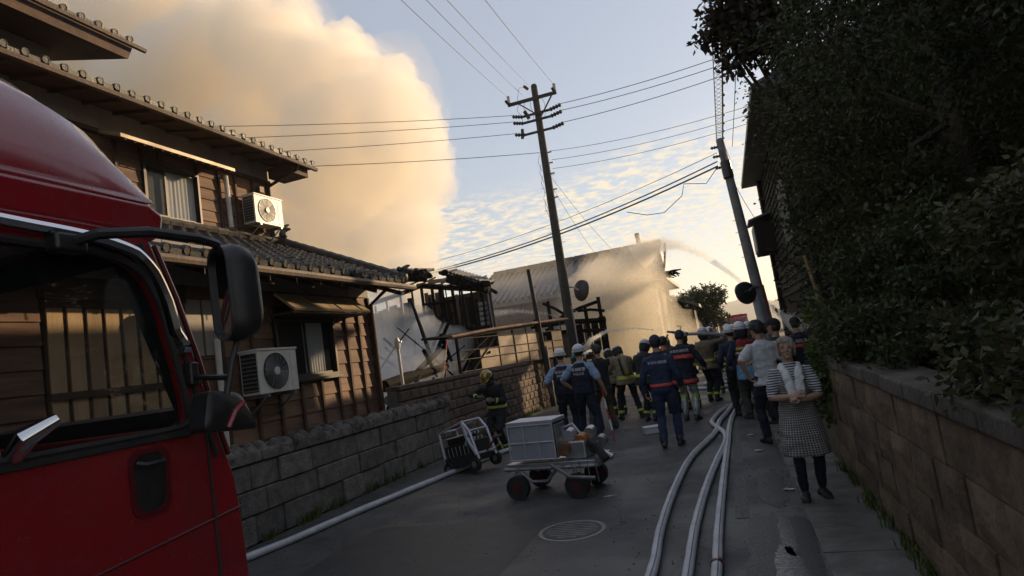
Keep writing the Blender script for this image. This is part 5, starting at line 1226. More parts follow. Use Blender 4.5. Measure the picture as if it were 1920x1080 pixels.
def person(label, loc, rz, H=1.72, top='navy', sleeve='long', bottom='navy', shoes='shoe', head='hair', hair='hair_black', headcol='helmet_white', bend=0.0, twist=0.0, hp=0.0, hy=0.0,
           feet=((-.1, .02), (.12, -.03)), lh=(-.27, .06, .86), rh=(.27, .06, .86), crouch=0.0, coat=0.0, bulk=1.0, bands=(), boots=0.0, vest=None, text=None, tank=False, gloves=False, voxel=.0125, face=False,
           apron=False, towel=False, flap=False, visor=False, belt=None, waist_cloth=None, group=None, pack=None, curl=.8, thin=False, collar=None, lpole=None, rpole=None, armcol=None, hands=None):
    root = thing('person', label, 'person', (loc[0], loc[1], loc[2] if len(loc) > 2 else 0), rz, group); s = H / 1.74; root.scale = (s, s, s)
    mats = []; idx = {}
    def mi(k):
        if k not in idx: idx[k] = len(mats); mats.append(CL[k])
        return idx[k]
    mb = MB(); z0 = .92 - crouch
    Rb = Matrix.Rotation(-bend, 3, 'X'); Rt = Matrix.Rotation(twist, 3, 'Z')
    def sp(h, x=0., y=0.):                              # point on the bent spine
        k = max(0., min(1., (h + .05) / .3)); v = Rt @ Vector((x, y, 0)) if h > .2 else Vector((x, y, 0))
        b_ = Matrix.Rotation(-bend * k, 3, 'X'); return Vector((0, 0, z0)) + b_ @ Vector((v.x, v.y, h))
    tm = mi(top); bm_ = mi(bottom); bt = 1.0 if thin else 1.08
    # pelvis and torso
    mb.loft([ring((0, 0, z0 - .1), .12, .10), ring((0, 0, z0 - .05), .163, .122), ring(sp(.02), .168, .12), ring(sp(.1), .155, .112)], bm_)
    B = bulk * bt
    secs = [(-.03, .165, .118), (.06, .16, .112), (.14, .15, .106), (.22, .155, .112), (.32, .172, .122), (.41, .182, .122), (.475, .165, .105), (.515, .105, .08), (.54, .07, .066)]
    if coat: secs = [(-.03 - coat, .2, .15), (-.03 - coat * .5, .19, .14)] + secs
    Rs = Rb @ Rt
    mb.loft([ring(sp(h), rx * (B if h < .48 else 1.02), ry * (B if h < .48 else 1.02), 16, Rs if h > .15 else None) for h, rx, ry in secs], tm)
    if collar: mb.loft([ring(sp(.505), .085, .085, 14, Rs), ring(sp(.56), .078, .08, 14, Rs)], mi(collar))
    # neck and head
    skin = mi('skin'); Rh = Rs @ Matrix.Rotation(hy, 3, 'Z') @ Matrix.Rotation(-hp, 3, 'X'); hc = sp(.57) + Rh @ Vector((0, .02, .135))
    mb.tube([sp(.48), sp(.57, 0, .005), hc - Rh @ Vector((0, .02, .05))], [.06, .054, .052], 12, skin)
    def hd(x, y, z): return hc + Rh @ Vector((x, y, z))
    hsec = [(-.118, .026, .028, .052), (-.102, .044, .046, .04), (-.07, .058, .07, .018), (-.03, .066, .086, .004), (.015, .072, .094, 0), (.055, .073, .094, -.005), (.088, .06, .078, -.006), (.113, .03, .04, -.006)]
    mb.loft([ring(hd(0, cy, z), rx, ry, 16, Rh) for z, rx, ry, cy in hsec], skin)
    mb.loft([ring(hd(0, .088, .022), .006, .008, 8, Rh), ring(hd(0, .1, -.015), .0125, .015, 8, Rh), ring(hd(0, .104, -.03), .016, .014, 8, Rh), ring(hd(0, .09, -.038), .012, .01, 8, Rh)], skin)
    for sx in (-1, 1): mb.ell(hd(sx * .074, -.004, -.002), (.012, .02, .032), skin, 8, 6, Rh)
    if face:
        for sx in (-1, 1):
            mb.ell(hd(sx * .03, .083, .03), (.024, .011, .009), skin, 8, 6, Rh)         # brow ridge
            mb.ell(hd(sx * .037, .07, -.03), (.02, .018, .02), skin, 8, 6, Rh)           # cheek
        mb.ell(hd(0, .083, -.066), (.022, .012, .0055), mi('lip'), 10, 6, Rh); mb.ell(hd(0, .077, -.1), (.02, .016, .014), skin, 8, 6, Rh)
    # legs
    fl = []
    for sx, ft in ((-1, feet[0]), (1, feet[1])):
        hip = Vector((sx * .088, 0, z0 - .02)); fz = ft[2] if len(ft) > 2 else 0.
        ank = Vector((ft[0], ft[1], .085 + fz)); out_d = Vector((sx * .12, 1, 0))
        kn, ank = ik(hip, ank, .435, .425, out_d)
        lb = 1.0 if thin else 1.16
        pts = [hip + Vector((-sx * .005, 0, .06)), hip.lerp(kn, .3), hip.lerp(kn, .7), kn, kn.lerp(ank, .3), kn.lerp(ank, .65), kn.lerp(ank, .97)]
        rr = [.085 * lb, .089 * lb, .073 * lb, .061 * lb, .06 * lb, .052 * lb * (1.1 if not thin else 1), (.05 if not thin else .04) * lb]
        mb.tube(pts, rr, 12, bm_)
        if boots: mb.tube([kn.lerp(ank, 1 - boots), kn.lerp(ank, .9), ank + Vector((0, 0, -.02))], [.064, .058, .055], 12, mi(shoes))
        for (seg, t, wd, colr) in bands:
            if seg == 'leg': mb.tube([kn.lerp(ank, t - wd), kn.lerp(ank, t + wd)], .072, 14, mi(colr))
            if seg == 'thigh': mb.tube([hip.lerp(kn, t - wd), hip.lerp(kn, t + wd)], .098, 14, mi(colr))
        fd = Vector((sx * .18, 1, 0)).normalized(); sh = mi(shoes)
        a0 = Vector((ank.x, ank.y, fz))
        fr = Matrix((Vector((fd.y, -fd.x, 0)), fd, Vector((0, 0, 1)))).transposed()
        mb.loft([ring(a0 + fd * y + Vector((0, 0, z)), rx, ry, 12, fr @ Matrix.Rotation(R(90), 3, 'X')) for y, z, rx, ry in ((-.075, .035, .028, .03), (-.05, .045, .04, .043), (.0, .055, .042, .053), (.07, .045, .046, .043), (.13, .034, .046, .032), (.175, .025, .03, .02))], sh)
    # arms
    for sx, wr, pole in ((-1, lh, lpole), (1, rh, rpole)):
        shd = sp(.43, sx * .178 * (1 + .25 * (B - 1)), 0); wr = Vector(wr)
        if pole is None: pole = (sx * .5, -.8, -.25)
        el, wr = ik(shd, wr, .285, .255, pole); am = mi(armcol or top)
        ab = (1.22 if not thin else 1.05)
        mb.tube([sp(.44, sx * .1, 0), shd + Vector((0, 0, .005)), shd.lerp(el, .25), shd.lerp(el, .7), el.lerp(shd, .02)], [.07, .066 * ab, .057 * ab, .049 * ab, .045 * ab], 12, am)
        if sleeve == 'long': mb.tube([shd.lerp(el, .9), el, el.lerp(wr, .35), el.lerp(wr, .92)], [.047 * ab, .046 * ab, .046 * ab, .039 * ab], 12, am)
        else:
            mb.tube([shd.lerp(el, .6), el, el.lerp(wr, .3), el.lerp(wr, 1.0)], [.04, .038, .039, .025], 12, skin)
            mb.tube([shd.lerp(el, .3), shd.lerp(el, .75)], [.062 * ab, .06 * ab], 12, am)
        for (seg, t, wd, colr) in bands:
            if seg == 'fore': mb.tube([el.lerp(wr, t - wd), el.lerp(wr, t + wd)], .058, 12, mi(colr))
            if seg == 'upper': mb.tube([shd.lerp(el, t - wd), shd.lerp(el, t + wd)], .074, 12, mi(colr))
        # hand: palm, four fingers and a thumb, curled
        d = (wr - el).normalized()
        if hands and hands[0 if sx < 0 else 1] is not None: d = Vector(hands[0 if sx < 0 else 1]).normalized()
        inn = Vector((-sx, .15, 0)); inn = (inn - d * inn.dot(d)).normalized()            # palm faces the body
        wdir = d.cross(inn) * (1 if sx < 0 else -1)                                         # towards the thumb side
        if wdir.y < 0 and abs(d.z) > .5: wdir = -wdir
        hm = mi('glove') if gloves else skin; P = wr + d * .035; g = 1.25 if gloves else 1.0
        fr = Matrix((wdir, inn, d)).transposed()
        mb.loft([ring(wr - d * .01, .024 * g, .019 * g, 10, fr), ring(P, .036 * g, .018 * g, 10, fr), ring(wr + d * .085, .04 * g, .016 * g, 10, fr)], hm)
        for k, (off, ln) in enumerate(((.029, .072), (.0095, .08), (-.0095, .075), (-.028, .06))):
            p0 = wr + d * .075 + wdir * off; c1 = curl * .55; c2 = curl * 1.25
            p1 = p0 + (d * cos(c1) + inn * sin(c1)) * ln * .48; p2 = p1 + (d * cos(c2) + inn * sin(c2)) * ln * .36; p3 = p2 + (d * cos(c2 + .5) + inn * sin(c2 + .5)) * ln * .26
            mb.tube([p0, p1, p2, p3], [.0098 * g, .0092 * g, .0085 * g, .007 * g], 7, hm)
        t0 = wr + d * .03 + wdir * .03; t1 = t0 + (d * .6 + wdir * .7 + inn * .35).normalized() * .04; t2 = t1 + (d * .85 + wdir * .1 + inn * .5).normalized() * .034
        mb.tube([wr + d * .02 + wdir * .012, t0, t1, t2], [.014 * g, .0125 * g, .011 * g, .008 * g], 7, hm)
    for (seg, t, wd, colr) in bands:
        if seg == 'torso':
            k = min(secs, key=lambda q_: abs(q_[0] - t)); mb.loft([ring(sp(t - wd), k[1] * B * 1.05, k[2] * B * 1.07, 18, Rs if t > .15 else None), ring(sp(t + wd), k[1] * B * 1.05, k[2] * B * 1.07, 18, Rs if t > .15 else None)], mi(colr))
    if belt: mb.loft([ring(sp(.03), .178 * B, .128 * B, 18), ring(sp(.065), .176 * B, .126 * B, 18)], mi(belt))
    if vest:                                             # sleeveless vest over the shirt
        mb.loft([ring(sp(h), rx * B * 1.1, ry * B * 1.18, 18, Rs if h > .15 else None) for h, rx, ry in ((-.03, .172, .13), (.04, .168, .125), (.14, .158, .12), (.3, .165, .128), (.4, .15, .125), (.47, .12, .11), (.505, .095, .09))], mi(vest))
    if apron:
        mb.loft([ring((0, .05, z0 - .44), .25, .22, 18), ring((0, .05, z0 - .42), .25, .225, 18), ring((0, .035, z0 - .2), .23, .195, 18), ring((0, .01, z0 - .05), .205, .165, 18), ring(sp(.1), .175, .13, 18), ring(sp(.2), .17, .13, 18), ring(sp(.3), .165, .135, 18), ring(sp(.37), .13, .128, 18)], mi('check'))
        for sx in (-1, 1): mb.tube([sp(.36, sx * .085, .1), sp(.46, sx * .1, .06), sp(.5, sx * .095, -.01), sp(.44, sx * .1, -.09), sp(.25, sx * .1, -.12)], [.032, .03, .028, .028, .03], 8, mi('check'))
    if towel:
        for sx in (-1, 1):
            mb.tube([sp(.5, sx * .02, -.085), sp(.52, sx * .07, -.05), sp(.525, sx * .085, .02), sp(.47, sx * .075, .085), sp(.38, sx * .06, .135), sp(.25, sx * .045, .165), sp(.13, sx * .03, .2)], [.034, .036, .038, .042, .046, .048, .042], 9, mi('towel'), flat=.7)
    if waist_cloth:
        mb.loft([ring((0, -.01, z0 - .2), .205, .16, 18), ring((0, -.01, z0 - .05), .205, .155, 18), ring(sp(.06), .188, .138, 18)], mi(waist_cloth))
    me = remeshed(mb, voxel, mats, 2, .5)
    # cloth folds
    n = len(me.vertices); sd_ = sum(map(ord, label)) % 97
    fab = np.zeros(n, bool); skin_ids = {idx.get('skin'), idx.get('lip'), idx.get('glove')}
    for p in me.polygons:
        if p.material_index not in skin_ids:
            for v in p.vertices: fab[v] = True
    nv = [Vector(x.vector) for x in me.vertex_normals]; newco = []
    for v in me.vertices:
        c = v.co
        if fab[v.index]:
            f = .012 * noise.noise(Vector((c.x * 9 + sd_, c.y * 9, c.z * 15))) + .007 * noise.noise(Vector((c.x * 20, c.y * 20 + sd_, c.z * 26)))
            newco.extend(c + nv[v.index] * f)
        else: newco.extend(c)
    me.vertices.foreach_set('co', newco); me.update()
    body = link('body', me, root)
    # head wear
    def shell(name, cx, rad, keep, m, thick=.008, par=root, nu=22, nv_=14):
        V = []; F = []; ids = {}
        for j in range(nv_ + 1):
            a = pi * j / nv_ - pi / 2
            for i in range(nu):
                V.append((rad[0] * cos(a) * cos(2 * pi * i / nu), rad[1] * cos(a) * sin(2 * pi * i / nu), rad[2] * sin(a)))
        mbx = MB(); fs = []
        for j in range(nv_):
            for i in range(nu):
                q = [j * nu + i, j * nu + (i + 1) % nu, (j + 1) * nu + (i + 1) % nu, (j + 1) * nu + i]
                c = sum((Vector(V[k]) for k in q), Vector()) / 4
                if keep(c): fs.append(tuple(q))
        used = sorted({k for f in fs for k in f}); remap = {k: i for i, k in enumerate(used)}
        mbx.add([hc + Rh @ (Vector(V[k]) + Vector(cx)) for k in used], [tuple(remap[k] for k in f) for f in fs])
        o = mbx.build(name, m, par, smooth=True); bmx = bmesh.new(); bmx.from_mesh(o.data); bmesh.ops.remove_doubles(bmx, verts=bmx.verts, dist=.0008); bmx.to_mesh(o.data); bmx.free()
        so = o.modifiers.new('s', 'SOLIDIFY'); so.thickness = thick; so.offset = 1; ss = o.modifiers.new('d', 'SUBSURF'); ss.levels = 1; ss.render_levels = 1; return o
    if head in ('hair', 'bob'):
        if head == 'hair':
            shell('hair', (0, -.008, .018), (.083, .106, .112), lambda c: not (c.y > .045 and c.z < .05) and not (c.z < -.035 and c.y > -.03) and c.z > -.085, CL[hair], .01)
            q = random.Random(sum(map(ord, label)) % 50 + 3); sb = MB(); hcap = bpy.data.objects[root.children[-1].name]
            for k in range(170):                                                     # short cropped tufts
                a = q.uniform(-pi, pi); el_ = q.uniform(-.35, 1.35); fr_ = cos(a)
                if fr_ > .35 and el_ < .5 or fr_ > -.2 and el_ < -.05: continue
                p = Vector((.086 * cos(el_) * sin(a), -.008 + .11 * cos(el_) * cos(a), .018 + .117 * sin(el_)))
                d_ = Vector((q.uniform(-.5, .5) + sin(a) * .6, q.uniform(-.5, .5) + cos(a) * .3, -.6 + .5 * el_)).normalized()
                sb.tube([hd(*(p - d_ * .012 - p * .06)), hd(*(p + d_ * .008)), hd(*(p + d_ * .024))], [.008, .009, .002], 5)
            sb.build('tufts', CL[hair], hcap, smooth=True)
        else:
            ho = shell('hair', (0, -.012, .014), (.083, .106, .114), lambda c: not (c.y > .055 and c.z < .072) and not (c.y > .025 and c.z < .01) and c.z > -.08, CL[hair], .012, nu=26, nv_=18)
            q = random.Random(4); sb = MB(); cr = Vector((.012, -.02, .13))          # locks combed from a side parting
            for k in range(150):
                a = q.uniform(-pi, pi); ex_ = Vector((sin(a), cos(a), 0)); fr_ = max(0., cos(a))
                low = (.078 if fr_ > .6 else (.0 if fr_ > .3 else -.085)) + q.uniform(-.02, .015)
                rx_ = .088 + q.uniform(0, .012); ry_ = .108 + q.uniform(0, .01)
                pts = [hd(*(cr + Vector((q.uniform(-.02, .02), q.uniform(-.03, .03), 0))))]
                for t in (.3, .55, .8, 1.0):
                    zz_ = .125 + (low - .125) * t ** 1.5; w_ = math.sqrt(max(0, 1 - max(0, (zz_ - .02) / .125) ** 2)) if zz_ > .02 else 1 - .1 * (.02 - zz_) / .1
                    sw = .35 * t if fr_ > .3 else 0
                    e2 = Vector((sin(a + sw), cos(a + sw), 0)); pts.append(hd(e2.x * rx_ * w_, e2.y * ry_ * w_ - .01, zz_))
                sb.tube(pts, [.004, .009, .01, .008, .002], 5)
            sb.build('locks', CL[hair], ho, smooth=True)
    if head == 'helmet':
        if hair: shell('hair', (0, -.008, .01), (.08, .1, .1), lambda c: c.y < -.01 and -.09 < c.z < .03, CL['hair_black'], .006)
        h_ = shell('helmet', (0, -.004, .025), (.108, .13, .118), lambda c: c.z > .0, CL[headcol], .006)
        rr = [hd(.118 * cos(2 * pi * k / 24), -.004 + .142 * sin(2 * pi * k / 24), .022 + .01 * sin(2 * pi * k / 24)) for k in range(25)]
        MB().tube(rr, .008, 6, cap=False).build('rim', CL[headcol], h_, smooth=True)
        MB().tube([hd(.109 * cos(2 * pi * k / 24), -.004 + .131 * sin(2 * pi * k / 24), .05) for k in range(25)], .004, 5, cap=False).build('band', CL['navy' if headcol != 'helmet_gold' else 'orange'], h_)
        br = MB(); V = []
        for k in range(9):
            a = R(30 + 120 * k / 8); V += [hd(.108 * cos(a), -.004 + .13 * sin(a), .03), hd(.12 * cos(a), -.004 + .13 * sin(a) + .045 * sin(a), .018)]
        bo = br.add(V, [(2 * k, 2 * k + 1, 2 * k + 3, 2 * k + 2) for k in range(8)]).build('brim', CL[headcol], h_); so = bo.modifiers.new('s', 'SOLIDIFY'); so.thickness = .006
        MB().tube([hd(-.08, .0, .02), hd(-.075, .03, -.06), hd(0, .062, -.128), hd(.075, .03, -.06), hd(.08, 0, .02)], .006, 5).build('chin_strap', CL['black'], h_)
        if flap: shell('neck_flap', (0, -.01, -.04), (.112, .128, .16), lambda c: c.y < .02 and -.13 < c.z < .07, CL['bunker'], .008)
        if visor: shell('visor', (0, .0, .0), (.106, .142, .12), lambda c: c.y > .03 and -.07 < c.z < .03, CL['visor'], .003)
    if head == 'cap':
        if hair: shell('hair', (0, -.008, .01), (.081, .102, .1), lambda c: c.y < .01 and -.085 < c.z < .03, CL[hair], .007)
        h_ = shell('cap', (0, -.004, .03), (.088, .112, .1), lambda c: c.z > .0, CL[headcol], .006)
        V = []
        for k in range(9):
            a = R(25 + 130 * k / 8); V += [hd(.086 * cos(a), -.004 + .11 * sin(a), .034), hd(.08 * cos(a), .02 + .11 * sin(a) + .055 * sin(a) ** 2, .02)]
        bo = MB().add(V, [(2 * k, 2 * k + 1, 2 * k + 3, 2 * k + 2) for k in range(8)]).build('peak', CL[headcol], h_); so = bo.modifiers.new('s', 'SOLIDIFY'); so.thickness = .006
    if face or visor:
        for sx in (-1, 1):
            MB().ell(hd(sx * .031, .0835, .008), (.014, .008, .0062), 0, 10, 6, Rh).build('eye', CL['eye'], root, smooth=True)
            if face: MB().tube([hd(sx * .017, .0945, .031), hd(sx * .033, .0945, .036), hd(sx * .05, .086, .03)], [.0025, .0035, .002], 5).build('eyebrow', CL['hair_black' if hair == 'hair_black' else 'hair_grey'], root)
    # printing on the back
    if text:
        dg = bpy.context.evaluated_depsgraph_get(); bvh = BVHTree.FromPolygons([v.co for v in me.vertices], [tuple(p.vertices) for p in me.polygons])
        for (body_t, size, h) in text:
            tmz = text_mesh(body_t, size)
            bmx = bmesh.new(); bmx.from_mesh(tmz); bmesh.ops.triangulate(bmx, faces=bmx.faces); bmx.to_mesh(tmz); bmx.free(); tmz.materials.clear(); tmz.materials.append(CL['print'])
            for v in tmz.vertices:
                p = sp(h + v.co.y, 0, 0); p = p + (Rs @ Vector((v.co.x, -.45, 0))); hit = bvh.ray_cast(p, Rs @ Vector((0, 1, 0)))
                v.co = hit[0] - (Rs @ Vector((0, .006, 0))) if hit[0] is not None else p + Rs @ Vector((0, .3, 0))
            tmz.update(); link('lettering', tmz, body)
    if tank:
        tk_ = MB(); tk_.tube([sp(.02, .0, -.2), sp(.06, 0, -.2), sp(.38, 0, -.19), sp(.43, 0, -.185), sp(.46, 0, -.18)], [.05, .075, .075, .055, .02], 14); to = tk_.build('air_tank', CL['tank'], root, smooth=True)
        MB().box(sp(.2, 0, -.135), (.2, .03, .4), rot=Rs).build('harness', CL['black'], to, bevel=.01)
        for sx in (-1, 1): MB().tube([sp(.1, sx * .1, -.14), sp(.38, sx * .09, -.15), sp(.5, sx * .1, -.03), sp(.46, sx * .1, .09), sp(.3, sx * .11, .15), sp(.12, sx * .14, .11)], .016, 6).build('strap', CL['black'], to)
        MB().tube([sp(.05, .03, -.2), sp(.2, .16, -.18), sp(.42, .13, .02), sp(.45, .04, .17)], .012, 6).build('air_hose', CL['black'], to, smooth=True)
    if pack:
        MB().box(sp(.25, 0, -.2), (.3, .15, .42), rot=Rs).build('backpack', CL[pack], root, bevel=.04)
    root['spine'] = 0
    return root, (lambda h, x=0., y=0.: sp(h, x, y)), s

def fire(label, loc, deg, **k):
    d = dict(top='bunker', bottom='bunker', shoes='boot', boots=.35, coat=.12, bulk=1.12, head='helmet', headcol='helmet_white', flap=True, gloves=True,
             bands=(('leg', .78, .05, 'lime'), ('fore', .72, .07, 'lime'), ('torso', .05, .022, 'lime')))
    d.update(k); return person(label, loc, R(deg), **d)
# facing angles: 0 = looking down the street (+Y), 180 = towards the viewer
LADY = person('elderly woman in striped shirt and checked apron with a white towel round her neck', (.49, 6.78), R(184), H=1.54, top='stripe', sleeve='short', bottom='navy_dark', shoes='shoe', head='bob', hair='hair_grey', face=True, voxel=.0078, apron=True, towel=True,
              lh=(-.02, .245, 1.07), rh=(.035, .25, 1.12), feet=((-.1, .0), (.09, .1)), hp=-.02, hy=-.12, bulk=.97, thin=True, curl=1.35, lpole=(-.9, -.2, -.5), rpole=(.9, -.2, -.5), hands=((.6, .3, .35), (-.6, .3, .45)))
fire('firefighter with gold helmet and breathing mask facing the viewer behind the pump carts', (-4.35, 11.35), 170, H=1.7, head='helmet', headcol='helmet_gold', bend=.26, hp=.5, crouch=.1, lh=(-.1, .3, 1.02), rh=(.2, .32, 1.1), visor=True, rpole=(1, -.2, .1), tank=True, top='bunker')
person('police officer in white helmet and dark vest, left of the pair by the pole', (-3.1, 11.75), R(8), H=1.73, top='police_blue', sleeve='short', bottom='police_navy', head='helmet', vest='police_navy', lh=(-.3, .1, 1.0), rh=(.2, .22, 1.1), hy=.6, text=(('新潟県警', .062, .40), ('POLICE', .06, .33)), belt='black')
person('police officer in white helmet and dark vest standing astride beside the pump', (-2.62, 11.25), R(-6), H=1.76, top='police_blue', sleeve='short', bottom='police_navy', head='helmet', vest='police_navy', lh=(-.24, .1, .98), rh=(.36, .05, .9), feet=((-.2, .1), (.22, -.16)), lpole=(-1, -.5, 0), text=(('新潟県警', .064, .40), ('POLICE', .062, .325)), belt='white')
person('person in green helmet and pale grey-blue jacket hidden behind the police officer', (-2.98, 12.6), R(-10), H=1.63, top='teal', bottom='grey', head='helmet', headcol='helmet_teal')
PH = person('photographer in dark jacket and brown trousers holding up a camera', (-2.62, 12.95), R(35), H=1.72, top='charcoal', bottom='brown', shoes='boot', boots=.5, head='hair', lh=(-.13, .38, 1.5), rh=(.06, .34, 1.45), hp=.1, feet=((-.13, .06), (.13, -.06)), coat=.1, lpole=(-.6, .2, -1), rpole=(.8, .2, -1))
fire('firefighter in tan coat bending under an air tank beside the photographer', (-2.32, 14.2), 25, H=1.74, top='tan', headcol='helmet_silver', bend=.5, hp=.35, tank=True, lh=(-.22, .5, 1.05), rh=(.24, .5, .98), bands=(('leg', .8, .06, 'lime'), ('torso', .0, .03, 'lime'), ('fore', .7, .08, 'silver_band')), feet=((-.2, .1), (.2, -.1)))
fire('firefighter in tan coat stooping at the low hose beyond the photographer', (-2.75, 15.2), 20, H=1.7, top='tan', headcol='helmet_white', bend=.55, hp=.3, lh=(-.1, .55, 1.0), rh=(.12, .5, 1.0), bands=(('leg', .8, .06, 'lime'),))
person('fire officer in blue duty suit and cap seen from behind at the road centre', (-1.13, 10.2), R(-4), H=1.74, top='navy_suit', bottom='navy_suit', shoes='boot', boots=.42, head='cap', headcol='cap_navy', lh=(-.3, .1, .86), rh=(.26, .16, .9), text=(('新潟市消防局', .05, .40),), belt='orange', feet=((-.1, -.06), (.12, .1)), collar='navy_suit')
fire('firefighter in navy coat with two red bands and silver trousers seen from behind', (-.98, 13.0), -12, H=1.78, top='navy_dark', bottom='silver', headcol='cap_navy', head='cap', flap=False, coat=.2, bulk=1.2, lh=(-.3, .2, 1.0), rh=(.36, .24, .98), bend=.12, hp=.15,
     bands=(('torso', .29, .03, 'orange'), ('torso', -.17, .03, 'orange'), ('leg', .1, .08, 'lime')), text=(('新潟市消防局', .062, .40),))
fire('firefighter in white helmet half hidden left of the blue officer', (-1.82, 13.5), -20, H=1.72, bend=.3, hp=.2, headcol='helmet_white', lh=(-.2, .4, 1.1), rh=(.2, .4, 1.0))
person('dark-clad bareheaded helper with red collar between the officers', (-1.42, 14.4), R(-15), H=1.68, top='charcoal', bottom='black', head='hair', collar='orange', bands=(('torso', .42, .02, 'orange'),), coat=.1)
fire('nozzle operator in white helmet aiming a jet over the crowd', (-1.02, 14.8), 25, H=1.74, lh=(-.2, .42, 1.62), rh=(.1, .3, 1.5), hp=.05, lpole=(-.6, 0, -1), rpole=(.8, 0, -.8))
fire('firefighter with breathing gear turned toward the viewer right of the hoses', (-.5, 17.7), 165, H=1.74, headcol='helmet_silver', visor=True, lh=(-.2, .3, 1.05), rh=(.24, .3, 1.0), tank=True, hp=.25)
fire('white-helmeted firefighter with lime collar behind the bystanders, left one', (-.02, 16.9), 150, H=1.74, collar='lime', hp=.2, lh=(-.1, .35, 1.1))
fire('white-helmeted firefighter behind the bystanders, right one', (.22, 17.4), -170, H=1.76, hp=.15)
fire('firefighter in dark coat and white helmet just left of the red vest', (.02, 14.2), 200, H=1.74, bend=.15, hp=.3, headcol='helmet_white', lh=(-.25, .3, 1.0))
person('helmeted helper in red vest with a blue cloth tied round the waist', (.2, 12.4), R(20), H=1.74, top='red', sleeve='long', armcol='navy', bottom='olive', head='helmet', headcol='helmet_white', waist_cloth='blue_cloth', bands=(('torso', .36, .02, 'lime'), ('torso', .28, .015, 'silver_band')), lh=(-.26, .2, 1.0), rh=(.2, .3, 1.1), flap=True)
person('man in dark jacket and trousers standing behind the red vest helper', (-.0, 12.95), R(15), H=1.7, top='navy', bottom='black', head='helmet', headcol='helmet_white', lh=(-.25, .1, .95))
person('man in white T-shirt and navy trousers with hand on hip', (.4, 9.75), R(22), H=1.74, top='white', sleeve='short', bottom='navy_dark', head='hair', hy=.35, hp=.05, lh=(-.28, -.02, .98), rh=(.2, .1, .95), lpole=(-1, -.6, 0), feet=((-.12, .08), (.1, -.1)), bend=.06, coat=.06)
person('man in black cap and dark top beside the white T-shirt', (.66, 10.5), R(48), H=1.73, top='charcoal', bottom='navy_dark', head='cap', headcol='black', hy=.25)
for i, (x, y, d, hh) in enumerate(((1.13, 12.4, 10, 1.7), (1.4, 12.7, 20, 1.74), (1.68, 12.5, 5, 1.76))):
    fire('navy-coated firefighter with red back band by the shrubs, ' + ('leftmost', 'middle', 'rightmost')[i] + ' of three', (x, y), d, H=hh, top='navy_dark', bottom='navy_dark', headcol='black', head='cap' if i < 2 else 'helmet', flap=False, group='firefighters by the shrubs',
         bands=(('torso', .3, .025, 'orange'), ('torso', -.1, .025, 'orange')), text=(('消防局', .07, .385),), bulk=1.15)
person('tiny distant bystander in dark clothes beyond the crew, left one', (-.55, 27.5), R(170), H=1.7, top='black', bottom='navy', voxel=.02, group='distant bystanders')
person('tiny distant bystander in grey top beyond the crew, right one', (-.15, 28.5), R(175), H=1.66, top='grey', bottom='black', voxel=.02, group='distant bystanders')

fire('firefighter in black coat crouching over the hose left of the helmeted helper', (-1.95, 15.7), 30, H=1.72, bend=.6, hp=.3, crouch=.18, headcol='helmet_silver', lh=(-.1, .55, .75), rh=(.2, .5, .7))
fire('firefighter in tan coat with raised arm behind the red-banded coat', (-.62, 15.9), -30, H=1.75, top='tan', headcol='helmet_white', rh=(.34, .36, 1.6), rpole=(1, 0, -.6), hp=.05)
fire('white-helmeted firefighter leaning on the hose behind the nozzle operator', (-1.55, 16.7), 35, H=1.72, bend=.3, hp=.2, lh=(-.2, .5, 1.15), rh=(.12, .45, 1.1))
person('onlooker in grey top with arms folded behind the white T-shirt', (.52, 11.5), R(70), H=1.68, top='grey', bottom='black', head='hair', lh=(.08, .26, 1.12), rh=(-.08, .28, 1.08), hy=.3, lpole=(-1, -.1, -.4), rpole=(1, -.1, -.4))
fire('firefighter in dark coat and white helmet at the back of the bystander line', (.45, 15.4), 160, H=1.74, hp=.1, bend=.1)
# ------------------------------------------------------------------ things people hold
cmr = wthing('camera', 'black camera with long lens held up by the photographer', 'camera', (-2.78, 13.3, 1.48))
cq = Vector((-2.84, 13.24, 1.5)); cd = Vector((-.574, .819, .06)).normalized(); cs = cd.cross(Vector((0, 0, 1))).normalized(); cu_ = cs.cross(cd); cm3 = Matrix((cs, cd, cu_)).transposed()
MB().box(cq, (.15, .09, .11), rot=cm3).build('camera_body', M['black_plastic'], cmr, bevel=.015)
MB().tube([cq, cq + cd * .1, cq + cd * .22, cq + cd * .27], [.04, .042, .045, .052], 14).build('lens', M['black_plastic'], cmr, smooth=30)
MB().box(cq + cu_ * .07, (.05, .06, .045), rot=cm3).build('flash', M['black_plastic'], cmr, bevel=.008)
bag = wthing('shoulder_bag', 'black shoulder bag hanging at the photographer\'s side', 'bag', (-2.9, 12.85, .8))
MB().box((-2.93, 12.9, .92), (.16, .24, .22)).build('pouch', M['rubber'], bag, bevel=.03)
MB().tube([(-2.93, 12.9, 1.0), (-2.82, 12.86, 1.3), (-2.66, 12.8, 1.48), (-2.5, 12.9, 1.3)], .014, 6).build('strap', M['rubber'], bag)
nz = wthing('fire_nozzle', 'black hose nozzle held above the heads at the road centre', 'nozzle', (-1.2, 15.0, 1.7))
MB().tube([(-.9, 14.95, 1.66), (-1.1, 15.0, 1.72), (-1.22, 15.05, 1.75), (-1.35, 15.1, 1.78)], [.05, .035, .03, .024], 10).build('barrel', M['black_plastic'], nz, smooth=True)
MB().tube([(-1.1, 15, 1.72), (-1.08, 14.98, 1.6)], .018, 7).build('grip', M['black_plastic'], nz); MB().tube([(-1.05, 15, 1.74), (-1.02, 14.98, 1.86), (-1.1, 15, 1.88)], .012, 6).build('handle', M['steel'], nz)
M['hose_white'] = mat('hose_canvas', (0.44, 0.45, 0.49), (0.56, 0.57, 0.6), 7, .8, .35, 120, dist=.003, rough2=.65)
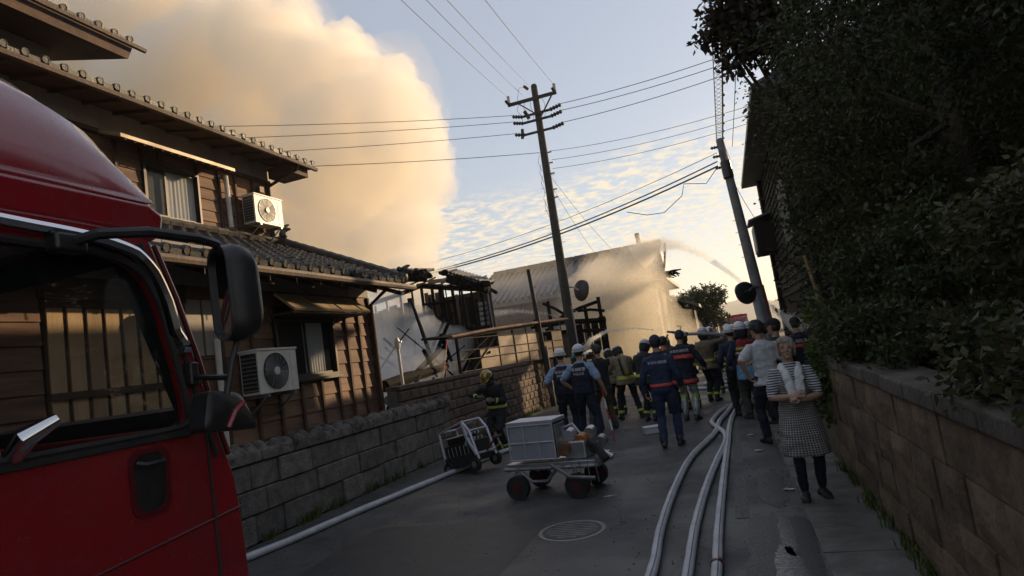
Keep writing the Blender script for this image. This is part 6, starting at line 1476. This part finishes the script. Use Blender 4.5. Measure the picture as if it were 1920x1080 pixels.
def hose(label, pts, r, m='hose_white', band=None, group='fire hoses lying on the road'):
    P = [Vector(p) for p in pts]; fp = []
    for i in range(len(P) - 1):
        a, b, c, d = P[max(i - 1, 0)], P[i], P[i + 1], P[min(i + 2, len(P) - 1)]
        for k in range(8):
            t = k / 8; fp.append(0.5 * ((2 * b) + (c - a) * t + (2 * a - 5 * b + 4 * c - d) * t * t + (3 * b - a - 3 * c + d) * t ** 3))
    fp.append(P[-1]); h = wthing('fire_hose', label, 'hose', P[0], group=group)
    MB().tube(fp, [r * (1 + .04 * sin(k * 1.7)) for k in range(len(fp))], 12).build('tube', M[m], h, smooth=True)
    # woven stripe running along the top
    st = [q + Vector((r * .35, 0, r * .94)) for q in fp]; MB().tube(st, .004, 4).build('stripe', M['steel'], h)
    for t in (band or ()):
        i = int(t * (len(fp) - 2)); MB().tube([fp[i], fp[i].lerp(fp[i + 1], .35)], r * 1.22, 12).build('coupling', M['red_dark'], h, smooth=True)
        MB().tube([fp[i].lerp(fp[i + 1], .4), fp[i].lerp(fp[i + 1], .75)], r * 1.16, 12).build('coupling', M['alu'], h, smooth=True)
    return h
z = .045
hose('white fire hose with a sharp kink, leftmost of the three on the road', [(-.9, 2.6, z), (-.86, 3.9, z), (-.83, 4.9, z), (-.87, 5.9, z), (-.86, 7.4, z), (-.77, 9.1, z), (-.5, 10.9, z), (-.44, 12.2, z), (-.3, 13.4, z), (-.08, 15.8, z), (-.2, 18, z)], .04)
hose('white fire hose, middle of the three on the road', [(-.6, 2.6, z), (-.57, 4.0, z), (-.57, 4.9, z), (-.57, 5.9, z), (-.52, 7.3, z), (-.43, 8.7, z), (-.33, 10.0, z), (-.36, 10.9, z), (-.55, 11.9, z), (-.56, 12.5, z), (-.4, 13.6, z + .02), (-.04, 15.4, z), (.1, 18, z)], .04)
hose('white fire hose with a red coupling, rightmost of the three on the road', [(-.4, 2.6, z), (-.38, 4.0, z), (-.37, 4.9, z), (-.37, 5.8, z), (-.34, 7.7, z), (-.3, 9.7, z), (-.24, 12.2, z), (-.02, 15.2, z), (.05, 18, z)], .04, band=(.26,))
hose('grey fire hose running from the pump past the truck front', [(-6.0, 3.2, z), (-5.2, 5.6, z), (-4.9, 7.5, z), (-4.5, 9.8, z), (-4.25, 11.1, z), (-3.9, 12.0, z)], .042)
hose('pale fire hose snaking across the street beyond the crew', [(-1.4, 19.5, z), (-.6, 18.8, z), (.2, 19.2, z), (-.2, 20.2, z), (-1.0, 20.6, z), (-.2, 21.5, z), (.3, 21.2, z)], .045)
hose('fire hose leading from the nozzle back over the shoulder to the right', [(-.9, 14.95, 1.66), (-.6, 15.2, 1.62), (-.1, 15.7, 1.5), (.2, 16.2, 1.2), (.15, 16.8, .3), (.1, 17.5, .05)], .035, group=None)

# ------------------------------------------------------------------ pump trolley
pt = wthing('pump_trolley', 'silver pump trolley with six ribbed panels and red-hubbed wheels', 'trolley', (-2.35, 7.8, 0))
M['panel_mesh'] = mat('mesh_panel', (0.42, 0.42, 0.47), (0.33, 0.33, 0.38), 8, .5, .2, 60, metal=.35)
M['silver_box'] = mat('silver_box', (0.5, 0.5, 0.56), (0.42, 0.42, 0.47), 6, .4, .1, 40, metal=.5)
M['hub_red'] = mat('hub_red', (0.07, 0.008, 0.01), None, rough=.6)
yc = 7.5; yaw_t = R(-8)
RZ = Matrix.Rotation(yaw_t, 3, 'Z'); Cc = Vector((-2.42, 7.78, 0))
def TB(name, x0, x1, y0, y1, z0, z1, m, par, bev=.008):
    mb_ = MB().bb(x0, x1, y0, y1, z0, z1); mb_.v = [tuple(Cc + RZ @ Vector(p)) for p in mb_.v]; return mb_.build(name, M[m], par, bevel=bev)
def TT(name, pts, r, m, par, n=8): return MB().tube([Cc + RZ @ Vector(p) for p in pts], r, n).build(name, M[m], par, smooth=35)
bx = TB('box', -.33, .27, -.28, .05, .46, .88, 'black_plastic', pt)
for i in range(3):
    for j in range(2):
        x0 = -.32 + i * .195; z0_ = .475 + j * .2
        pn = TB('panel', x0, x0 + .185, -.3, -.285, z0_, z0_ + .19, 'panel_mesh', pt, .004)
        rb = MB()
        for k in range(9): rb.bb(x0 + .012 + k * .019, x0 + .02 + k * .019, -.305, -.299, z0_ + .015, z0_ + .175)
        rb.v = [tuple(Cc + RZ @ Vector(p)) for p in rb.v]; ro_ = rb.build('ribs', M['silver_box'], pn); ro_['kind'] = 'stuff'
for x in (-.335, -.13, .065, .27): TT('frame_bar', [(x, -.31, .46), (x, -.31, .885)], .013, 'silver_box', pt)
for zz_ in (.465, .67, .88): TT('frame_bar', [(-.335, -.31, zz_), (.27, -.31, zz_)], .012, 'silver_box', pt)
TB('lid', -.35, .29, -.32, .09, .885, .93, 'silver_box', pt)
TB('side_plate', .275, .29, -.27, .04, .48, .86, 'alu', pt)
dk = TB('deck', -.42, .75, -.3, .3, .36, .42, 'alu', pt)
for y_ in (-.31, .31): TT('chassis_rail', [(-.45, y_, .36), (.78, y_, .36)], .022, 'steel', pt)
for x_ in (-.4, 0, .4, .75): TT('cross_member', [(x_, -.31, .34), (x_, .31, .34)], .018, 'steel', pt)
for x_ in (-.28, .5):
    for y_ in (-.33, .33):
        w_ = TT('wheel', [(x_, y_ - .045, .145), (x_, y_ + .045, .145)], .145, 'rubber', pt, 24)
        TT('hub', [(x_, y_ - .05, .145), (x_, y_ + .05, .145)], .06, 'hub_red', w_, 16)
        TT('fork', [(x_, y_, .145), (x_, y_, .36)], .02, 'steel', pt)
eng = TB('engine', .34, .62, -.2, .2, .42, .64, 'alu', pt, .03)
M['orange_part'] = mat('orange_enamel', (.4, .16, .03), (.3, .1, .02), 8, .45)
for p, r_, m_ in (((.42, -.15, .7), .07, 'silver_box'), ((.55, -.12, .62), .08, 'orange_part'), ((.6, .08, .68), .07, 'alu'), ((.36, -.22, .55), .08, 'rust'), ((.7, -.1, .52), .06, 'black_plastic'), ((.72, .1, .56), .07, 'steel')):
    TT('pump_fitting', [(p[0], p[1] - .05, p[2]), (p[0], p[1] + .07, p[2] + .02)], r_, m_, eng, 14)
TT('handle_loop', [(.36, -.2, .64), (.36, -.2, .8), (.5, -.2, .84), (.58, -.2, .72)], .018, 'alu', pt)
TT('suction_hose', [(.62, -.1, .6), (.74, -.16, .56), (.82, -.2, .45), (.86, -.22, .4)], .05, 'rubber', pt)
TT('outlet', [(.66, -.05, .5), (.8, -.08, .46), (.9, -.1, .4)], .035, 'alu', pt)
for k in range(5): TT('guard_bar', [(.36 + k * .1, -.33, .42), (.38 + k * .1, -.34, .1 + .02 * k)], .006, 'steel', pt, 5)
TT('tow_bar', [(.2, -.34, .4), (.5, -.5, .28), (.8, -.5, .26)], .02, 'steel', pt)
TT('spring', [(-.25, -.3, .34), (-.1, -.28, .2), (.1, -.28, .2), (.25, -.3, .34)], .02, 'steel', pt)

# ------------------------------------------------------------------ hose carrier tipped by the wall
hc2 = wthing('hose_carrier', 'white-framed hose carrier tilted beside the brown block wall', 'trolley', (-4.5, 9.8, 0))
O2 = Vector((-4.35, 9.7, 0)); R2 = Matrix.Rotation(R(-22), 3, 'Z') @ Matrix.Rotation(R(-9), 3, 'Y') @ Matrix.Diagonal((.98, 1.0, .82))
def HT(name, pts, r, m, par, n=8): return MB().tube([O2 + R2 @ Vector(p) for p in pts], r, n).build(name, M[m], par, smooth=35)
def HB(name, a, b, m, par):
    mb_ = MB().bb(a[0], b[0], a[1], b[1], a[2], b[2]); mb_.v = [tuple(O2 + R2 @ Vector(p)) for p in mb_.v]; return mb_.build(name, M[m], par, bevel=.01)
HT('frame', [(-.3, -.2, .2), (-.3, -.2, .85), (.3, -.2, .95), (.42, -.2, .75), (.5, -.2, .2)], .022, 'silver_box', hc2)
HT('frame', [(-.3, .2, .2), (-.3, .2, .85), (.3, .2, .95), (.42, .2, .75), (.5, .2, .2)], .022, 'silver_box', hc2)
for p in ((-.3, .85), (.3, .95), (.42, .75), (.5, .3), (-.3, .3)): HT('cross_bar', [(p[0], -.2, p[1]), (p[0], .2, p[1])], .018, 'silver_box', hc2)
HB('basket', (-.28, -.175, .16), (.44, .175, .56), 'black_plastic', hc2)
HB('side_tray', (-.26, -.25, .12), (.4, -.18, .34), 'rubber', hc2)
HB('tool_box', (-.2, -.16, .56), (.22, .16, .7), 'alu_dark', hc2)
for k in range(7):
    q = HT('folded_hose', [(-.24, -.12 + .04 * k, .52), (.33, -.12 + .04 * k, .54), (.35, -.12 + .04 * k, .6), (-.2, -.12 + .04 * k, .62), (-.22, -.12 + .04 * k, .69), (.3, -.12 + .04 * k, .7)], .018, 'rubber' if k % 2 else 'hose_white', hc2)
for k in range(8): HT('basket_bar', [(-.28 + k * .095, -.19, .22), (-.28 + k * .095, -.19, .52)], .006, 'steel', hc2, 5)
HT('brace', [(.3, -.21, .93), (.36, -.22, .6), (.48, -.21, .28)], .03, 'silver_box', hc2); HT('brace', [(.42, -.22, .74), (.28, -.22, .5)], .018, 'silver_box', hc2)
HB('lime_bag', (-.34, -.26, .2), (-.2, -.2, .32), 'lime_cloth', hc2) if 'lime_cloth' in M else None
for x_ in (-.2, .42):
    for y_ in (-.24, .24):
        w_ = HT('wheel', [(x_, y_ - .03, .12), (x_, y_ + .03, .12)], .11, 'rubber', hc2, 20); HT('hub', [(x_, y_ - .035, .12), (x_, y_ + .035, .12)], .05, 'steel', w_, 12)
HT('pull_handle', [(.5, 0, .3), (.75, 0, .5), (.8, -.1, .52), (.8, .1, .52)], .015, 'red_dark', hc2)

# ------------------------------------------------------------------ odds and ends on the road
wb = wthing('foam_box', 'white foam box lying flat on the road left of the blue officer', 'box', (-1.6, 11.8, 0))
mb = MB().bb(-.19, .19, -.1, .1, 0, .1); mb.v = [tuple(Vector((-1.58, 11.85, .0)) + Matrix.Rotation(R(20), 3, 'Z') @ Vector(p)) for p in mb.v]; mb.build('tray', mat('foam_white', (.55, .56, .6), (.48, .49, .53), 8, .8), wb, bevel=.015)
mb = MB().bb(-.2, .2, -.11, .11, .1, .13); mb.v = [tuple(Vector((-1.58, 11.85, .0)) + Matrix.Rotation(R(20), 3, 'Z') @ Vector(p)) for p in mb.v]; mb.build('lid', mat('foam_lid', (.58, .59, .62), None, rough=.8), wb, bevel=.012)
cone = wthing('barrier_pole', 'thin red and white barrier pole leaning by the police officer', 'pole', (-2.25, 11.2, 0))
for k in range(5): MB().tube([Vector((-2.2, 11.2, .02)).lerp(Vector((-2.32, 11.35, .95)), k / 5), Vector((-2.2, 11.2, .02)).lerp(Vector((-2.32, 11.35, .95)), (k + 1) / 5)], .014, 7).build('stripe', M['marker_red'] if k % 2 == 0 else CL['print'], cone)
rnd_ = random.Random(5)
scr = [(-.35, 14.9, 'scrap of white paper near the kinked hose', 'paper_scrap'), (.1, 9.3, 'scrap of torn paper on the edge line', 'paper_scrap'), (.05, 10.6, 'flattened paper scrap by the bystanders', 'paper_scrap'), (-3.6, 13.6, 'long pale plank on the ground by the block wall', 'plank'), (-1.6, 7.35, 'thin white strip on the road by the pump trolley', 'strip'), (-4.4, 16.2, 'broken board lying below the carport', 'plank'), (.3, 7.1, 'crumpled leaf litter by the gutter', 'litter')]
M['scrap'] = mat('scrap', (.5, .5, .5), (.4, .4, .4), 10, .8)
for x, y, l_, nm in scr:
    Lx, Ly, hz = (.6, .1, .03) if nm == 'plank' else ((.16, .02, .006) if nm == 'strip' else (.1, .07, .012))
    mb = MB(); a_ = rnd_.uniform(-.6, .6); V = []
    nx = 5
    for i in range(nx + 1):
        for s_ in (-1, 1): V.append(Vector((x, y, .006 + hz * (.3 + .7 * rnd_.random() * (nm != 'plank')))) + Matrix.Rotation(a_, 3, 'Z') @ Vector((Lx * (i / nx - .5), s_ * Ly * .5, 0)))
    V2 = [v_ + Vector((0, 0, -.004 if nm != 'plank' else -.02)) for v_ in V]; n_ = len(V)
    F = [(2 * i, 2 * i + 2, 2 * i + 3, 2 * i + 1) for i in range(nx)] + [(n_ + 2 * i, n_ + 2 * i + 1, n_ + 2 * i + 3, n_ + 2 * i + 2) for i in range(nx)] + [(2 * i, n_ + 2 * i, n_ + 2 * i + 2, 2 * i + 2) for i in range(nx)] + [(2 * i + 1, 2 * i + 3, n_ + 2 * i + 3, n_ + 2 * i + 1) for i in range(nx)] + [(0, 1, n_ + 1, n_), (n_ - 2, 2 * n_ - 2, 2 * n_ - 1, n_ - 1)]
    tag(mb.add(V + V2, F).build(nm, M['scrap'] if nm != 'plank' else M['ash_board']), l_, 'debris')

# ------------------------------------------------------------------ grit, weeds and leaf litter along the walls
def grit(name, label, spots, n, r0, r1, seed, m):
    r = np.random.default_rng(seed); k = r.integers(0, len(spots), n); sp_ = np.array(spots)
    P = np.stack([sp_[k, 0] + r.normal(size=n) * sp_[k, 2], sp_[k, 1] + (r.random(n) - .5) * 2 * sp_[k, 3], np.full(n, .004)], 1); s = r.uniform(r0, r1, size=(n, 1, 1))
    oct_ = np.array([(1, 0, 0), (-1, 0, 0), (0, 1, 0), (0, -1, 0), (0, 0, .7), (0, 0, -.6)], float); V = (P[:, None, :] + (oct_[None] + r.normal(scale=.18, size=(n, 6, 3))) * s).reshape(-1, 3)
    f = np.array([(0, 2, 4), (2, 1, 4), (1, 3, 4), (3, 0, 4), (2, 0, 5), (1, 2, 5), (3, 1, 5), (0, 3, 5)]); F = (f[None] + (np.arange(n) * 6)[:, None, None]).reshape(-1, 3)
    return tag(link(name, raw_mesh(name, V, F, [m])), label, 'gravel', kind='stuff')
M['grit'] = mat('grit', (.09, .085, .08), (.2, .19, .175), 60, .9)
grit('grit', 'loose grit scattered along the foot of the walls and gutter', [(-5.45, 7, .12, 5), (-5.6, 15, .16, 5), (.38, 8, .05, 10), (.85, 5, .06, 6), (-.2, 9, 1.2, 8), (-3.5, 10, 1.2, 7)], 5200, .004, .013, 3, M['grit'])
def tufts(name, label, spots, n, h, seed, m):
    r = np.random.default_rng(seed); k = r.integers(0, len(spots), n); sp_ = np.array(spots)
    P = np.stack([sp_[k, 0] + r.normal(size=n) * .035, sp_[k, 1] + r.normal(size=n) * .06, np.zeros(n)], 1)
    a = r.uniform(0, 2 * pi, n); L_ = h * r.uniform(.4, 1.2, n); lean = r.uniform(.1, .7, n); w = .006
    d = np.stack([np.cos(a), np.sin(a), np.zeros(n)], 1); sd = np.stack([-np.sin(a), np.cos(a), np.zeros(n)], 1); up_ = np.array([0, 0, 1.])
    mid = P + (d * (lean * .35)[:, None] + up_ * .6) * L_[:, None]; tip = P + (d * lean[:, None] + up_ * .85) * L_[:, None]
    V = np.stack([P - sd * w, P + sd * w, mid + sd * w * .8, mid - sd * w * .8, tip + sd * .001, tip - sd * .001], 1).reshape(-1, 3)
    f = np.array([(0, 1, 2, 3), (3, 2, 4, 5)]); F = (f[None] + (np.arange(n) * 6)[:, None, None]).reshape(-1, 4)
    return tag(link(name, raw_mesh(name, V, F, [m])), label, 'weeds', kind='stuff')
rq = random.Random(12)
tufts('weeds', 'small weeds growing at the foot of the walls', [(.93, rq.uniform(2.5, 8.2)) for _ in range(26)] + [(-5.58, rq.uniform(4, 11.8)) for _ in range(24)] + [(-5.76, rq.uniform(11.9, 20)) for _ in range(26)], 2600, .16, 5, M['leaf_ivy'])
# ------------------------------------------------------------------ smoke: billowing closed shells filled with scattering air
def billow(name, blobs, mats, voxel, levels=((14, .5), (7, .5)), seed=1, grow=1.0, disp=((.5, .5), (1.3, .22)), keep=None):
    """blobs -> bumps on bumps -> one skin, then displaced by turbulence"""
    q = random.Random(seed); mb = MB(); cur = blobs; allb = list(blobs)
    for (n, k) in levels:
        nxt = []
        for (x, y, z, r) in cur:
            for _ in range(n):
                d = Vector((q.gauss(0, 1), q.gauss(0, 1), q.gauss(0, 1))).normalized()
                nxt.append((x + d.x * r * .82, y + d.y * r * .82, z + d.z * r * .82, r * k * q.uniform(.6, 1.1)))
        allb += nxt; cur = nxt if len(nxt) < 400 else q.sample(nxt, 400)
    for (x, y, z, r) in allb: mb.ell((x, y, z), (r * grow,) * 3, nu=10, nv=7)
    me = remeshed(mb, voxel, mats, 2, .5)
    n = len(me.vertices); co = np.empty(n * 3, dtype=np.float32); no = np.empty(n * 3, dtype=np.float32)
    me.vertices.foreach_get('co', co); me.vertex_normals.foreach_get('vector', no)
    co = co.reshape(-1, 3); no = no.reshape(-1, 3)
    d = np.zeros(n)
    for (f_, a_) in disp:
        d += a_ * np.array([noise.noise(Vector(c) * f_ + Vector((seed, 0, 0))) for c in co])
    co = co + no * d[:, None]
    me.vertices.foreach_set('co', co.astype(np.float32).ravel()); me.update()
    # close any folds the turbulence made
    o = bpy.data.objects.new('tmp', me); col.objects.link(o); m = o.modifiers.new('r', 'REMESH'); m.mode = 'VOXEL'; m.voxel_size = voxel * .9
    k = o.modifiers.new('s', 'SMOOTH'); k.iterations = 1; k.factor = .4
    dg = bpy.context.evaluated_depsgraph_get(); res = bpy.data.meshes.new_from_object(o.evaluated_get(dg), depsgraph=dg)
    bpy.data.objects.remove(o); bpy.data.meshes.remove(me)
    # keep only the outer skin: drop closed pockets left inside
    bm = bmesh.new(); bm.from_mesh(res); bm.verts.ensure_lookup_table(); seen = [False] * len(bm.verts); parts = []
    for v in bm.verts:
        if seen[v.index]: continue
        st = [v]; seen[v.index] = True; g_ = []
        while st:
            a = st.pop(); g_.append(a)
            for e in a.link_edges:
                b = e.other_vert(a)
                if not seen[b.index]: seen[b.index] = True; st.append(b)
        parts.append(g_)
    parts.sort(key=len); 
    for g_ in parts[:-1]: bmesh.ops.delete(bm, geom=g_, context='VERTS')
    bm.to_mesh(res); bm.free()
    n = len(res.vertices); co = np.empty(n * 3, dtype=np.float32); no = np.empty(n * 3, dtype=np.float32); res.vertices.foreach_get('co', co); res.vertex_normals.foreach_get('vector', no)
    co = co.reshape(-1, 3); no = no.reshape(-1, 3); f_ = .55 / voxel
    d = np.array([abs(noise.noise(Vector(c) * f_)) + .5 * abs(noise.noise(Vector(c) * f_ * 2.1)) for c in co]) * voxel * 1.5
    res.vertices.foreach_set('co', (co + no * d[:, None]).astype(np.float32).ravel()); res.update()
    res.materials.clear()
    for q_ in mats: res.materials.append(q_)
    return res
SM = [(-10.0, 20.5, 4.9, .8), (-10.7, 21.5, 5.8, 1.2), (-12.0, 22.8, 6.8, 1.8), (-13.6, 23.8, 7.8, 2.2), (-13.6, 24, 9.4, 1.6), (-11.9, 24, 11.3, 2.0), (-12.3, 24, 13.0, 2.0), (-14.2, 24.5, 14.2, 2.4), (-15.5, 25, 11, 3.2),
      (-17, 25, 15.8, 3.0), (-16.5, 25, 8, 2.6), (-20, 26, 17.8, 3.6), (-19, 26, 12, 3.6), (-20, 26, 8, 3.2), (-23, 27, 13, 4.6), (-25, 27, 19, 5), (-25, 27, 8.5, 4.2), (-30, 28, 13, 6), (-31, 28, 21, 6), (-38, 29, 17, 7.5), (-38, 29, 9, 6), (-40, 29, 26, 8), (-48, 30, 18, 9)]
M['smoke_core'] = vol_mat('smoke_core', (0.992, 0.962, 0.91), 0.6, 0.15)
M['smoke_veil'] = vol_mat('smoke_veil', (0.975, 0.92, 0.83), 0.07, 0.3)
sm = thing('smoke_plume', 'huge beige smoke plume billowing up behind the timber house', 'smoke'); sm['kind'] = 'stuff'
c_ = link('dense_smoke', billow('dense_smoke', SM, [M['smoke_core']], .36, seed=3, grow=.88, levels=((16, .5), (9, .5), (2, .5)), disp=((.35, 1.1), (.75, .85), (1.6, .32), (3.2, .08))), sm); c_['kind'] = 'stuff'
v_ = link('thin_smoke', billow('thin_smoke', SM, [M['smoke_veil']], .55, seed=3, grow=1.06, disp=((.4, .9), (1.1, .3))), sm); v_['kind'] = 'stuff'
# white smoke rolling through the burnt plot
WS = [(-8.6, 15.0, .9, .8), (-9.8, 15.6, 1.2, .9), (-8.0, 17.6, 2.2, .6), (-9.9, 17.6, 3.9, .5), (-8.8, 17.4, 3.3, .45), (-7.6, 14.6, 1.8, .55), (-7.5, 13.4, 1.6, .4), (-9.0, 16.2, 1.6, .9), (-10.2, 16.8, 1.9, 1.1), (-8.2, 15.2, 1.4, .75), (-9.4, 17.2, 2.7, .9), (-10.6, 17.6, 3.2, .9), (-7.9, 16.5, 1.7, .6), (-11.5, 17, 2.2, 1.2), (-8.3, 16.8, 2.6, .45)]
M['smoke_white'] = vol_mat('smoke_white', (0.96, 0.965, 0.98), 0.55, 0.2)
w_ = tag(link('white_smoke', billow('white_smoke', WS, [M['smoke_white']], .14, seed=8, disp=((.8, .5), (2.0, .3), (4.5, .12)))), 'white smoke rolling through the burnt plot behind the wall', 'smoke', kind='stuff')

# ------------------------------------------------------------------ water spray
M['mist'] = vol_mat('water_mist', (0.98, 0.92, 0.8), 0.27, 0.48)  # warm tint puts the sunlight's gold into the colour of both mists
M['mist_thick'] = vol_mat('water_mist_thick', (0.98, 0.92, 0.8), 0.16, 0.48)
SP = [(-3.1, 25.4, 4.6, .9), (-2.6, 25.4, 5.2, .6), (-4.2, 25.4, 4.2, 1.1), (-3.6, 25.4, 3.2, 1.3), (-2.9, 25.2, 2.2, 1.1), (-5.2, 25.2, 3.0, 1.2), (-4.4, 25, 1.6, 1.3), (-2.4, 25, 3.4, .8), (-5.8, 24.9, 1.5, 1.0), (-2.0, 25, 1.2, 1.0), (-3.4, 24.8, .9, 1.1)]
sp_ = thing('water_spray', 'golden sunlit curtain of water spray over the storehouse', 'spray'); sp_['kind'] = 'stuff'
o_ = link('mist', billow('mist', SP, [M['mist']], .2, levels=((10, .5), (4, .5)), seed=5, disp=((.8, .3), (2, .15))), sp_); o_['kind'] = 'stuff'
o_ = link('mist_core', billow('mist_core', [(x, y, z, r * .85) for x, y, z, r in SP[:9]], [M['mist_thick']], .16, levels=((8, .6), (4, .5)), seed=6, disp=((.8, .3), (2, .15))), sp_); o_['kind'] = 'stuff'
DS = [(-9.5, 25.5, 3.2, 1.3), (-7.8, 25.5, 3.6, 1.5), (-6.5, 25.2, 2.6, 1.3), (-9.0, 26, 4.8, 1.2), (-6.8, 26, 4.8, 1.0)]
M['drift'] = vol_mat('drifting_smoke', (0.96, 0.93, 0.88), 0.07, 0.3)
tag(link('drifting_smoke', billow('drifting_smoke', DS, [M['drift']], .25, levels=((8, .5), (4, .5)), seed=9, disp=((.6, .4), (1.5, .2)))), 'thin smoke haze drifting before the storehouse roof', 'smoke', kind='stuff')
# droplets
M['drop'] = mat('water_drop', (0.9, 0.88, 0.82), None, rough=.15, spec=.8)
def droplets(centres, n, r0, r1, seed, stretch=1.6):
    r = np.random.default_rng(seed); cl = np.array(centres); w = cl[:, 3] ** 2; w /= w.sum(); k = r.choice(len(cl), n, p=w)
    P = cl[k, :3] + r.normal(size=(n, 3)) * cl[k, 3:4] * .55; s = r.uniform(r0, r1, size=(n, 1, 1))
    oct_ = np.array([(1, 0, 0), (-1, 0, 0), (0, 1, 0), (0, -1, 0), (0, 0, stretch), (0, 0, -stretch)], float)
    V = (P[:, None, :] + oct_[None] * s).reshape(-1, 3)
    f = np.array([(0, 2, 4), (2, 1, 4), (1, 3, 4), (3, 0, 4), (2, 0, 5), (1, 2, 5), (3, 1, 5), (0, 3, 5)])
    F = (f[None] + (np.arange(n) * 6)[:, None, None]).reshape(-1, 3); keep = V[F[:, 0], 2] > .02
    return V, F[keep]
V, F = droplets(SP, 16000, .004, .009, 5); o_ = link('droplets', raw_mesh('droplets', V, F, [M['drop']]), sp_); o_['kind'] = 'stuff'
def jet(label, pts, rads, dens, seed, ndrop=2500, name='water_jet', alb=.97):
    """a stream that widens as it flies: closed tube of mist with droplets around it"""
    t = thing(name, label, 'water jet'); t['kind'] = 'stuff'
    P = [Vector(p) for p in pts]; fine_p = []; fine_r = []
    for i in range(len(P) - 1):
        for k in range(6): fine_p.append(P[i].lerp(P[i + 1], k / 6)); fine_r.append(rads[i] + (rads[i + 1] - rads[i]) * k / 6)
    fine_p.append(P[-1]); fine_r.append(rads[-1])
    q = random.Random(seed); mb = MB()
    mb.tube(fine_p, [r_ * q.uniform(.93, 1.07) for r_ in fine_r], 12)
    a = link('stream', mb.mesh('stream', [vol_mat('stream_%d' % seed, (alb, alb, alb * .99), dens, .6)], True), t); a['kind'] = 'stuff'
    V, F = droplets([(*p, r_ * 1.1) for p, r_ in zip(fine_p, fine_r)], ndrop, .004, .011, seed, 1.2)
    b = link('droplets', raw_mesh('droplets', V, F, [M['drop']]), t); b['kind'] = 'stuff'
    return t
jet('high arc of water thrown left over the street from behind the leaning pole', [(1.9, 26.5, 1.6), (1.3, 26.3, 2.55), (.5, 26.1, 3.6), (-.4, 26, 4.55), (-1.2, 26, 5.1), (-1.8, 26, 5.3), (-2.4, 25.9, 5.25), (-3.0, 25.8, 4.9)], [.03, .06, .1, .15, .2, .28, .4, .6], 1.7, 11, 7000, alb=.72)  # lower albedo puts the stream's backlit grey into its colour
jet('flat jet of water from the nozzle on the officers\' side into the spray', [(-1.35, 15.1, 1.78), (-2.2, 16.8, 1.98), (-3.4, 19.2, 2.1), (-4.6, 22, 1.9), (-5.2, 23.5, 1.6)], [.012, .025, .045, .08, .12], 2.2, 12, 2000)
jet('low jet of water from the crew beside the tall pole', [(-2.3, 15.4, 1.32), (-3.2, 17.5, 1.5), (-4.4, 20.5, 1.55), (-5.2, 22.6, 1.3)], [.012, .025, .045, .1], 1.6, 13, 1200)
jet('thin jet of water rising over the carport roof', [(-5.4, 23.2, 2.7), (-6.2, 22.4, 3.1), (-7.0, 21.6, 3.3), (-7.9, 20.6, 3.3)], [.02, .04, .07, .16], 1.2, 14, 900)
jet('white fan of water behind the leaning pole at right', [(1.55, 16.2, 1.45), (1.32, 17.2, 1.75), (1.05, 18.6, 2.25)], [.2, .1, .02], 2.6, 15, 1500)

# ------------------------------------------------------------------ summer-evening haze over the plain
M['haze'] = vol_mat('evening_haze', (0.95, 0.93, 0.9), 0.00045, 0.3)
tag(MB().bb(-1000, 1000, -150, 1900, -2, 90).build('haze', M['haze']), 'thin pale evening haze', 'haze', kind='stuff')
